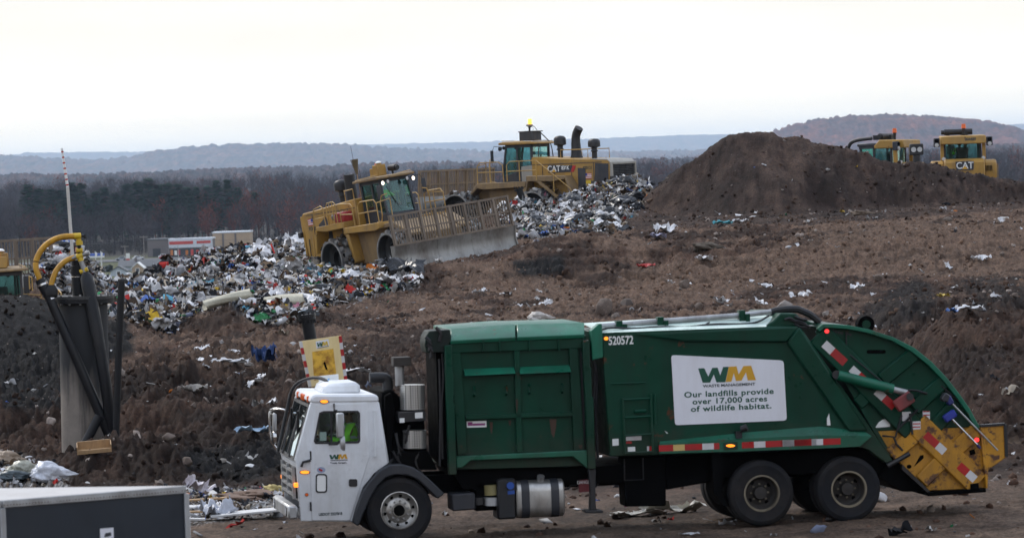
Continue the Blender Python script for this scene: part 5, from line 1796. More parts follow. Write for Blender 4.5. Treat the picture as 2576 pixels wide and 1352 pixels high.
def compactor(label, loc, heading, tilt=0.0, near=-1, style=1, blade_up=0.0, group=None, lights=False, number="", HW=2.62, size=1.0):
    """articulated landfill compactor, X forward, steel drums with teeth, blade with a barred screen"""
    root = thing("landfill_compactor", label, "compactor", (0, 0, 0), (0, 0, 0), group)
    root.matrix_world = Matrix.Translation(loc) @ Matrix.Rotation(tilt, 4, "Y") @ Matrix.Rotation(heading, 4, "Z") @ Matrix.Scale(size, 4)
    P = root
    dusty = m_catdust
    # rear frame and hood
    b = MB().side([(-6.05, 1.15), (-6.15, 3.0), (-6.0, 3.14), (-1.55, 3.42), (-1.55, 1.9), (-2.9, 1.9), (-3.4, 1.15)], -1.05, 1.05)
    hood = b.build("engine_hood", m_cat, P, .04)
    b = MB()
    b.bb(-5.7, -1.6, -1.068, -1.052, 3.02, 3.05); b.bb(-5.7, -1.6, 1.052, 1.068, 3.02, 3.05)
    for x in (-5.2, -3.9, -2.9, -2.2):
        for y in (-1.06, 1.06):
            b.bb(x - .012, x + .012, y - .008, y + .008, 1.3, 3.02)
    b.build("panel_seam", m_catdk, hood)
    for s in (-1, 1):
        if style == 2:
            MB().side([(-6.0, 1.2), (-6.08, 2.95), (-5.3, 3.0), (-5.15, 1.2)], s * 1.052, s * 1.075).build("side_panel", m_catdk, hood, .01)
            MB().side([(-4.72, 1.5), (-4.72, 2.78), (-4.28, 2.8), (-4.28, 1.5)], s * 1.052, s * 1.07).build("side_vent", m_catdk, hood)
            MB().side([(-3.85, 2.62), (-4.0, 2.93), (-2.55, 3.0), (-2.55, 2.62)] , s * 1.052, s * 1.066).build("name_panel", m_catdk, hood)
            MB().side([(-3.85, 2.62), (-4.0, 2.93), (-4.18, 2.92), (-4.03, 2.62)], s * 1.052, s * 1.068).build("name_panel_stripe", m_tapered, hood)
            rt = (R(90), 0, R(180)) if s > 0 else (R(90), 0, 0)
            cat_mark(hood, (-2.88, s * 1.068, 2.80), rt, .30)
            text("model_number", "836K", .26, m_decal_white, hood, (-3.55, s * 1.068, 2.83), rt, sx=.8, bold=.006)
            text("fleet_number", number, .22, m_decal_dark, hood, (-4.85, s * 1.056, 2.78), rt, sx=.8, bold=.004)
            flag(hood, s * 1.054, -4.85, 2.40, s)
            b = MB(); b.bb(-5.2, -4.6, s * 1.054, s * 1.058, 2.02, 2.18, m_valve); b.bb(-5.2, -5.02, s * 1.058, s * 1.061, 2.03, 2.17, m_catdk)
            b.build("dealer_sticker", None, hood)
            MB().cyl((-5.0, s * 1.12, 1.3), (-5.0, s * 1.12, 1.75), .09, n=12).build("fire_extinguisher", m_redbox, P)
        else:
            MB().side([(-4.6, 1.7), (-4.75, 2.55), (-4.1, 2.85), (-3.75, 2.2), (-3.75, 1.7)], s * 1.052, s * 1.07).build("side_vent", m_catdk, hood)
            rt = (R(90), 0, R(180)) if s > 0 else (R(90), 0, 0)
            if number: text("fleet_number", number, .25, m_decal_dark, hood, (-5.35, s * 1.056, 2.42), rt, sx=.8, bold=.006)
            flag(hood, s * 1.054, -5.4, 2.72, s, .45, .3)
            b = MB()
            b.tube([(-5.75, s * 1.07, 2.0), (-5.75, s * 1.10, 1.2), (-5.6, s * 1.10, 1.1)], .02, 5)
            b.tube([(-5.0, s * 1.07, 2.0), (-5.05, s * 1.10, 1.5), (-4.6, s * 1.10, 1.2)], .025, 5, smooth=1)
            b.build("side_hose", m_black, P, each=True)
    # rear grille with frame and plate
    xr_ = -6.16
    b = MB(); b.plate([(-1.05, 1.25), (1.05, 1.25), (1.05, 3.02), (-1.05, 3.02)], [[(-.92, 1.35), (.92, 1.35), (.92, 2.9), (-.92, 2.9)]], xr_ - .10, xr_ + .03, axis="x")
    gf = b.build("grille_frame", m_catgrey if style == 2 else m_cat, P, .02)
    b = MB(); b.bb(xr_ - .0, xr_ + .04, -.94, .94, 1.33, 2.92)
    gg = b.build("rear_grille", m_grille, P)
    b = MB()
    for k in range(18):
        z = 1.42 + k * .083
        b.box((xr_ - .04, 0, z), (.05, 1.86, .018), rot=Matrix.Rotation(R(25), 3, "Y"))
    for y in (-.3, .3):
        b.bb(xr_ - .05, xr_ - .02, y - .01, y + .01, 1.36, 2.9)
    b.build("grille_louvre", m_catdk, gg)
    if style == 2:
        MB().bb(xr_ - .09, xr_ - .06, -.36, .36, 1.45, 2.05).build("maker_plate", m_catgrey, gg, .01)
        cat_mark(gg, (xr_ - .092, 0, 1.75), (R(90), 0, R(-90)), .40)
        MB().side([(-6.15, 3.02), (-6.0, 3.16), (-5.0, 3.22), (-5.0, 3.19), (-6.0, 3.12)], -1.04, 1.04).build("hood_top_glare", m_catgrey, hood)  # pale layer added for the sky glare on the hood's rear top
    b = MB(); b.bb(xr_ - .28, xr_ - .04, -1.0 * 1.2, -.95, 2.1, 2.35)
    b.bb(xr_ - .28, xr_ - .04, .95, 1.2, 2.1, 2.35)
    b.build("rear_lamp", m_black, P, .03, each=True)
    b = MB().side([(-6.3, .75), (-6.35, 1.2), (-5.3, 1.2), (-5.1, .7)], -1.15, 1.15)
    b.build("rear_counterweight", m_catdk if style == 1 else dusty, P, .03)
    # frame block between the drums
    b = MB().side([(-1.5, .6), (-1.7, 2.05), (.9, 2.08), (.9, .9), (.4, .55)], -1.25, 1.25)
    b.build("centre_frame", dusty, P, .03)
    b = MB()
    b.side([(-3.4, .8), (-3.4, 1.2), (-1.5, 1.9), (-1.5, .6)], -.7, .7)
    b.side([(.3, .5), (.3, 1.5), (2.2, 1.5), (2.2, .5)], -.7, .7)
    b.build("axle_housing", m_chassis, P, each=True)
    # front frame
    kf = 1.0 if style == 1 else .46
    b = MB().side([(.9 + (x - .9) * kf, z) for x, z in [(.9, .95), (.9, 2.12), (1.9, 2.2), (3.35, 1.55), (3.45, 1.0), (2.6, .8)]], -.95, .95)
    b.build("front_frame", dusty, P, .03)
    b = MB()
    for s in (-1, 1):
        b.side([(.95 + (x - .95) * kf, z) for x, z in [(.95, 1.98), (1.05, 2.16), (2.0, 2.2), (3.3, 1.62), (3.3, 1.5), (1.9, 2.02)]], s * .97, s * 1.55)
    b.build("front_fender", dusty, P, .02, each=True)
    b = MB()
    for s in (-1, 1):
        b.tube([(1.0, s * .85, .75), (2.6, s * .8, .55), (4.0, s * .8, .55 + blade_up)], .16, 8)
        b.tube([(2.6, s * .45, 1.7), (4.0, s * .5, 1.0 + blade_up)], .08, 8)
    b.build("push_arm", dusty, P, each=True)
    # blade
    bz = blade_up
    prof_f = [(4.50, .0), (4.24, .22), (4.12, .55), (4.12, .85), (4.26, 1.18)]
    prof_b = [(4.14, 1.22), (3.98, .85), (3.98, .5), (4.10, .16), (4.36, -.04)]
    bl = thing("blade", None, None); bl.parent = P; bl.location = (0 if style == 1 else -.37, 0, bz)
    MB().side(prof_f + prof_b, -HW, HW).build("mouldboard", m_blade, bl)
    b = MB()
    for s in (-1, 1):
        b.side([(4.55, -.02), (4.30, .25), (4.18, .6), (4.20, .9), (4.32, 1.2), (3.95, 1.22), (3.92, .1), (4.3, -.08)], s * HW, s * (HW + .05))
    b.build("end_plate", m_blade, bl, each=True)
    b = MB()
    for k in range(4):
        y0 = -HW + k * HW / 2
        b.box((4.50, y0 + HW / 4, .0), (.05, HW / 2 - .02, .22), rot=Matrix.Rotation(R(-38), 3, "Y"))
    b.build("cutting_edge", m_alum, bl, each=True)
    b = MB()
    for y in (-.9, .85):
        b.tube([(4.46, y, .03), (4.235, y, .22), (4.115, y, .55), (4.115, y, .85), (4.25, y, 1.17)], .008, 4)
    b.build("blade_seam", m_catdk, bl, each=True)
    # barred screen
    sh = 1.28
    lean = .10
    b = MB()
    def bar_y(z, w, t):
        x = 4.2 - lean * (z - 1.18) / sh
        b.box((x, 0, z), (t, HW * 2, w))
    bar_y(1.18 + sh, .09, .12); bar_y(1.18 + .62, .07, .09); bar_y(1.22, .08, .12)
    n = 46
    for i in range(n + 1):
        y = -HW + i * 2 * HW / n
        b.tube([(4.2, y, 1.2), (4.2 - lean, y, 1.18 + sh)], .028, 4)
    for i in range(9):
        y = -HW + .06 + i * (2 * HW - .12) / 8
        b.box((4.2 - lean / 2, y, 1.2 + sh / 2), (.14, .11 if 0 < i < 8 else .08, sh), rot=Matrix.Rotation(-math.atan(lean / sh), 3, "Y"))
    b.build("trash_screen", m_screen if style == 1 else m_screentan, bl)
    # drums
    for xd in (-2.3, 2.3):
        for s in (-1, 1):
            w = thing("drum_wheel", None, None); w.parent = P; w.location = (xd, s * 1.52, .92)
            b = MB()
            hw = .66
            b.lathe([(.80, -hw * s), (.80, hw * s)], (0, 0, 0), "y", 40)
            b.lathe([(.80, hw * s), (.86, (hw + .015) * s), (.86, (hw + .05) * s), (.79, (hw + .05) * s), (.78, hw * s)], (0, 0, 0), "y", 40)
            b.lathe([(.80, -hw * s), (.85, -(hw + .03) * s), (.3, -(hw + .03) * s)], (0, 0, 0), "y", 40)
            b.build("drum", m_drum, w)
            b = MB()
            b.lathe([(.785, (hw + .03) * s), (.74, .35 * s), (.52, .18 * s), (.50, .30 * s), (.44, .32 * s), (.42, .10 * s), (.001, .08 * s)], (0, 0, 0), "y", 40)
            b.build("drum_dish", m_drumdk, w)
            b = MB()
            for r_ in range(5):
                yy = -hw + .10 + r_ * (2 * hw - .2) / 4
                for k in range(12):
                    a = 2 * math.pi * (k + (r_ % 2) * .5) / 12
                    rot = Matrix.Rotation(-a, 3, "Y")
                    c = rot @ Vector((.87, 0, 0)) + Vector((0, yy, 0))
                    b.box(c, (.17, .15, .20), rot=rot)
                    c = rot @ Vector((.965, 0, 0)) + Vector((0, yy, 0))
                    b.box(c, (.04, .09, .12), rot=rot)
            b.build("tread", m_drum, w)
    # platforms, fenders, steps
    for s in (-1, 1):
        b = MB()
        b.side([(-1.65, 2.0), (-1.65, 2.26), (1.25, 2.26), (1.25, 2.02), (.9, 1.94)], s * 1.0, s * 1.78)
        b.build("platform", m_cat if style == 1 else dusty, P, .02)
        b = MB()
        b.side([(-3.95, 2.30), (-3.95, 2.46), (-1.66, 2.52), (-1.66, 2.26), (-3.0, 2.22), (-3.1, 2.2)], s * 1.06, s * 1.72)
        b.side([(-3.95, 2.30), (-3.95, 2.44), (-4.25, 2.0), (-4.35, 1.3), (-4.2, 1.3), (-4.05, 2.0)], s * 1.06, s * 1.72)
        b.side([(-1.75, 2.25), (-1.45, 2.25), (-1.15, .75), (-1.3, .65)], s * 1.25, s * 1.72)
        b.build("fender", m_cat if style == 1 else dusty, P, .02, each=True)
        if style == 2:
            b = MB()
            for st in (1.04, 1.66):
                b.side([(-2.5, 2.24), (-2.25, 2.24), (-4.15, .85), (-4.4, .85)], s * st, s * (st + .05))
            for k in range(5):
                t = (k + .5) / 5
                x, z = -2.42 - 1.8 * t, 2.2 - 1.3 * t
                b.bb(x - .16, x + .16, s * 1.06, s * 1.68, z - .025, z + .025)
            b.build("stair", m_catdust, P)
            b = MB()
            b.side([(-4.4, .9), (-4.4, 1.1), (-2.6, 2.3), (-2.6, 1.9), (-3.4, 1.2)], s * 1.0, s * 1.04)
            b.build("stair_guard", dusty, P)
    # handrails
    r_ = .026
    for s in (-1, 1):
        y = s * 1.72
        paths = [
            [(1.22, y, 2.26), (1.22, y, 3.08), (1.05, y, 3.25), (-.05, y, 3.25), (-.3, y, 3.1), (-.35, y, 2.28)],
            [(1.22, y, 2.78), (-.32, y, 2.76)],
            [(.45, y, 2.26), (.45, y, 3.25)],
            [(1.22, s * 1.0, 2.26), (1.22, s * 1.0, 3.2), (1.22, y, 3.1)],
        ]
        if style == 2:
            paths += [[(-.55, y, 2.3), (-.55, y, 3.1), (-.75, y, 3.25), (-2.3, y, 3.25), (-4.25, y, 1.85), (-4.4, y, 1.5), (-4.3, y, 1.0)],
                      [(-.55, y, 2.78), (-2.3, y, 2.78)], [(-1.3, y, 2.3), (-1.3, y, 3.25)], [(-2.3, y, 2.3), (-2.3, y, 3.25)], [(-3.3, y, 1.7), (-3.3, y, 2.5)],
                      [(-3.2, s * .9, 3.32), (-3.2, s * .9, 3.7), (-4.8, s * .9, 3.68), (-4.8, s * .9, 3.22)]]
        else:
            paths += [[(-.75, y, 2.3), (-.75, y, 3.12), (-.9, y, 3.25), (-1.75, y, 3.3), (-1.8, y, 2.5)],
                      [(-.75, y, 2.78), (-1.8, y, 2.85)],
                      [(-2.1, y, 2.5), (-2.1, y, 3.35), (-2.25, y, 3.45), (-2.75, y, 3.42), (-2.85, y, 3.3), (-2.85, y, 2.48)],
                      [(-2.1, y, 2.95), (-2.85, y, 2.93)], [(-2.35, y, 2.5), (-2.35, y, 3.42)], [(-2.6, y, 2.5), (-2.6, y, 3.42)],
                      [(-3.1, y, 2.48), (-3.15, y, 3.25), (-3.3, y, 3.35), (-3.9, y, 3.25), (-4.3, y, 2.0), (-4.4, y, 1.2)],
                      [(-3.1, y, 2.85), (-4.0, y, 2.82)],
                      [(-1.7, s * .95, 3.4), (-1.7, s * .95, 3.85), (-2.4, s * .95, 3.82), (-2.4, s * .95, 3.36)]]
        b = MB()
        for p in paths:
            b.tube(p, r_, 6)
        b.build("handrail", m_catrail, P)
    b = MB()
    for s in (-1, 1):
        b.tube([(.42, s * 1.3, 2.26), (.42 + .4, s * 1.25, 2.3), (.42 + .4, s * 1.25, 3.35), (.9, s * .9, 3.42)], r_, 6, smooth=1)
    b.build("grab_bar", m_catrail, P, each=True)
    # cab
    cb = thing("cab", None, None); cb.parent = P
    cb.scale = (.84, .80, .93); cb.location = (-.10, 0, 2.1 * .07)
    x0, x1, yw, zb, zt = -1.55, .35, .93, 2.1, 4.2
    b = MB()
    b.side([(x0, zb), (x0, zb + .75), (-.5, zb + .75), (x1 - .1, zb + .55), (x1 + .25, zb + .5), (x1 + .32, zb)], -yw, yw)
    b.build("cab_base", m_catdk, cb, .03)
    b = MB()
    for s in (-1, 1):
        for (xa, xb_, wd) in ((x0, x0, .14), (-.52, -.52, .11), (x1 + .22, x1 - .10, .10)):
            b.side([(xa, zb + .45), (xa + wd, zb + .45), (xb_ + wd, zt), (xb_, zt)], s * (yw - .10), s * yw)
        b.bb(x0, x1, s * (yw - .08), s * yw, zt - .16, zt)
        b.bb(x0, -.5, s * (yw - .08), s * yw, zb + .7, zb + .8)
    b.bb(x0, x0 + .08, -yw, yw, zt - .16, zt)
    b.bb(x1 - .1, x1 - .02, -yw, yw, zt - .14, zt)
    b.build("cab_frame", m_catdk, cb)
    b = MB()
    for s in (-1, 1):
        b.side([(x0 + .13, zb + .76), (-.52, zb + .76), (-.52, zt - .16), (x0 + .13, zt - .16)], s * (yw - .06), s * (yw - .05))
        b.side([(-.41, zb + .72), (x1 + .13, zb + .55), (x1 - .08, zt - .16), (-.41, zt - .16)], s * (yw - .06), s * (yw - .05))
    b.side([(x1 + .22, zb + .52), (x1 + .23, zb + .52), (x1 - .06, zt - .14), (x1 - .07, zt - .14)], -yw + .1, yw - .1)
    b.side([(x0 + .05, zb + .76), (x0 + .06, zb + .76), (x0 + .06, zt - .16), (x0 + .05, zt - .16)], -yw + .1, yw - .1)
    b.build("window", g_cab, cb, each=True)
    b = MB()
    b.bb(x0 + .12, x0 + .62, -.32, .32, zb + .76, zb + 1.0)
    b.bb(x0 + .10, x0 + .24, -.30, .30, zb + .95, zb + 1.55)
    b.bb(-.05, .12, -.25, .25, zb + .6, zb + 1.02)
    b.build("operator_seat", m_cab_in, cb, .04, each=True)
    if style == 2:
        MB().bb(x0 - .02, x0 - .0, -yw, yw, zb + .1, zb + .75).build("cab_rear_panel", m_catgrey, cb)
        for s in (-1, 1):
            MB().side([(x0 + .03, zb + .1), (-.75, zb + .1), (-.75, zb + .95), (x0 + .03, zb + 1.0)], s * (yw + .002), s * (yw + .02)).build("cab_side_panel", m_catgrey, cb)
    rf = MB().side([(x0 - .35, zt), (x0 - .30, zt + .10), (x1 + .0, zt + .17), (x1 + .32, zt + .13), (x1 + .34, zt + .02), (x1, zt)], -1.18, 1.18).build("roof", m_catdust if style == 1 else m_cat, cb, .03)
    b = MB()
    for s in (-1, 1):
        b.tube([(x0 - .1, s * 1.1, zt + .13), (x1 + .1, s * 1.1, zt + .22)], .02, 5)
    b.build("roof_rail", m_catrail, rf, each=True)
    zr_ = zt + .14
    if style == 1:
        b = MB(); b.side([(-1.3, zr_), (-1.25, zr_ + .42), (-.85, zr_ + .42), (-.7, zr_)], -.35, .35); b.build("roof_box", m_cat, cb, .02)
        b = MB(); b.bb(-.75, -.25, -.5, .05, zr_ + .03, zr_ + .55); b.cyl((-.5, -.22, zr_ + .55), (-.5, -.22, zr_ + .62), .16, n=12); b.build("receiver_box", m_cat, cb, .03, each=True)
        MB().lathe([(.17, 0), (.16, .05), (.08, .09), (.001, .1)], (-.5, -.22, zr_ + .62), "z", 14).build("receiver_dome", m_decal_white, cb)
        b = MB(); b.cyl((-.35, .35, zr_ + .32), (.35, .3, zr_ + .30), .15, n=14); b.cyl((.35, .3, zr_ + .30), (.5, .28, zr_ + .29), .11, n=12); b.cyl((-.1, .33, zr_), (-.1, .33, zr_ + .3), .06, n=8)
        b.build("precleaner", m_black, cb, each=True)
        MB().cyl((-1.05, .0, zr_ + .42), (-1.05, .0, zr_ + .64), .10, .08, 12).build("beacon", m_amberoff, cb)
        MB().tube([(-1.75, -.9, zt), (-1.83, -.9, zt + 1.75)], .012, 5).build("antenna", m_black, cb)
        MB().tube([(-1.35, -.9, zt + .1), (-1.4, -.9, zt + .75)], .012, 5).build("antenna", m_black, cb)
    else:
        b = MB(); b.bb(-1.25, -.35, -.55, .45, zr_ + .05, zr_ + .52); b.bb(-1.35, -.3, -.6, .5, zr_ + .50, zr_ + .55); b.build("air_conditioner", m_catdk, cb, .02, each=True)
        b = MB(); b.cyl((-.8, 0, zr_ + .5), (-.8, 0, zr_ + .78), .06, n=10, mat=m_black); b.lathe([(.09, 0), (.20, .06), (.20, .12), (.12, .16), (.001, .17)], (-.8, 0, zr_ + .76), "z", 14, m_catgrey); b.build("receiver_dome", None, cb)
        MB().cyl((-.92, .1, zr_ + .92), (-.92, .1, zr_ + 1.17), .12, .11, 12).build("beacon", emit("beacon_lit", (1.0, .50, .05), 2.2), cb)
        b = MB()
        b.tube([(-1.3, -.3, zr_ + .5), (-1.6, -.5, zr_ + .15), (-1.9, -.6, zt), (-1.95, -.7, zt - .9)], .03, 6, smooth=2)
        b.tube([(-.9, .1, zr_ + .7), (-1.1, 0, zr_ + .85), (-1.25, -.2, zr_ + .5)], .015, 5, smooth=2)
        b.tube([(-1.95, .7, zt), (-1.9, .8, zt - .4), (-1.98, .9, zt - .9)], .03, 6, smooth=1)
        b.build("cab_cable", m_black, cb, each=True)
        MB().tube([(-1.6, .8, zt), (-1.6, .8, zt + 1.0)], .008, 4).build("antenna", m_black, cb)
    lm = m_whitelamp if lights else m_lampoff
    for s in (-1, 1):
        c = Vector((x1 + .34, s * .98, zt - .18))
        b = MB(); b.lathe([(.001, .07), (.115, .06), (.12, .0), (.08, -.1), (.001, -.1)], c, "x", 14, m_black); b.lathe([(.001, .075), (.098, .068)], c, "x", 14, lm); b.build("work_lamp", None, cb)
        c = Vector((x1 + .3, s * .62, zt - .14))
        b = MB(); b.lathe([(.001, .07), (.10, .06), (.105, .0), (.001, -.08)], c, "x", 12, m_black); b.lathe([(.001, .075), (.085, .068)], c, "x", 12, m_lampoff); b.build("work_lamp", None, cb)
        b = MB()
        b.tube([(x1 + .1, s * .95, zt - .1), (x1 + .55, s * 1.3, zt - .05), (x1 + .6, s * 1.45, zt - .35), (x1 + .6, s * 1.45, zt - .9)], .018, 5)
        b.build("mirror_arm", m_black, cb)
        MB().side([(x1 + .56, zt - .9), (x1 + .64, zt - .9), (x1 + .66, zt - .25), (x1 + .58, zt - .25)], s * 1.33, s * 1.57).build("mirror", m_catdk, cb, .02)
    b = MB()
    b.tube([(x1 + .22, .05, zb + .55), (x1 + .08, -.35, zb + 1.35)], .014, 5)
    b.tube([(x1 + .16, -.2, zb + .9), (x1 + .0, -.5, zb + 1.75)], .014, 5)
    b.build("wiper", m_black, cb, each=True)
    # stacks
    def mushroom(x, y, z, h, k=1.0):
        b = MB()
        b.lathe([(.13 * k, 0), (.13 * k, h * .35), (.19 * k, h * .38), (.14 * k, h * .45), (.14 * k, h * .55), (.30 * k, h * .60), (.30 * k, h * .78), (.29 * k, h * .88), (.2 * k, h * .97), (.001, h)], (x, y, z), "z", 18)
        b.build("precleaner_stack", m_black, P)
    if style == 2:
        mushroom(-2.8, .35, 3.3, 1.1); mushroom(-4.8, .35, 3.2, .98)
        b = MB(); b.tube([(-3.5, 0, 3.2), (-3.5, 0, 3.5), (-3.48, 0, 4.15), (-3.55, .02, 4.45), (-3.75, .05, 4.72)], [.34, .25, .22, .21, .21], 16, smooth=1); b.build("exhaust_stack", m_black, P)
    else:
        mushroom(-3.75, -.25, 3.2, 1.15, 1.0)
        b = MB(); b.cyl((-3.05, -.2, 3.2), (-3.0, -.2, 4.5), .25, .24, 16); b.build("exhaust_stack", m_black, P)
        b = MB(); b.bb(-2.5, -1.7, -1.6, -1.15, 2.5, 2.95); b.bb(-2.5, -1.7, 1.15, 1.6, 2.5, 2.95); b.build("red_tool_box", m_redbox, P, .05, each=True)
        b = MB()
        for k in range(7):
            y = near * random.uniform(1.08, 1.3)
            b.tube([(-3.4 + k * .2, near * 1.06, 2.95), (-3.3 + k * .2, y, 2.75), (-3.35 + k * .22, near * 1.06, 2.6)], random.uniform(.02, .06), 6, smooth=1)
        b.build("engine_pipe", m_drum, P, each=True)
    b = MB()
    for k in range(5):
        s = near
        b.tube([(.6 + .1 * k, s * 1.0, 1.7 - .1 * k), (1.0 + .1 * k, s * 1.2, 1.3), (1.5, s * 1.0, 1.1 + .1 * k)], .035, 6, smooth=1)
    b.build("steering_hose", m_black, P, each=True)
    return root

GRP = None
_c1 = W(1022, 668, 165.0)
H1 = float(height(np.array([_c1.x]), np.array([165.0]))[0])
Z1 = W(1022, 681, 165.0).z
comp1 = compactor("dusty yellow landfill compactor tilted on a slope, lit lamps, driver in lime jacket", Vector((_c1.x, 165.0, Z1)), R(-56), R(-7.5), near=-1, style=1, lights=True, number="813405", HW=3.05, size=.9)
_m = comp1.matrix_world.copy()
_e = _m.to_euler()
_pp = _m @ Vector((-.80, -.05, 2.95))
person(_pp, tuple(_e), "machine operator in a lime green jacket inside the tilted compactor's cab", (((.25, -.32, .30), (.48, -.20, .28)), ((.25, .32, .30), (.48, .20, .28))), m_hivis, cap=m_trouser, scale=1.0, vest=False)
# broom stuck upright behind the tilted cab
br = thing("broom", "straw broom stuck upright beside the tilted compactor's cab roof", "broom")
br.matrix_world = _m
b = MB(); b.cyl((-1.46, -.72, 3.3), (-1.50, -.72, 4.55), .018, n=6); b.build("handle", m_wood, br)
b = MB()
for k in range(40):
    a = random.uniform(0, 6.28); q_ = random.uniform(.05, .24)
    b.tube([(-1.50 + .04 * math.cos(a), -.72 + .03 * math.sin(a), 4.45), (-1.54 + q_ * math.cos(a), -.72 + .6 * q_ * math.sin(a), 5.1)], .014, 4)
b.build("bristles", paint("straw", (.13, .10, .055), .9), br)

_c2 = W(1309, 533, 208.0)
comp2 = compactor("yellow landfill compactor with a tall curved exhaust, black rear grille facing the rubbish heap", Vector((_c2.x, 208.0, -3.02)), R(180 - 36), R(-0.5), near=1, style=2, number="820121", HW=3.1, blade_up=.5)
_c3 = W(6, 720, 150.0)
comp3 = compactor("landfill compactor at the left edge, its barred blade raised above the black soil", Vector((W(-4, 700, 149.0).x, 149.0, -7.1)), R(104), R(-1.5), near=-1, style=1, blade_up=2.6, number="")

for ch in list(comp3.children):                 # low engine deck, no stacks on this one
    n0 = ch.name.split(".")[0]
    if n0 in ("precleaner_stack", "exhaust_stack", "engine_pipe", "red_tool_box"):
        bpy.data.objects.remove(ch)
    elif n0 in ("engine_hood", "grille_frame", "rear_grille", "rear_lamp"):
        ch.scale.z = .62

# ------------------------------------------------------------------ bulldozers behind the soil heap
def dozer(label, loc, heading, number, group=None):
    root = thing("bulldozer", label, "bulldozer", loc, (0, 0, heading), group)
    P = root
    for s in (-1, 1):
        t = thing("track", None, None); t.parent = P
        pts = []
        for i in range(14):
            a = R(90 + 180 * i / 13); pts.append((-1.6 + .55 * math.cos(a), .56 + .55 * math.sin(a)))
        for i in range(14):
            a = R(-90 + 180 * i / 13); pts.append((1.7 + .5 * math.cos(a), .51 + .5 * math.sin(a)))
        q2 = [((x - .05) * .93 + .05, (z - .52) * .82 + .52) for x, z in pts]
        b = MB().plate(pts, [q2], s * 1.05, s * 1.6); b.build("track_belt", m_drumdk, t)
        b = MB()
        for x in (-1.6, -.7, 0, .7, 1.7):
            b.cyl((x, s * 1.1, .5), (x, s * 1.55, .5), .38 if abs(x) > 1 else .2, n=16)
        b.build("roller", m_catdust, t, each=True)
    MB().side([(-.2, .8), (-.2, 2.0), (2.6, 1.9), (2.75, .8)], -.75, .75).build("engine_hood", m_cat, P, .05)
    MB().side([(-2.6, .9), (-2.74, 1.5), (-2.70, 2.3), (-2.52, 2.46), (-1.6, 2.5), (-1.6, .9)], -1.0, 1.0).build("fuel_tank", m_cat, P, .06)
    b = MB()
    for s in (-1, 1):
        b.side([(-2.3, 1.2), (-2.45, 1.9), (-2.4, 2.25), (-2.2, 2.4), (-1.4, 2.42), (.3, 1.75), (.3, 1.3)], s * 1.0, s * 1.6)
    b.build("fender", m_cat, P, .05, each=True)
    # rear lettering and louvres
    MB().side([(-.42, 1.92), (.42, 1.92), (.46, 2.36), (-.46, 2.36)], -2.745, -2.735, axis='x').build('maker_plate', m_catdk, P)
    cat_mark(P, (-2.748, 0, 2.14), (R(90), 0, R(-90)), .34)
    b = MB()
    for k in range(5):
        b.bb(-2.48, -2.42, -1.36 + .07 * k, -1.33 + .07 * k, 1.85, 2.12)
    b.build("louvre", m_chassis, P, each=True)
    # cab
    cb = thing("cab", None, None); cb.parent = P
    MB().bb(-1.6, .2, -.92, .92, 1.7, 2.4).build("cab_base", m_catdk, cb, .03)
    b = MB()
    for x in (-1.55, -.6, .12):
        for s in (-1, 1):
            b.bb(x - .05, x + .05, s * .84, s * .93, 2.4, 3.3)
    b.bb(-1.6, .2, -.93, .93, 3.22, 3.34)
    b.build("cab_frame", m_catdk, cb)
    b = MB()
    for s in (-1, 1):
        b.bb(-1.5, -.65, s * .875, s * .885, 2.42, 3.22); b.bb(-.55, .07, s * .875, s * .885, 2.42, 3.22)
    b.bb(-1.575, -1.565, -.83, .83, 2.42, 3.22); b.bb(.125, .135, -.83, .83, 2.42, 3.22)
    b.build("window", g_cab, cb, each=True)
    b = MB(); b.bb(-1.1, -.7, -.3, .3, 2.35, 2.6); b.bb(-1.2, -1.05, -.3, .3, 2.5, 3.05); b.build("operator_seat", m_cab_in, cb, .05, each=True)
    # rollover posts and canopy
    b = MB()
    for s in (-1, 1):
        b.side([(-1.95, 2.2), (-1.75, 2.2), (-1.72, 3.25), (-1.92, 3.25)], s * .95, s * 1.12)
    b.build("rollover_post", m_cat, cb, .02, each=True)
    cn = MB().side([(-2.35, 3.22), (-2.3, 3.62), (-1.0, 3.66), (-.7, 3.36), (-.7, 3.22)], -1.12, 1.12).build("canopy", m_cat, cb, .04)
    MB().bb(-.8, .3, -.95, .95, 3.34, 3.5).build("cab_roof", m_catdk, cb, .04)
    if number:
        text("fleet_number", number, .2, m_decal_dark, cn, (-2.345, -.35, 3.44), (R(83), 0, R(-90)), sx=.9, bold=.004)
    b = MB(); b.bb(-1.2, -.2, -.3, .0, 3.66, 3.9); b.cyl((-.95, -.55, 3.83), (-.95, .85, 3.83), .15, n=14); b.cyl((-.95, .85, 3.83), (-.95, 1.0, 3.83), .11, n=12)
    b.build("precleaner", m_black, cb, each=True)
    b = MB(); b.cyl((-1.35, -.1, 3.6), (-1.35, -.1, 4.0), .05, .09, 10, m_black); b.build("beacon_stalk", None, cb)
    MB().cyl((-1.35, -.1, 4.0), (-1.35, -.1, 4.22), .12, .10, 12).build("beacon", m_amberoff, cb)
    b = MB(); b.tube([(-.4, .6, 3.75), (.4, .6, 3.7), (.9, .5, 3.55), (1.05, .45, 3.0), (1.1, .4, 2.0)], .09, 8, smooth=2); b.build("intake_hose", m_black, P)
    b = MB(); b.lathe([(.12, 0), (.12, .8), (.22, .85), (.22, 1.25), (.15, 1.32), (.001, 1.32)], (1.9, .35, 1.9), "z", 14); b.build("precleaner_stack", m_black, P)
    b = MB(); b.tube([(1.45, -.35, 1.9), (1.45, -.35, 3.0), (1.3, -.35, 3.3)], .09, 10, smooth=1); b.build("exhaust_stack", m_black, P)
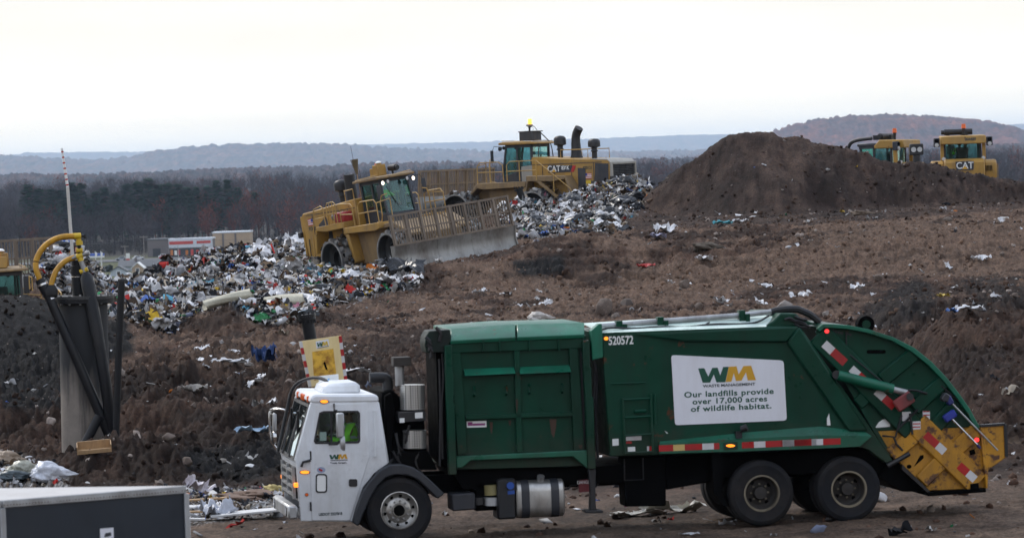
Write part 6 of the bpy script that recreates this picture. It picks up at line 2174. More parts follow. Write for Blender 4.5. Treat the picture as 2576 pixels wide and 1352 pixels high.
    for s in (-1, 1):
        b = MB(); b.bb(-2.12, -1.85, s * 1.16, s * 1.46, 3.1, 3.55); b.build("lamp_bracket", m_catdk, cb, .03)
        for z, m in ((3.42, m_chassis), (3.20, m_lampoff)):
            b = MB(); b.lathe([(.001, -.06), (.10, -.05), (.11, .03)], (-2.13, s * 1.31, z), "x", 12, m); b.build("work_lamp", None, cb)
        b = MB(); b.lathe([(.001, -.06), (.09, -.05), (.10, .05)], (-2.1, s * .98, 2.5), "x", 12, m_lampoff); b.build("work_lamp", None, cb)
    b = MB(); b.tube([(-1.6, -.35, 3.15), (-1.6, -.15, 2.55)], .014, 5); b.build("wiper", m_black, cb)
    # blade with bars
    bl = thing("blade", None, None); bl.parent = P
    MB().side([(3.5, 0), (3.3, .4), (3.3, .9), (3.5, 1.3), (3.35, 1.3), (3.15, .9), (3.15, .4), (3.35, 0)], -2.1, 2.1).build("mouldboard", m_blade, bl)
    b = MB()
    for k in range(24):
        y = -2.1 + k * 4.2 / 23; b.bb(3.36, 3.42, y - .03, y + .03, 1.3, 2.1)
    b.bb(3.34, 3.44, -2.1, 2.1, 2.08, 2.18)
    b.build("trash_screen", m_catdust, bl)
    b = MB()
    for s in (-1, 1):
        b.tube([(-.3, s * 1.7, .5), (3.2, s * 1.7, .4)], .13, 8)
    b.build("push_arm", m_catdust, P, each=True)
    return root
_d2 = W(2418, 440, 214.0)
dz2 = dozer("yellow bulldozer seen from behind with an amber beacon, nearest the right edge", Vector((_d2.x, 214.0, -2.90)), R(88), "804489")
_d1 = W(2190, 430, 217.0)
dz1 = dozer("yellow and black bulldozer half hidden behind the soil heap, left of its twin", Vector((_d1.x, 217.0, -2.98)), R(152), "")
person(_pp2 := (dz2.matrix_world if False else Matrix.Translation(dz2.location) @ Matrix.Rotation(R(88), 4, "Z")) @ Vector((-.9, .1, 2.45)), (0, 0, R(88)), "bulldozer operator in a lime vest seen through the rear window", (((.25, -.32, .30), (.48, -.20, .28)), ((.25, .32, .30), (.48, .20, .28))), m_hivis)
# lamp cluster mast between the two bulldozers
q_ = W(1326 + 980, 405, 209.0)
lm = thing("lamp_mast", "black twin lamp head on a mast between the two bulldozers", "lamp mast", Vector((q_.x, 209.0, -3.0)))
b = MB(); b.cyl((0, 0, -.2), (0, 0, 2.9), .22, .18, 10); b.build("mast", m_black, lm)
b = MB(); b.bb(-.33, .33, -.2, .2, 2.85, 3.4); b.build("lamp_head", m_black, lm, .03)
for s in (-1, 1):
    b = MB(); b.lathe([(.001, -.01), (.12, -.02), (.14, .03)], (s * .15, -.2, 3.12), "y", 14, m_lampoff); b.build("lens", None, lm)

# ------------------------------------------------------------------ gas well on the left
WY = 90.0
def at(u, v, Y=WY):
    return W(u, v, Y)
wl0 = at(216, 1145)
gzw = float(height(np.array([wl0.x]), np.array([WY]))[0])
well = thing("gas_well", "stained concrete coloured well casing with yellow hoses and black pipes on top", "gas well", Vector((wl0.x, WY, gzw)))
O = Vector(well.location)
def wp(u, v, dy=0.0):
    p = W(u, v, WY + dy) - O
    return p
t_ = NT("casing_stained")
gz_n = t_.n.new("ShaderNodeSeparateXYZ")
t_.l.new(t_.tc.outputs["Object"], gz_n.inputs[0])
st_ = t_.noise(2.2, 7, .65, stretch=(1.6, 1.6, .12))
band = t_.rng(t_.math("ADD", gz_n.outputs[2], t_.math("MULTIPLY", st_, 2.4)), 2.3, 3.2)
basec = t_.mix(t_.rng(t_.noise(3, 6), .3, .7), (.17, .145, .125), (.25, .215, .185))
t_.set(Base_Color=t_.mix(band, t_.mix(t_.rng(st_, .5, .68), basec, (.055, .048, .045)), (.018, .019, .022)), Roughness=.7)
t_.bump(t_.noise(6, 5), .15, .03)
top = wp(209, 755); bot = wp(217, 1160)
MB().cyl(bot + Vector((0, 0, -.4)), top, .515, .515, 40).build("casing", t_.m, well)
b = MB()
ax = (top - bot).normalized()
b.cyl(top - ax * .05, top + ax * .03, .66, n=40, mat=m_pipe); b.cyl(top + ax * .035, top + ax * .10, .66, n=40, mat=m_drumdk)
for i in range(16):
    a = 2 * math.pi * i / 16
    p = top + Vector((.6 * math.cos(a), .6 * math.sin(a), 0))
    b.cyl(p - ax * .08, p + ax * .14, .025, n=6, mat=m_drum)
b.build("flange", None, well)
b = MB()
p0, p1 = wp(201, 745, -.1), wp(196, 668, -.1)
b.cyl(p0, p1, .155, n=20); b.cyl(p1, p1 + ax * .12, .14, n=20)
b.cyl(p1 - ax * .16, p1 - ax * .10, .165, n=20)
b.build("riser", m_pipe, well)
b = MB()
for k in (.10, .22):
    b.cyl(p1 - ax * (k + .015), p1 - ax * k, .162, n=20)
b.build("riser_clamp", m_chrome, well, each=True)
def pipe(pts, r_, name, mat, smooth=0, n=12):
    return MB().tube(pts, r_, n, smooth=smooth).build(name, mat, well)
m_hosewrap = m_hose
pipe([wp(186, 594, -.35), wp(160, 594, -.4), wp(132, 603, -.45), wp(106, 623, -.5), wp(90, 653, -.55), wp(90, 677, -.6), wp(100, 702, -.6)], .062, "hose", m_hose, 3)
pipe([wp(187, 647, -.3), wp(164, 655, -.4), wp(142, 677, -.5), wp(131, 705, -.55), wp(127, 728, -.6)], .058, "hose", m_hose, 3)
# wellhead valves
b = MB()
b.tube([wp(182, 594, -.35), wp(203, 593, -.3)], .066, 10)
b.tube([wp(197, 592, -.3), wp(199, 612, -.3)], .055, 10)
b.tube([wp(199, 606, -.3), wp(200, 616, -.3)], .075, 10)
b.build("valve_tee", m_valve, well, each=True)
b = MB()
b.tube([wp(203, 593, -.3), wp(214, 594, -.3)], .03, 8); b.tube([wp(213, 590, -.3), wp(215, 600, -.3)], .035, 8)
b.tube([wp(199, 616, -.3), wp(200, 640, -.3)], .042, 10)
b.build("valve_fitting", m_pipe, well, each=True)
b = MB()
b.tube([wp(192, 630, -.3), wp(208, 629, -.3)], .055, 10)
b.tube([wp(193, 646, -.3), wp(208, 641, -.3)], .066, 10)
b.tube([wp(200, 640, -.3), wp(204, 656, -.3)], .062, 10)
b.tube([wp(201, 684, -.3), wp(221, 676, -.3)], .05, 8)
b.build("valve_collar", m_valve, well, each=True)
b = MB()
b.tube([wp(179, 650, -.35), wp(193, 645, -.3)], .045, 10)
b.tube([wp(208, 641, -.3), wp(222, 636, -.3)], .045, 10)
b.tube([wp(203, 655, -.3), wp(211, 680, -.3), wp(214, 692, -.3)], .05, 10)
b.build("grey_coupling", m_drum, well, each=True)
MB().tube([wp(219, 637, -.3), wp(225, 635, -.3)], .055, 8).build("end_cap", m_alum, well)
MB().side([(wp(166, 0).x, wp(0, 640).z), (wp(174, 0).x, wp(0, 640).z), (wp(174, 0).x, wp(0, 628).z), (wp(166, 0).x, wp(0, 628).z)], -.05, -.04).build("small_tag", paint("faded_pink_tag", (.6, .3, .3), .6), well)
# big black hoses
pipe([wp(99, 702, -.6), wp(112, 726, -.6), wp(124, 748, -.62), wp(200, 920, -.72), wp(280, 1105, -.65), wp(292, 1135, -.6)], [.10, .11, .10, .105, .11, .11], "black_hose", m_pipe)
b = MB()
for (u, v, w_) in ((106, 716, .125), (127, 752, .12)):
    d_ = (wp(200, 920, -.7) - wp(124, 748, -.6)).normalized()
    p = wp(u, v, -.6); b.cyl(p - d_ * .02, p + d_ * .02, w_, n=14)
b.build("hose_clamp", m_chrome, well, each=True)
b = MB()
p = wp(128, 735, -.6); b.lathe([(.06, -.15), (.14, -.08), (.15, .05), (.09, .16)], p, "z", 16); b.build("hose_bulb", m_pipe, well)
pipe([wp(214, 690, -.3), wp(219, 700, -.35), wp(236, 790, -.6), wp(262, 940, -.75), wp(276, 1040, -.7), wp(284, 1120, -.6)], [.10, .155, .14, .125, .12, .12], "black_hose", m_pipe, 1)
pipe([wp(250, 1045, -.78), wp(204, 1135, -.85)], .10, "black_brace", m_pipe)
pipe([wp(274, 1060, -.6), wp(300, 1130, -.55)], .06, "grey_conduit", m_drum)
# free standing black pipe, right of the casing
sp = thing("vent_pipe", "thin black pipe standing alone beside the well casing", "pipe", at(290, 1140, 89.0))
o0 = Vector(sp.location)
MB().tube([at(290, 1150, 89) - o0, at(298, 900, 89) - o0, at(306, 706, 89) - o0], [.07, .075, .072], 12).build("pipe", m_pipe, sp)
MB().lathe([(.082, 0), (.082, .05), (.05, .08), (.001, .085)], at(306, 708, 89) - o0, "z", 14).build("cap", m_black, sp)
# striped marker pole
mpz = at(197, 620, 91.2)
mkp = thing("marker_pole", "slender white pole with red stripes near its tip rising beside the well", "pole", Vector((at(214, 1000, 91.2).x, 91.2, float(height(np.array([mpz.x]), np.array([91.2]))[0]))))
o0 = Vector(mkp.location)
pa, pb = at(216, 1130, 91.2) - o0, at(155.5, 373, 91.2) - o0
b = MB()
P0, P1 = at(170, 470, 91.2) - o0, pb
b.cyl(Vector((pa.x * .2, 0, -.3)), P0, .045, .035, 10)
b.build("shaft", paint("pole_white", (.62, .60, .56), .5, var=.06, dirt=(.3, .28, .26), damt=.5), mkp)
b = MB()
n = 14
for i in range(n):
    t0, t1 = (i + (.45 if i % 2 == 0 else 0)) / n, (i + 1 + (.45 if i % 2 else 0)) / n
    if i == n - 1: t1 = 1.0
    rr0 = .032 - .006 * t0
    if i == 0: b.cyl(P0, P0.lerp(P1, t0), rr0, rr0, 10, m_decal_white)
    b.cyl(P0.lerp(P1, t0), P0.lerp(P1, t1), rr0, rr0 - .001, 10, m_tapered if i % 2 == 0 else m_decal_white)
b.build("striped_tip", None, mkp)
# wooden tray at the foot of the casing
bx = hit(238, 1146, 70)
wb = thing("wooden_box", "shallow open box of pale wood lying at the foot of the well casing", "box", bx + Vector((0, 0, .06)), (R(16), R(-3), R(6)))
b = MB()
b.bb(-.37, .37, -.14, .14, 0, .02); b.bb(-.37, .37, -.16, -.14, 0, .10); b.bb(-.37, .37, .14, .16, 0, .22); b.bb(-.39, -.37, -.16, .16, 0, .2); b.bb(.37, .39, -.16, .16, 0, .2)
b.build("tray", m_wood, wb)
wb.scale = (.88, .88, .8)

# ------------------------------------------------------------------ warning board and flanged pipe behind the cab
bp = W(815, 905, 74.5)
wbd = thing("warning_board", "weathered yellow board with red and white striped edges standing behind the truck cab", "sign", Vector((bp.x, 74.5, GZ)), (0, 0, R(7)))
bh = bp.z - GZ
t_ = NT("scorched_patch")
f_ = t_.rng(t_.noise(4.5, 9, .72), .42, .62)
t_.set(Base_Color=t_.mix(f_, (.80, .47, .05), (.30, .12, .012)), Roughness=.6)
m_board = paint("board_yellow", (.82, .66, .34), .55, var=.08, dirt=(.5, .32, .12), damt=.4)
def bq(u, v):
    p = W(u, v, 74.5) - Vector(wbd.location)
    return (p.x / math.cos(R(7)), p.z)
MB().side([bq(752, 858), bq(858, 843), bq(873, 962), bq(776, 972)], -.02, .02).build("board", m_board, wbd)
MB().side([bq(785, 884), bq(838, 876), bq(846, 944), bq(790, 956)], -.024, -.021).build("scorched_patch", t_.m, wbd)
MB().side([bq(817, 908), bq(822, 922), bq(824, 930), bq(819, 928), bq(813, 912)], -.027, -.0245).build("torn_mark", m_chassis, wbd)
b = MB()
for (e0, e1) in (((752, 858), (776, 972)), ((851, 845), (866, 962))):
    for i in range(7):
        t0, t1 = i / 7, (i + 1) / 7
        l0 = (e0[0] + (e1[0] - e0[0]) * t0, e0[1] + (e1[1] - e0[1]) * t0)
        l1 = (e0[0] + (e1[0] - e0[0]) * t1, e0[1] + (e1[1] - e0[1]) * t1)
        b.side([bq(*l0), bq(l0[0] + 8, l0[1] - 1), bq(l1[0] + 8, l1[1] - 1), bq(*l1)], -.024, -.021, m_tapered if (i + (e0[0] > 800)) % 2 else m_tapew)
b.build("striped_edge", None, wbd, each=True)
bd = MB().side([bq(794, 858), bq(826, 852), bq(828, 870), bq(796, 876)], -.024, -.021).build("board_decal", m_signw, wbd)
def cb_(x, y, d):
    # decal drawing units -> board plane
    u = 797 + x * 27; v = 861 + y * 11 - x * 4
    return bq(u, v)
Wp = [(0, 0), (.11, 0), (.18, .55), (.26, 0), (.34, 0), (.40, .5), (.45, 0), (.55, 0), (.48, 1), (.33, 1), (.28, .45), (.21, 1), (.08, 1)]
Mp = [(.56, 0), (.69, 0), (.73, .5), (.82, 0), (.95, 0), (1.05, 1), (.90, 1), (.87, .42), (.79, 1), (.69, 1), (.64, .42), (.60, 1), (.49, 1)]
MB().side([cb_(x, y, 0) for x, y in Wp], -.0275, -.0245).build("logo_letter", m_decal_green, bd)
MB().side([cb_(x, y, 0) for x, y in Mp], -.0275, -.0245).build("logo_letter", m_valve, bd)
b = MB(); b.side([bq(798, 874.5), bq(827, 868.5), bq(827, 869.6), bq(798, 875.6)], -.0275, -.0245); b.build("decal_line", m_decal_dark, bd)
b = MB()
for u in (790, 850):
    x = bq(u, 960)[0]
    b.bb(x - .04, x + .04, .022, .10, -.3, bh + .2)
b.build("post", m_wood, wbd, each=True)
fp = W(781, 850, 92.0)
fpt = thing("flanged_pipe", "black pipe with a bolted flange rising behind the yellow warning board", "pipe", Vector((fp.x, 92.0, float(height(np.array([fp.x]), np.array([92.0]))[0]))))
o0 = Vector(fpt.location)
pt_, pb_ = W(772, 798, 92) - o0, W(781, 850, 92) - o0
ax2 = (pt_ - pb_).normalized()
MB().cyl(pb_ - ax2 * 2.8, pt_, .135, n=20).build("pipe", m_pipe, fpt)
b = MB()
b.cyl(pt_ - ax2 * .06, pt_ + ax2 * .01, .19, n=20); b.cyl(pt_ + ax2 * .015, pt_ + ax2 * .07, .20, n=20)
for i in range(10):
    a = 2 * math.pi * i / 10
    p = pt_ + Vector((.165 * math.cos(a), .165 * math.sin(a), 0)); b.cyl(p - ax2 * .12, p + ax2 * .12, .016, n=6)
b.build("flange", m_pipe, fpt)
# bolted pipe leaning out of the rubbish, between the two compactors
lp0 = hit(1318, 512, 150)
lpt = thing("leaning_pipe", "short black pipe with a studded flange leaning out of the rubbish heap", "pipe", lp0)
d_ = (W(1303, 470, lp0.y) - W(1318, 512, lp0.y)).normalized()
MB().cyl(-d_ * .5, d_ * .72, .16, n=18).build("pipe", m_pipe, lpt)
b = MB(); b.cyl(d_ * .66, d_ * .74, .24, n=18)
for i in range(9):
    a = 2 * math.pi * i / 9
    p = d_ * .7 + Vector((.2 * math.cos(a), .2 * math.sin(a), 0)); b.cyl(p, p + d_ * .14, .025, n=6)
b.build("flange", m_pipe, lpt)

# ------------------------------------------------------------------ cargo trailer in the near left corner
TZ = W(5, 1262, 43.1).z
A_, B2_ = W(5, 1262, 43.1), W(467, 1225, 43.1)
kB = TZ / B2_.z
Bp = B2_ * kB
Cp = W(0, 1231, 43.1); Cp = Cp * (TZ / Cp.z)
ext = (Cp - Bp).normalized() * 3.6
Dp = Bp + ext
Ep = A_ + Vector((-1.6, .55, 0))
poly = [(A_.x, A_.y), (Bp.x, Bp.y), (Dp.x, Dp.y), (Ep.x, Ep.y)]
org = Vector((A_.x, A_.y, GZ))
tr = thing("cargo_trailer", "dark navy enclosed cargo trailer with a pale roof in the near corner", "trailer", org)
pl = [(x - org.x, y - org.y) for x, y in poly]
hz_ = TZ - GZ
MB().side(pl, .55, hz_ - .03, axis="z").build("box_body", m_navy, tr, .01)
MB().side(pl, hz_ - .028, hz_ + .02, axis="z").build("roof", m_trailer_roof, tr, .01)
b = MB()
for i in range(4):
    a, e = Vector((*pl[i], 0)), Vector((*pl[(i + 1) % 4], 0))
    dd = (e - a).normalized(); nn = Vector((dd.y, -dd.x, 0))
    mid = (a + e) / 2 + nn * .008
    b.box((mid.x, mid.y, hz_ - .02), ((e - a).length, .02, .075), rot=Matrix.Rotation(math.atan2(dd.y, dd.x), 3, "Z"))
for p in pl[:2]:
    b.box((p[0], p[1], hz_ / 2 + .22), (.055, .055, hz_ - .56), rot=Matrix.Rotation(R(25), 3, "Z"))
b.build("edge_trim", m_alum, tr, .005, each=True)
b = MB()
a, e = Vector((*pl[0], 0)), Vector((*pl[1], 0))
dd = (e - a).normalized(); nn = Vector((dd.y, -dd.x, 0))
for i in range(60):
    p = a + (e - a) * (i + .5) / 60 + nn * .02
    b.box((p.x, p.y, hz_ - .03), (.012, .012, .012))
b.build("rivet_row", m_chrome, tr)
c0 = Vector(W(241, 1332, 43.6)) - org
rz_ = math.atan2(dd.y, dd.x)
sgp = a + (e - a) * .555 + nn * .006
sk = MB().box((0, 0, 0), (.155, .004, .30)).build("side_sticker", m_signw, tr, .0)
sk.location = (sgp.x, sgp.y, hz_ - .50); sk.rotation_euler = (0, 0, rz_)
b = MB()
b.side([(-.02, .10), (.045, .105), (.05, .07), (.0, .06), (-.035, .06)], -.0045, -.0025)
for x0, lean_ in ((-.05, .012), (.0, .012), (.045, .012)):
    b.side([(x0 - .012, -.03), (x0 + .012, -.03), (x0 + .012 + lean_, .045), (x0 - .006 + lean_, .045)], -.0045, -.0025)
b.side([(-.06, -.05), (-.035, -.045), (-.03, -.11), (-.055, -.12)], -.0045, -.0025)
b.side([(.03, -.05), (.06, -.045), (.055, -.11), (.03, -.12)], -.0045, -.0025)
b.build("sticker_emblem", m_catdk, sk, each=True)
b = MB()
for (u_, side_) in ((.45, 0), (.62, 0)):
    p = a + (e - a) * u_ + nn * .05
    q2 = p - nn * .18
    b.cyl((p.x, p.y, .33), (q2.x, q2.y, .33), .33, n=24)
b.build("wheel", m_tyre, tr, each=True)
p = b_mid = (Vector((*pl[1], 0)) + Vector((*pl[2], 0))) / 2
b = MB(); b.tube([(pl[1][0] - .2, pl[1][1] + .05, .5), (pl[1][0] + .12, pl[1][1] + .35, .45), (pl[1][0] + .12, pl[1][1] + .35, .0)], .04, 8); b.build("jack_leg", m_alum, tr)
# ------------------------------------------------------------------ loose matter on the ground
def ico(sub):
    bm = bmesh.new()
    bmesh.ops.create_icosphere(bm, subdivisions=sub, radius=1.0)
    v = np.array([q.co[:] for q in bm.verts])
    f = np.array([[q.index for q in p.verts] for p in bm.faces])
    bm.free()
    return v, f

def n3(v, k, seed):
    return (vn(v[:, 0] * k + v[:, 2] * 1.7, v[:, 1] * k - v[:, 2] * .9, seed) + vn(v[:, 1] * k * 1.3 + 9, v[:, 2] * k * 1.3 + v[:, 0], seed + 1)) * .5

def rock_proto(sub, seed, rough=.55):
    v, f = ico(sub)
    v = v * (1 + rough * n3(v, 1.6, seed) + .15 * n3(v, 4, seed + 5))[:, None]
    for _ in range(6):
        d = RNG.normal(size=3); d /= np.linalg.norm(d)
        v = v - np.maximum(0, v @ d - RNG.uniform(.45, .8))[:, None] * d[None]
    v = v * RNG.uniform(.65, 1.2, 3)[None]
    return v, f

def bag_proto(sub, seed):
    """slack knotted bag: creased skin, flattened underside, gathered neck"""
    v, f = ico(sub)
    cre = lambda k, q: (1 - np.minimum(1, 2.6 * np.abs(n3(v, k, q)))) ** 2
    r = 1 + .34 * n3(v, 1.2, seed) - .26 * cre(2.2, seed + 3) - .16 * cre(4.6, seed + 7) - .08 * cre(9, seed + 9)
    v = v * r[:, None]
    v[:, 2] = np.where(v[:, 2] < 0, v[:, 2] * .45, v[:, 2] * .68)
    pin = np.exp(-((v[:, 0] - .95) ** 2 + v[:, 1] ** 2) / .12)
    v[:, 0] += .5 * pin
    v[:, 1:] *= (1 - .7 * pin)[:, None]
    return v, f

def sheet_proto(n, seed, crease=.35, asp=1.0):
    g = np.linspace(-1, 1, n)
    X, Y = np.meshgrid(g, g * asp, indexing="ij")
    X = X.ravel(); Y = Y.ravel()
    h = crease * (np.abs(vn(X * 1.4 + seed, Y * 1.4, seed)) + .6 * vn(X * 3.1, Y * 3.1 + seed, seed + 2) + .35 * vn(X * 6, Y * 6, seed + 4))
    x = X * (1 - .25 * vn(Y * 2, X * 0 + seed, seed + 6) ** 2) + .18 * vn(X * 2.7, Y * 2.7, seed + 8)
    y = Y + .18 * vn(X * 2.5, Y * 2.5, seed + 9)
    v = np.stack((x, y, h), -1)
    f = []
    cut = np.random.default_rng(seed)
    for i in range(n - 1):
        for j in range(n - 1):
            a = i * n + j
            if (i in (0, n - 2) or j in (0, n - 2)) and cut.random() < .33:
                continue                       # torn edge
            f += [(a, a + n, a + n + 1), (a, a + n + 1, a + 1)]
    return v, np.array(f)

def box_proto(sx, sy, sz, seed):
    v = np.array([(x, y, z) for z in (-1, 1) for y in (-1, 1) for x in (-1, 1)], dtype=float) * (sx, sy, sz)
    v = v + RNG.normal(size=v.shape) * .12 * np.array([sx, sy, sz])
    q = [(0, 2, 3, 1), (4, 5, 7, 6), (0, 1, 5, 4), (2, 6, 7, 3), (0, 4, 6, 2), (1, 3, 7, 5)]
    f = []
    for a, b, c, d in q:
        f += [(a, b, c), (a, c, d)]
    return v, np.array(f)

def rand_rot(n, tilt):
    """random headings with a limited tip away from lying flat"""
    a, b, c = RNG.uniform(0, 6.283, n), RNG.normal(0, tilt, n), RNG.normal(0, tilt, n)
    ca, sa, cb, sb, cc, sc = np.cos(a), np.sin(a), np.cos(b), np.sin(b), np.cos(c), np.sin(c)
    M = np.zeros((n, 3, 3))
    M[:, 0, 0] = ca * cb; M[:, 0, 1] = ca * sb * sc - sa * cc; M[:, 0, 2] = ca * sb * cc + sa * sc
    M[:, 1, 0] = sa * cb; M[:, 1, 1] = sa * sb * sc + ca * cc; M[:, 1, 2] = sa * sb * cc - ca * sc
    M[:, 2, 0] = -sb; M[:, 2, 1] = cb * sc; M[:, 2, 2] = cb * cc
    return M

def scatter(name, protos, pick, pos, size, tilt, cols, mat, smooth=False):
    VV, LL, CC, off = [], [], [], 0
    for k, (pv, pf) in enumerate(protos):
        s_ = np.where(pick == k)[0]
        if not len(s_):
            continue
        M = rand_rot(len(s_), tilt)
        P = np.einsum("nij,mj->nmi", M, pv) * size[s_][:, None, None] + pos[s_][:, None, :]
        m = len(pv)
        VV.append(P.reshape(-1, 3))
        LL.append((pf[None] + (off + np.arange(len(s_)) * m)[:, None, None]).reshape(-1, 3))
        CC.append(np.repeat(cols[s_], m, 0))
        off += m * len(s_)
    V, L, C_ = np.concatenate(VV), np.concatenate(LL), np.concatenate(CC)
    return bulk(name, V, np.full(len(L), 3), L.ravel(), mat, C_, smooth)

m_rub = attr_mat("mixed_rubbish", 0.8, 0.18, 5, 0.15)
m_clod = attr_mat("clods_and_stones", 0.92, 0.25, 10, 0.15, bump=.5, bscale=25)

def in_region(x, y, poly, ylo, yhi):
    u, v = proj(x, y, height(x, y))
    ju, jv = 26 * fbm(x * 1.1, y * .6, 3, 191), 15 * fbm(x * 1.1, y * .6, 3, 195)
    return inpoly(u + ju, v + jv, poly) & (y > ylo) & (y < yhi)

# colours of rubbish, with how often each turns up
PAL = [((.62, .62, .64), 17), ((.48, .47, .46), 12), ((.30, .30, .31), 9), ((.36, .31, .25), 8), ((.018, .019, .024), 17), ((.055, .06, .07), 9), ((.14, .095, .06), 11), ((.075, .052, .037), 12),
       ((.05, .11, .34), 2.2), ((.10, .30, .42), 1.2), ((.42, .035, .03), 2.2), ((.03, .20, .08), 1.4), ((.55, .36, .04), 1.4), ((.50, .16, .03), 1.2), ((.42, .18, .24), .8), ((.16, .18, .25), 2)]
pc = np.array([c for c, _ in PAL]); pw = np.array([w for _, w in PAL], dtype=float); pw /= pw.sum()

small = [sheet_proto(6, 300 + i, .62, (.22, .45, .6, .75, .9, .35)[i]) for i in range(6)] + [bag_proto(2, 330 + i) for i in range(5)] + [box_proto(1, .6, .22, i) for i in range(2)] + [box_proto(1.6, .09, .06, 9), box_proto(.9, .7, .04, 3)] + [rock_proto(1, 350 + i) for i in range(2)]
def rubbish(name, poly, ylo, yhi, n, label, smin=.045, smax=.33, lift=.06, xr=None, white=1.0):
    xr = xr or (-24, 30)
    X = RNG.uniform(xr[0], xr[1], n * 30)
    Y = RNG.uniform(ylo, yhi, n * 30)
    ok = in_region(X, Y, poly, ylo, yhi)
    X, Y = X[ok][:n], Y[ok][:n]
    n = len(X)
    clump = fbm(X * .7, Y * .35, 3, 177)
    w_ = pw.copy()
    k = RNG.choice(len(pc), n, p=w_)
    # tints drift from patch to patch
    sw = (clump > .12) & (RNG.random(n) < .35)
    k[sw] = RNG.choice([0, 1, 2, 3], sw.sum())
    sd = (clump < -.15) & (RNG.random(n) < .35)
    k[sd] = RNG.choice([4, 6, 7, 5], sd.sum())
    col = pc[k] * RNG.uniform(.55, 1.25, n)[:, None] * white
    size = smin + (smax - smin) * RNG.random(n) ** 3.0
    wk = np.array([9, 9, 9, 9, 9, 9, .8, .8, .8, .8, .8, 3, 3, 4, 3.5, .25, .25])
    pick = RNG.choice(len(small), n, p=wk / wk.sum())
    pos = np.stack((X, Y, height(X, Y) + size * lift + RNG.uniform(-.02, .10, n)), -1)
    o = scatter(name, small, pick, pos, size, .55, col, m_rub)
    return tag(o, label, "rubbish", kind="stuff")
rubbish("loose_garbage", TRASH_A, 112, 192, 30000, "loose white, grey and black garbage covering the left slope", xr=(-20, -2))
rubbish("loose_garbage", TRASH_B, 168, 207, 13000, "loose mixed garbage heaped between the far compactor and the soil heap", xr=(-2, 9), white=.8)
rubbish("loose_garbage", TRASH_C, 140, 165, 2600, "loose garbage pushed up before the left edge compactor's blade", xr=(-20, -12), smax=.3)
rubbish("loose_garbage", TRASH_D, 60, 95, 260, "loose garbage behind the trailer roof at the left edge", xr=(-14, -5), smax=.15)
rubbish("loose_garbage", TRASH_E, 60, 92, 460, "loose scraps and boards between trailer and truck cab", xr=(-7, -2), smax=.13, smin=.03)

# clods and stones pressed into the soil
stones = [rock_proto(1, 400 + i) for i in range(6)] + [rock_proto(2, 410 + i) for i in range(4)]
def stones_on(name, n, smin, smax, pw_, ylo, yhi, label, protos_rng, pale):
    Y = ylo + (yhi - ylo) * RNG.random(n) ** .85
    X = (RNG.random(n) * 2 - 1) * .165 * Y
    # thicker in patches
    keep = fbm(X * .4, Y * .22, 3, 205) + .25 * RNG.normal(size=n) > -.18
    keep &= ~((Y < 76) & (RNG.random(n) < .8))
    X, Y = X[keep], Y[keep]
    n = len(X)
    u, v = proj(X, Y, height(X, Y))
    size = smin + (smax - smin) * RNG.random(n) ** pw_
    base = soil_tone(X, Y, inpoly(u, v, DRY_A))[0] * RNG.uniform(.65, 1.6, n)[:, None]
    base[inpoly(u, v, MOUND) & (Y > 172)] *= .55
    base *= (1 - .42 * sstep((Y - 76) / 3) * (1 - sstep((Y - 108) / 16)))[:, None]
    pl_ = RNG.random(n) < pale
    base[pl_] = np.array([.24, .20, .175]) * RNG.uniform(.6, 1.4, pl_.sum())[:, None]
    bk = (inpoly(u, v, BLACK_A) | inpoly(u, v, BLACK_B)) 
    base[bk] *= .15
    pick = RNG.integers(*protos_rng, n)
    pos = np.stack((X, Y, height(X, Y) + size * .12), -1)
    return tag(scatter(name, stones, pick, pos, size, 1.2, base, m_clod), label, "stones", kind="stuff")
stones_on("soil_clods", 42000, .018, .12, 2.8, 64, 200, "brown clods of soil and small stones strewn over the whole slope", (0, 6), .09)
stones_on("scattered_stones", 1300, .06, .17, 2.2, 80, 196, "larger stones and lumps scattered across the churned soil", (6, 10), .22)

# scraps blown about the bare soil
def scraps(name, n, ylo, yhi, smin, smax, label):
    Y = RNG.uniform(ylo, yhi, n)
    X = (RNG.random(n) * 2 - 1) * .16 * Y
    keep = (fbm(X * .3, Y * .2, 3, 225) > -.12) | (RNG.random(n) < .2)
    X, Y = X[keep], Y[keep]
    n = len(X)
    k = RNG.choice(len(pc), n, p=pw)
    w = RNG.random(n) < .62
    k[w] = RNG.choice([0, 1, 2], w.sum())
    size = smin + (smax - smin) * RNG.random(n) ** 3
    pick = RNG.choice([0, 1, 2, 3, 4, 5, 13, 14, 6], n)
    pos = np.stack((X, Y, height(X, Y) + size * .10 + .01), -1)
    return tag(scatter(name, small, pick, pos, size, .35, pc[k] * RNG.uniform(.55, 1.0, n)[:, None], m_rub), label, "litter", kind="stuff")
scraps("wind_blown_litter", 2600, 62, 190, .03, .20, "small pale scraps of paper and plastic strewn over the bare soil")

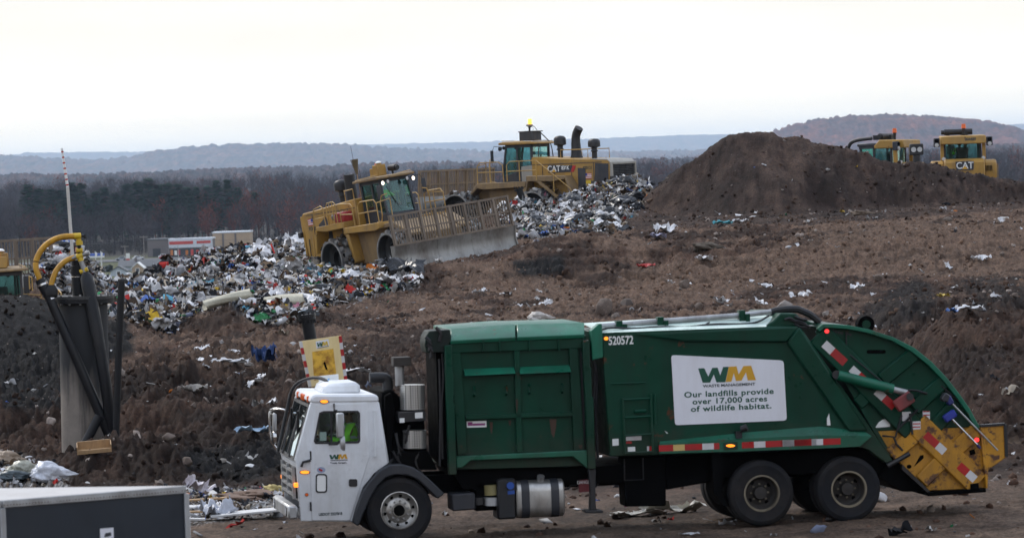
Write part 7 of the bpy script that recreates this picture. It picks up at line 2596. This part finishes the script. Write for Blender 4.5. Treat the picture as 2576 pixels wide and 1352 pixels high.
# ------------------------------------------------------------------ pieces of rubbish one can point to
def solid(name, proto, mat, smooth=True):
    me = bpy.data.meshes.new(name)
    me.from_pydata([tuple(q) for q in proto[0]], [], [tuple(int(i) for i in f) for f in proto[1]])
    me.polygons.foreach_set("use_smooth", [smooth] * len(me.polygons))
    me.materials.append(mat)
    return me
def film(name, col, rough=.5, var=.12):
    return paint(name, col, rough, var=var, scale=5, dirt=tuple(q * .5 for q in col), damt=.35, streak=False, bump=.35, bscale=9)
f_white, f_grey, f_black = film("white_film", (.66, .66, .68)), film("grey_film", (.42, .42, .43)), film("black_film", (.014, .015, .019), .28)
f_card, f_blue, f_red = film("cardboard", (.24, .16, .09), .8), film("blue_film", (.06, .16, .42)), film("red_film", (.45, .04, .035))
f_yel, f_green, f_teal, f_orange = film("yellow_film", (.55, .40, .06)), film("green_film", (.04, .28, .10)), film("teal_film", (.06, .32, .38)), film("orange_film", (.55, .17, .03))
f_tan, f_brown = film("tan_cloth", (.33, .25, .17), .8), film("brown_cloth", (.075, .048, .032), .85)
KIND = {
    "garbage_bag": [bag_proto(4, 500 + i) for i in range(4)],
    "plastic_sheet": [sheet_proto(14, 520 + i, .42, .55 + .12 * i) for i in range(4)],
    "cardboard_sheet": [sheet_proto(4, 540 + i, .16, .7) for i in range(3)],
}
MESH = {}
def piece(kind, i, mat):
    k = (kind, i, mat.name)
    if k not in MESH:
        MESH[k] = solid(kind, KIND[kind][i], mat)
    return MESH[k]
def drop(kind, n, mat, poly, ylo, yhi, xr, label, cat, group, smin, smax, sink=.1, tilt=.35):
    X = RNG.uniform(*xr, 60000); Y = RNG.uniform(ylo, yhi, 60000)
    ok = in_region(X, Y, poly, ylo, yhi)
    X, Y = X[ok][:n], Y[ok][:n]
    Z = height(X, Y)
    for i in range(len(X)):
        o = bpy.data.objects.new(kind, piece(kind, int(RNG.integers(len(KIND[kind]))), mat))
        COL.objects.link(o)
        s_ = float(smin + (smax - smin) * RNG.random() ** 1.8)
        o.scale = (s_, s_ * RNG.uniform(.7, 1.1), s_ * RNG.uniform(.7, 1.1))
        o.location = (X[i], Y[i], Z[i] + s_ * (.5 * .62 - sink) + .05)
        o.rotation_euler = (RNG.normal(0, tilt), RNG.normal(0, tilt), RNG.uniform(0, 6.28))
        tag(o, label, cat, group)
A_ARGS = (TRASH_A, 114, 190, (-20, -2))
B_ARGS = (TRASH_B, 170, 206, (-2, 9))
drop("garbage_bag", 18, f_black, *A_ARGS, "black garbage bag among the loose rubbish on the left slope", "garbage bag", "black bags on the left slope", .14, .40)
drop("garbage_bag", 14, f_white, *A_ARGS, "knotted white garbage bag among the loose rubbish on the left slope", "garbage bag", "white bags on the left slope", .10, .26)
drop("plastic_sheet", 60, f_white, *A_ARGS, "crumpled white plastic sheet lying in the left rubbish slope", "plastic sheet", "white sheets on the left slope", .2, .62)
drop("plastic_sheet", 40, f_grey, *A_ARGS, "crumpled grey plastic sheet lying in the left rubbish slope", "plastic sheet", "grey sheets on the left slope", .2, .6)
drop("cardboard_sheet", 18, f_card, *A_ARGS, "flattened brown cardboard lying in the left rubbish slope", "cardboard", "cardboard on the left slope", .2, .45)
for nm, m in (("yellow", f_yel), ("teal", f_teal), ("red", f_red), ("blue", f_blue), ("green", f_green)):
    drop("plastic_sheet", 5, m, *A_ARGS, nm + " plastic wrapping showing in the left rubbish slope", "plastic sheet", nm + " wrappings on the left slope", .12, .32)
drop("garbage_bag", 75, f_black, *B_ARGS, "shiny black garbage bag in the heap below the far compactor", "garbage bag", "black bags in the far heap", .22, .60)
drop("garbage_bag", 16, f_white, *B_ARGS, "white garbage bag in the heap below the far compactor", "garbage bag", "white bags in the far heap", .16, .38)
drop("plastic_sheet", 40, f_white, *B_ARGS, "crumpled white plastic sheet in the heap below the far compactor", "plastic sheet", "white sheets in the far heap", .2, .55)
drop("plastic_sheet", 14, f_grey, *B_ARGS, "crumpled grey plastic sheet in the heap below the far compactor", "plastic sheet", "grey sheets in the far heap", .25, .7)
drop("cardboard_sheet", 12, f_card, *B_ARGS, "brown cardboard flap in the heap below the far compactor", "cardboard", "cardboard in the far heap", .2, .45)
for nm, m in (("yellow", f_yel), ("red", f_red), ("orange", f_orange), ("blue", f_blue)):
    drop("plastic_sheet", 4, m, *B_ARGS, nm + " plastic wrapping in the heap below the far compactor", "plastic sheet", nm + " wrappings in the far heap", .15, .34)
C_ARGS = (TRASH_C, 142, 163, (-20, -12))
drop("garbage_bag", 9, f_white, *C_ARGS, "white garbage bag pushed up in front of the left edge compactor", "garbage bag", "white bags by the raised blade", .2, .36)
drop("garbage_bag", 6, f_black, *C_ARGS, "black garbage bag pushed up in front of the left edge compactor", "garbage bag", "black bags by the raised blade", .25, .48)
drop("plastic_sheet", 8, f_grey, *C_ARGS, "crumpled grey sheet pushed up in front of the left edge compactor", "plastic sheet", "grey sheets by the raised blade", .2, .4)
SOIL = [(330, 900), (700, 840), (1250, 720), (2000, 600), (2576, 560), (2576, 800), (1900, 800), (1060, 830), (1000, 880), (330, 1120)]
def boulder_proto(seed):
    v, f = ico(3)
    g = np.random.default_rng(seed)
    for _ in range(13):                        # flat broken faces
        d = g.normal(size=3); d /= np.linalg.norm(d)
        c = g.uniform(.55, .85)
        h_ = v @ d
        v = v - np.maximum(0, h_ - c)[:, None] * d[None]
    v = v * (1 + .06 * n3(v, 6, seed))[:, None] * g.uniform(.8, 1.15, 3)[None]
    return v, f
KIND["boulder"] = [boulder_proto(560 + i) for i in range(4)]
m_rock = paint("pale_brown_stone", (.15, .115, .095), .9, var=.25, scale=4, dirt=(.07, .05, .04), damt=.7, streak=False, bump=.6, bscale=12)
drop("boulder", 12, m_rock, SOIL, 84, 178, (-12, 20), "dusty brown boulder half sunk in the churned soil slope", "boulder", "boulders in the soil slope", .08, .17, sink=.28)
drop("plastic_sheet", 40, f_white, SOIL, 84, 178, (-12, 20), "scrap of white plastic lying on the bare brown soil slope", "plastic scrap", "white scraps on the soil slope", .08, .28, sink=.15)

def lay(kind, u, v, mat, label, cat, size, rot=0.0, i=0, tilt=(0, 0), up=.18, y0=45, y1=330):
    p = hit(u, v, y0, y1)
    o = bpy.data.objects.new(kind, piece(kind, i, mat))
    COL.objects.link(o)
    o.scale = size if isinstance(size, tuple) else (size,) * 3
    o.location = p + Vector((0, 0, up * o.scale[2]))
    o.rotation_euler = (tilt[0], tilt[1], rot)
    return tag(o, label, cat)
KIND["jeans_bundle"] = [sheet_proto(18, 600, 1.0, .9)]
def roll_proto(seed, n=26, m=16):
    v, f = [], []
    for i in range(m):
        t = i / (m - 1) * 2 - 1
        for k in range(n):
            a = 2 * math.pi * k / n
            r_ = 1 + .05 * math.sin(3 * a + 2 * t + seed) + .04 * math.sin(7 * a - 3 * t)
            v.append((2.1 * t + .12 * math.sin(2 * a), r_ * .62 * math.cos(a), r_ * .42 * math.sin(a) - .10 * t * t))
    for i in range(m - 1):
        for k in range(n):
            a, b = i * n + k, i * n + (k + 1) % n
            f += [(a, b, b + n), (a, b + n, a + n)]
    for o, s_ in ((0, 1), ((m - 1) * n, -1)):
        c = len(v); v.append((-2.0 * s_, 0, -.1))
        f += [(c, o + (k + (s_ < 0)) % n, o + (k + (s_ > 0)) % n) for k in range(n)]
    return np.array(v), np.array(f)
KIND["carpet_roll"] = [roll_proto(1), roll_proto(4)]
KIND["cloth_bundle"] = [bag_proto(4, 610), bag_proto(4, 617)]
f_denim = film("denim", (.018, .045, .14), .85)
lay("jeans_bundle", 668, 920, f_denim, "bundle of blue denim lying on the brown slope left of the yellow board", "jeans", (.30, .26, .30), .4, up=.3)
f_cream, f_mauve = film("cream_carpet", (.50, .47, .37), .8), film("mauve_carpet", (.22, .15, .17), .8)
lay("carpet_roll", 572, 752, f_cream, "long pale carpet roll on the left slope above the small soil cone", "carpet", (.36, .42, .36), .25, tilt=(0, -.2), up=.05)
lay("carpet_roll", 700, 768, f_cream, "thick cream carpet roll lying right of the small soil cone", "carpet", (.40, .62, .6), .2, i=1, tilt=(0, -.1), up=.1)
lay("plastic_sheet", 735, 776, f_mauve, "mauve carpet piece lying beneath the thick cream carpet roll", "carpet", (.75, .6, .35), .3, 1)
lay("plastic_sheet", 1012, 692, f_black, "big black plastic sheet slumped at the end of the left rubbish slope", "plastic sheet", (.85, .8, .75), -.4, 2, (.25, .2))
lay("plastic_sheet", 1035, 712, f_white, "white crumpled plastic in front of the big black sheet", "plastic sheet", .42, .3, 0)
lay("plastic_sheet", 900, 706, f_white, "white quilt-like sheet hung over rubbish below the tilted compactor", "plastic sheet", (.7, .6, .55), .7, 3)
lay("plastic_sheet", 958, 690, f_red, "red bag scrap on the rubbish below the tilted compactor", "plastic scrap", .25, .1, 1)
lay("plastic_sheet", 935, 715, film("patterned_wrap", (.4, .16, .09)), "orange patterned wrapping beside the white quilt-like sheet", "plastic sheet", .36, 1.1, 2)
lay("garbage_bag", 795, 742, f_black, "large black bag lying below the cream carpet rolls' upper end", "garbage bag", (.75, .5, .45), .1, 1)
lay("plastic_sheet", 745, 800, film("clear_blue_film", (.30, .36, .42), .2), "translucent bluish plastic sheet under the thick cream carpet", "plastic sheet", (.7, .4, .35), .1, 2)
lay("garbage_bag", 655, 812, f_green, "bright green and white bag right of the small soil cone", "garbage bag", .26, .5, 2)
lay("plastic_sheet", 690, 795, f_green, "green plastic strip beside the bluish sheet", "plastic scrap", .2, .9, 0)
lay("plastic_sheet", 400, 748, f_grey, "silver foil sheet shining at the foot of the left rubbish slope", "plastic sheet", (.5, .4, .6), .9, 3, (.3, .3))
lay("plastic_sheet", 1672, 582, f_white, "white plastic bag caught at the foot of the big soil heap", "plastic bag", (.55, .42, .5), .5, 1, (.4, 0))
lay("plastic_sheet", 1655, 600, film("lilac_film", (.42, .42, .58)), "pale lilac bag beside the white one below the soil heap", "plastic bag", .3, .2, 2)
lay("cloth_bundle", 1773, 628, film("burlap_roll", (.085, .068, .052), .9), "dark rolled burlap lump lying on the slope below the soil heap", "burlap roll", (.50, .36, .36), .1, 0, up=.1)
lay("plastic_sheet", 1818, 564, f_teal, "turquoise scrap lying at the foot of the big soil heap", "plastic scrap", (.42, .2, .25), 0, 3)
lay("plastic_sheet", 1862, 560, f_white, "white torn strip lying right of the turquoise scrap", "plastic scrap", (.35, .2, .25), .2, 1)
lay("cloth_bundle", 2165, 540, film("folded_carpet", (.12, .085, .06), .9), "folded brown carpet half buried at the soil heap's right foot", "carpet", (.50, .34, .3), .1, 1, up=.1)
lay("plastic_sheet", 1626, 672, f_red, "bright pink-red scrap on the middle of the soil slope", "plastic scrap", (.34, .2, .2), .1, 0)
lay("plastic_sheet", 1770, 656, f_white, "white crumpled paper uphill of the pale boulders", "plastic scrap", .3, .4, 2)
lay("boulder", 1722, 722, m_rock, "large rounded tan lump among clods uphill of the packer body", "boulder", (.28, .24, .26), 0, 0, up=.2)
lay("boulder", 1520, 788, m_rock, "squared pale boulder just above the gap between hopper and body", "boulder", (.36, .3, .34), .4, 1, up=.4)
lay("boulder", 1578, 770, film("wet_dark_stone", (.10, .08, .07), .9), "dull boulder right of the squared pale one above the truck", "boulder", (.3, .25, .22), .4, 2, up=.3)
lay("boulder", 1975, 775, film("grey_stone", (.24, .21, .19), .9), "pale grey boulder sitting above the packer body's roof pipe", "boulder", (.36, .25, .22), .2, 3, up=.3)
lay("garbage_bag", 1352, 808, film("dirty_white_bag", (.45, .42, .39)), "dirty white bag peeking above the hopper lid", "garbage bag", (.42, .3, .32), .3, 0)
lay("plastic_sheet", 2398, 786, f_blue, "light blue scrap on the bank above the truck's tailgate", "plastic scrap", .20, .4, 1)
lay("plastic_sheet", 2440, 784, f_white, "white torn bag beside the light blue scrap above the tailgate", "plastic scrap", (.34, .2, .2), .1, 3)
lay("plastic_sheet", 2470, 655, f_white, "white bag alone on the plateau near the right edge", "plastic bag", (.36, .25, .3), .2, 0)
lay("plastic_sheet", 2384, 674, f_white, "small white square scrap left of the lone white bag", "plastic scrap", .2, 1.0, 2, (.9, 0))
lay("plastic_sheet", 2372, 748, f_yel, "pale yellow scrap beside the dark soil heap at right", "plastic scrap", .2, .4, 2)
lay("boulder", 2078, 800, film("grey_stone", (.24, .21, .19), .9), "grey round stone above the tailgate's hinge", "boulder", .15, .2, 0, up=.4)
lay("plastic_sheet", 640, 1102, film("blue_white_bag", (.30, .42, .55)), "blue and white plastic bag lying left of the truck's far mirror", "plastic bag", (.42, .22, .26), .1, 1)
lay("plastic_sheet", 580, 915, f_white, "limp white cloth lying left of the blue denim bundle", "cloth", (.5, .16, .24), .1, 3)
lay("garbage_bag", 625, 921, film("grey_stone", (.24, .21, .19), .9), "round grey stone between white cloth and denim bundle", "stone", .12, 0, 1)
lay("plastic_sheet", 490, 985, film("grey_rag", (.26, .24, .22), .8), "grey rag lying on the terrace left of the cab", "cloth", (.32, .2, .25), .1, 0)
lay("plastic_sheet", 880, 945, f_white, "torn white sheet behind the yellow board's right edge", "plastic sheet", (.5, .3, .2), .1, 2)
lay("boulder", 560, 1162, film("pale_lump", (.30, .27, .24), .9), "pale lump on the black patch left of the cab", "stone", (.11, .06, .06), .2, 1, up=.4)
lay("boulder", 470, 1172, m_rock, "brown boulder on the soil bank above the trailer's right end", "boulder", (.18, .13, .12), .3, 2, up=.4)
lay("boulder", 425, 1110, m_rock, "flat stone on the terrace right of the vent pipe's foot", "boulder", (.22, .16, .12), .1, 3, up=.4)
# near left: bags and boards round the trailer
def nearz(u, v): return hit(u, v, 56, 100)
lay("garbage_bag", 118, 1205, film("clear_white_bag", (.58, .60, .66), .25), "full pale plastic bag behind the trailer roof", "garbage bag", (.42, .34, .42), .2, 0, y0=70)
lay("garbage_bag", 58, 1196, film("greenish_bag", (.36, .36, .30), .3), "full greenish bag left of the pale one behind the trailer", "garbage bag", (.34, .3, .3), 1.2, 2, y0=70)
lay("garbage_bag", 20, 1208, film("slate_bag", (.05, .07, .08), .3), "slate grey bag behind the trailer roof at the left edge", "garbage bag", (.42, .3, .2), .2, 1, y0=70)
lay("garbage_bag", 15, 1170, film("tan_bag", (.28, .21, .15), .5), "tan bag behind the slate one at the left edge", "garbage bag", (.3, .25, .3), .5, 3, y0=70)
lay("plastic_sheet", 500, 1252, film("pinkish_white_sheet", (.60, .56, .60)), "pinkish white sheet standing behind the trailer's right end", "plastic sheet", (.34, .3, .55), .5, 1, (.5, .4), up=.3)
KIND["creased_film"] = [sheet_proto(20, 650, .75, .8)]
lay("creased_film", 548, 1306, film("clear_bag_bottles", (.46, .48, .54), .2), "clear crumpled bag of empty bottles right of the trailer", "garbage bag", (.30, .28, .30), .4, 0, up=.4)
lay("cloth_bundle", 620, 1258, film("brown_rug", (.17, .11, .08), .85), "crumpled brown rug left of the truck's grille", "rug", (.62, .5, .24), .2, 0)
lay("cloth_bundle", 690, 1242, film("yellow_foam", (.50, .40, .17), .8), "yellowish foam lump in front of the truck's grille", "foam", (.22, .2, .22), .5, 1)
lay("garbage_bag", 640, 1245, film("dark_ball", (.05, .035, .035), .7), "dark round ball behind the brown rug", "ball", (.15, .15, .22), 0, 3)
def board(u, v, L, Wd, mat, label, rot, tilt=0.0, name="plank"):
    p = nearz(u, v)
    o = MB().box((0, 0, 0), (L, Wd, .035)).build(name, mat, None, .004)
    o.location = p + Vector((0, 0, .09))
    o.rotation_euler = (0, tilt, rot)
    return tag(o, label, "board")
m_wboard = paint("white_board", (.60, .60, .60), .5, var=.06, dirt=(.3, .26, .22), damt=.5)
board(500, 1288, 1.1, .55, m_wboard, "white panel sticking out behind the trailer's right end", .1, .04)
board(505, 1268, .95, .16, m_wood, "short pale plank above the white panel by the trailer", .05, -.03)
board(620, 1302, 1.25, .6, m_wboard, "white panel lying flat below the brown rug", .12, -.05)
board(520, 1300, 1.0, .14, m_wood, "pale plank between trailer and clear bottle bag", .15, .02)
board(480, 1318, .5, .2, m_wboard, "stub of white board at the trailer's corner", .1, .05)
# beneath and behind the lorry
lay("plastic_sheet", 1690, 1290, film("cream_sheet", (.55, .52, .46)), "cream crumpled sheet on the ground seen under the packer body", "plastic sheet", (.55, .3, .35), .1, 1, y0=70)
lay("plastic_sheet", 1600, 1298, film("cream_sheet", (.55, .52, .46)), "flat cream sheet on the ground left of the crumpled one under the truck", "plastic sheet", (.5, .25, .15), .4, 2, y0=70)
lay("plastic_sheet", 1735, 1345, f_grey, "flat grey scrap on the road in front of the rear wheels", "plastic scrap", (.16, .12, .06), .4, 0, y0=50)

# clods stuck in the drum teeth: rubbish wound round the machines' wheels
for cm, tag_ in ((comp1, "rubbish caught in the tilted compactor's drum teeth"), (comp2, "rubbish caught in the far compactor's drum teeth")):
    pos, sz = [], []
    for xd in (-2.3, 2.3):
        for s in (-1, 1):
            for k in range(85):
                a = RNG.uniform(0, 6.28); r_ = RNG.uniform(.84, .98)
                pos.append((cm.matrix_world @ Vector((xd + r_ * math.cos(a), s * 1.52 + RNG.uniform(-.6, .6), .92 + r_ * math.sin(a))))[:]); sz.append(RNG.uniform(.05, .17))
    n = len(pos)
    k = RNG.choice(len(pc), n, p=pw)
    dk_ = RNG.random(n) < .35
    k[dk_] = 7
    tag(scatter("caught_rubbish", small, RNG.integers(0, 11, n), np.array(pos), np.array(sz), 1.2, pc[k] * .7, m_rub), tag_, "rubbish", kind="stuff")
# ------------------------------------------------------------------ the valley: shops, houses, cars and poles
def gz(x, Y):
    return float(height(np.array([x]), np.array([Y]))[0])
def vat(u, Y):
    x = W(u, 650, Y).x
    return Vector((x, Y, gz(x, Y)))
m_gwall = paint("grey_wall", (.16, .14, .14), .8, var=.1, scale=.2)
m_wwall = paint("white_fascia", (.58, .62, .68), .6, var=.05, scale=.2)
m_rwall = paint("red_fascia", (.50, .06, .05), .6, var=.08, scale=.2)
m_beige = paint("beige_wall", (.42, .31, .22), .8, var=.08, scale=.2)
m_roofg = paint("grey_shingles", (.10, .105, .115), .8, var=.12, scale=.3)
m_hblue = paint("pale_blue_siding", (.42, .47, .53), .7, var=.05, scale=.3)
m_pane = paint("dark_pane", (.03, .035, .045), .3, var=.2)
m_road = paint("asphalt", (.075, .075, .08), .85, var=.12, scale=.05)
road = MB()
rp = [vat(u, 1588) for u in range(-400, 800, 40)]
for a, b_ in zip(rp, rp[1:]):
    road.add([(a.x, 1560, gz(a.x, 1560) + .25), (b_.x, 1560, gz(b_.x, 1560) + .25), (b_.x, 1604, gz(b_.x, 1604) + .25), (a.x, 1604, gz(a.x, 1604) + .25)], [(0, 1, 2, 3)])
tag(road.build("road", m_road), kind="structure")

def building(name, label, u0, u1, Y, h, depth, wall, roofm, cat="building", flat=True):
    a, b_ = vat(u0, Y), vat(u1, Y)
    w = (b_ - a).length
    t = thing(name, label, cat, (a.x, Y, a.z))
    MB().bb(0, w, 0, depth, -2, h).build("wall", wall, t)
    MB().bb(-.2, w + .2, -.2, depth + .2, h + .002, h + .5).build("roof", roofm, t)
    return t, w
t, w = building("shop", "white fronted shop with a red fascia band beside the valley road", 426, 536, 1612, 6.6, 14, m_gwall, m_wwall, "shop")
b = MB(); b.bb(0, w, -.5, -.01, 3.6, 7.1); fa = b.build("fascia", m_wwall, t)
b = MB(); b.bb(.2, w * .56, -.6, -.505, 4.9, 6.1); b.bb(w * .64, w * .96, -.6, -.505, 5.0, 6.0); b.build("fascia_band", m_rwall, fa, each=True)
b = MB(); b.bb(.3, w * .97, -.10, -.02, .3, 3.2); wn_ = b.build("shop_window", m_pane, t)
for i, (x, m) in enumerate(((.5, f_orange), (2.0, m_decal_white), (3.2, f_red), (6.2, f_orange), (8.2, m_rwall), (10.2, m_rwall), (12.4, m_rwall))):
    MB().bb(x, x + 1.0, -.16, -.11, .9 if i != 4 else .4, 2.9 - .25 * (i % 2)).build("poster", m, wn_)
t, w = building("warehouse", "long grey warehouse left of the red and white shop", 372, 425, 1640, 6.4, 18, m_gwall, m_roofg, "warehouse")
MB().bb(2, 5, -.06, -.01, 0, 3.2).build("door", m_catdk, t)
t, w = building("store_block", "beige store block right of the red and white shop", 537, 630, 1640, 8.2, 20, m_beige, m_wwall, "store")
b = MB()
for x in (3.6, 8.4):
    b.bb(x, x + .7, -.3, -.01, 0, 8.0)
b.build("pilaster", m_gwall, t, each=True)
def gable(name, label, u, Y, w, d, h, rise, wall, roofm, rot=0.0, cat="house"):
    p = vat(u, Y)
    t = thing(name, label, cat, p, (0, 0, rot))
    MB().side([(-w / 2, -2), (-w / 2, h), (0, h + rise), (w / 2, h), (w / 2, -2)], 0, d).build("wall", wall, t)
    b = MB()
    b.side([(-w / 2 - .4, h - .25), (0, h + rise + .05), (w / 2 + .4, h - .25), (w / 2 + .4, h + .02), (0, h + rise + .35), (-w / 2 - .4, h + .02)], -.4, d + .4)
    b.build("roof", roofm, t)
    win = MB().bb(-.5, .5, -.06, -.01, h - 1.1, h - .1).build("window", m_pane, t)
    MB().plate([(-.65, h - 1.25), (.65, h - 1.25), (.65, h + .05), (-.65, h + .05)], [[(-.5, h - 1.1), (.5, h - 1.1), (.5, h - .1), (-.5, h - .1)]], -.10, -.05).build("frame", m_decal_white, win)
    return t
gable("house", "pale blue gabled house in the valley just over the rubbish crest", 297, 1335, 5.0, 9, 1.5, 1.3, m_hblue, m_roofg)
gable("house", "cream gabled house right of the pale blue one in the valley", 345, 1380, 3.6, 8, 1.3, 1.6, m_beige, m_decal_white)
t = thing("long_house", "low house with a broad grey roof behind the two gabled houses", "house", vat(352, 1400))
MB().bb(-7, 7, 0, 8, -2, 1.7).build("wall", m_hblue, t)
b = MB(); b.side([(-.6, 1.6), (4, 3.4), (8.6, 1.6)], -7.4, 7.4, axis="x"); b.build("roof", m_roofg, t)
MB().bb(-2, -1.2, 3, 4, 2.2, 4.3).build("chimney", m_gwall, t)
t = thing("long_house", "dark roofed house at the rubbish slope's edge, right of the cream gable", "house", vat(405, 1390))
MB().bb(-6, 6, 0, 8, -2, 1.7).build("wall", m_gwall, t)
b = MB(); b.side([(-.6, 1.6), (4, 3.8), (8.6, 1.6)], -6.4, 6.4, axis="x"); b.build("roof", m_roofg, t)
t = thing("fuel_canopy", "blue and white fuel station canopy on thin posts right of the gas well", "canopy", vat(239, 1500))
b = MB(); b.bb(-2.9, 2.9, 0, 5, 3.0, 3.6); b.build("canopy_edge", m_decal_white, t)
b = MB(); b.bb(-2.92, 2.92, -.05, 5.05, 3.602, 4.4); b.build("canopy_band", paint("canopy_blue", (.03, .09, .42), .5), t)
b = MB()
for x in (-2, 2):
    b.cyl((x, 2.5, -1), (x, 2.5, 3.0), .2, n=8)
b.build("post", m_decal_white, t, each=True)
def car(label, u, Y, body, rot=0.0):
    t = thing("parked_car", label, "car", vat(u, Y) + Vector((0, 0, .26)), (0, 0, rot))
    k = 1.0
    MB().side([(-2.2, .35), (-2.25, .8), (-1.9, .95), (1.1, .95), (2.1, .85), (2.2, .4)], -.88, .88).build("body", body, t, .06)
    MB().side([(-1.7, .96), (-1.2, 1.5), (.3, 1.5), (1.0, .96)], -.78, .78).build("roof", body, t, .06)
    b = MB()
    for s in (-1, 1):
        b.side([(-1.45, 1.0), (-1.08, 1.42), (.2, 1.42), (.72, 1.0)], s * .78, s * .80)
    b.build("window", m_pane, t, each=True)
    b = MB()
    for x in (-1.4, 1.4):
        for s in (-1, 1):
            b.cyl((x, s * .7, .34), (x, s * .92, .34), .34, n=14)
    b.build("wheel", m_tyre, t, each=True)
    return t
m_cw, m_cg, m_cr = paint("car_white", (.62, .63, .65), .35, var=.05), paint("car_grey", (.30, .33, .37), .35, var=.06), paint("car_red", (.45, .03, .04), .35, var=.06)
car("grey car leftmost of those on the valley road", 306, 1575, m_cg, 2.9)
car("white car between the two utility poles on the valley road", 349, 1580, m_cw, .2)
car("white car behind the red one by the shop", 413, 1596, m_cw, .1)
car("red car in front of the shop's left end", 416, 1570, m_cr, -.2)
def upole(label, u, v0, v1, Y, cat="utility pole", arms=1, col=None):
    p = vat(u, Y)
    h = W(u, v0, Y).z - p.z
    t = thing("utility_pole", label, cat, p)
    MB().cyl((0, 0, -1), (0, 0, h), .17, .12, 8).build("pole", col or paint("weathered_pole", (.22, .19, .17), .85, var=.15), t)
    if arms:
        b = MB(); b.bb(-1.3, 1.3, -.15, .05, h - .7, h - .45); b.build("crossarm", paint("weathered_pole", (.22, .19, .17), .85), t)
        b = MB()
        for x in (-1.2, -.6, .6, 1.2):
            b.cyl((x, -.05, h - .45), (x, -.05, h - .2), .08, n=6)
        b.build("insulator", m_drum, t, each=True)
    return Vector((p.x, Y, p.z + h - .4))
t1 = upole("tall utility pole with a crossarm left of the valley shop", 363, 592, 679, 1480)
t2 = upole("shorter utility pole left of the white valley car", 315, 616, 668, 1540)
t3 = upole("utility pole far left behind the gas well's yellow hose", 170, 610, 668, 1560)
t4 = upole("pale steel light pole in front of the valley shop", 449, 617, 666, 1540, "light pole", 0, m_alum)
t5 = Vector((W(760, 590, 1580).x, 1580, W(760, 598, 1580).z))
for nm, a, b_ in (("between the two left poles", t3, t1), ("from the tall pole towards the right", t1, t5), ("from the short pole to the light pole", t2, t4)):
    c = (a + b_) / 2 - Vector((0, 0, 1.2))
    o = MB().tube([a, a.lerp(c, .5) + (b_ - a) * .0, c, b_.lerp(c, .5), b_], .035, 4, smooth=2).build("power_line", m_catdk)
    tag(o, "thin power line " + nm + " over the valley road", "power line")
for u, Y, lb in ((222, 1440, "white flag pole left of the fuel canopy"), (240, 1430, "white flag pole in the middle of the fuel canopy"), (254, 1425, "white flag pole right of the fuel canopy")):
    p = vat(u, Y)
    t = thing("flag_pole", lb, "flag pole", p)
    MB().cyl((0, 0, 0), (0, 0, 6.5), .08, n=6).build("pole", m_decal_white, t)
    MB().add([(0, 0, 6.4), (.7, .1, 5.8), (.5, 0, 4.6), (.0, 0, 4.4)], [(0, 1, 2, 3)]).build("flag", m_signw, t)
t = thing("pylon_sign", "small white and red pylon sign left of the shorter utility pole", "sign", vat(322, 1545))
MB().bb(-.7, .7, -.1, .1, 1.5, 3.4).build("sign_panel", m_decal_white, t)
MB().bb(-.7, .7, -.12, -.102, .9, 1.49).build("sign_base", m_rwall, t)
# bushes and bare roadside trees
def bush(u, Y, r, h, label, mat):
    p = vat(u, Y)
    t = thing("shrub", label, "shrub", p)
    pv, pf = rock_proto(3, int(u) + 900, .35)
    me = solid("foliage", (np.stack((pv[:, 0] * r, pv[:, 1] * r * .8, pv[:, 2] * h * .6 + h * .45), -1), pf), mat, False)
    o = bpy.data.objects.new("foliage", me); COL.objects.link(o); o.parent = t
    dm = o.modifiers.new("rough", "DISPLACE")
    tx_ = bpy.data.textures.get("leafnoise") or bpy.data.textures.new("leafnoise", "CLOUDS")
    tx_.noise_scale = .6
    dm.texture = tx_; dm.strength = .8
m_bush = paint("dark_shrub", (.025, .03, .022), .9, var=.4, scale=.6)
bush(262, 1400, 3.6, 2.4, "dark rounded shrub left of the pale blue house", m_bush)
bush(245, 1410, 3.0, 2.2, "dark shrub under the fuel canopy", m_bush)
bush(560, 1560, 5.5, 3.2, "dull red-brown bush mass in front of the beige store block", paint("red_shrub", (.07, .035, .032), .9, var=.3, scale=.5))
# ------------------------------------------------------------------ the air
hz = MB().bb(-11000, 11000, -420, 41000, -49, 282).build("haze", None)
mh = bpy.data.materials.new("haze_air")
mh.use_nodes = True
n_, l_ = mh.node_tree.nodes, mh.node_tree.links
n_.clear()
o_ = n_.new("ShaderNodeOutputMaterial")
v_ = n_.new("ShaderNodeVolumePrincipled")
v_.inputs["Color"].default_value = (.58, .76, 1.0, 1)
v_.inputs["Density"].default_value = 3.1e-5
v_.inputs["Anisotropy"].default_value = 0.3
l_.new(v_.outputs[0], o_.inputs["Volume"])
hz.data.materials.clear()
hz.data.materials.append(mh)
tag(hz, kind="stuff", label="pale blue haze filling the valley air", cat="haze")
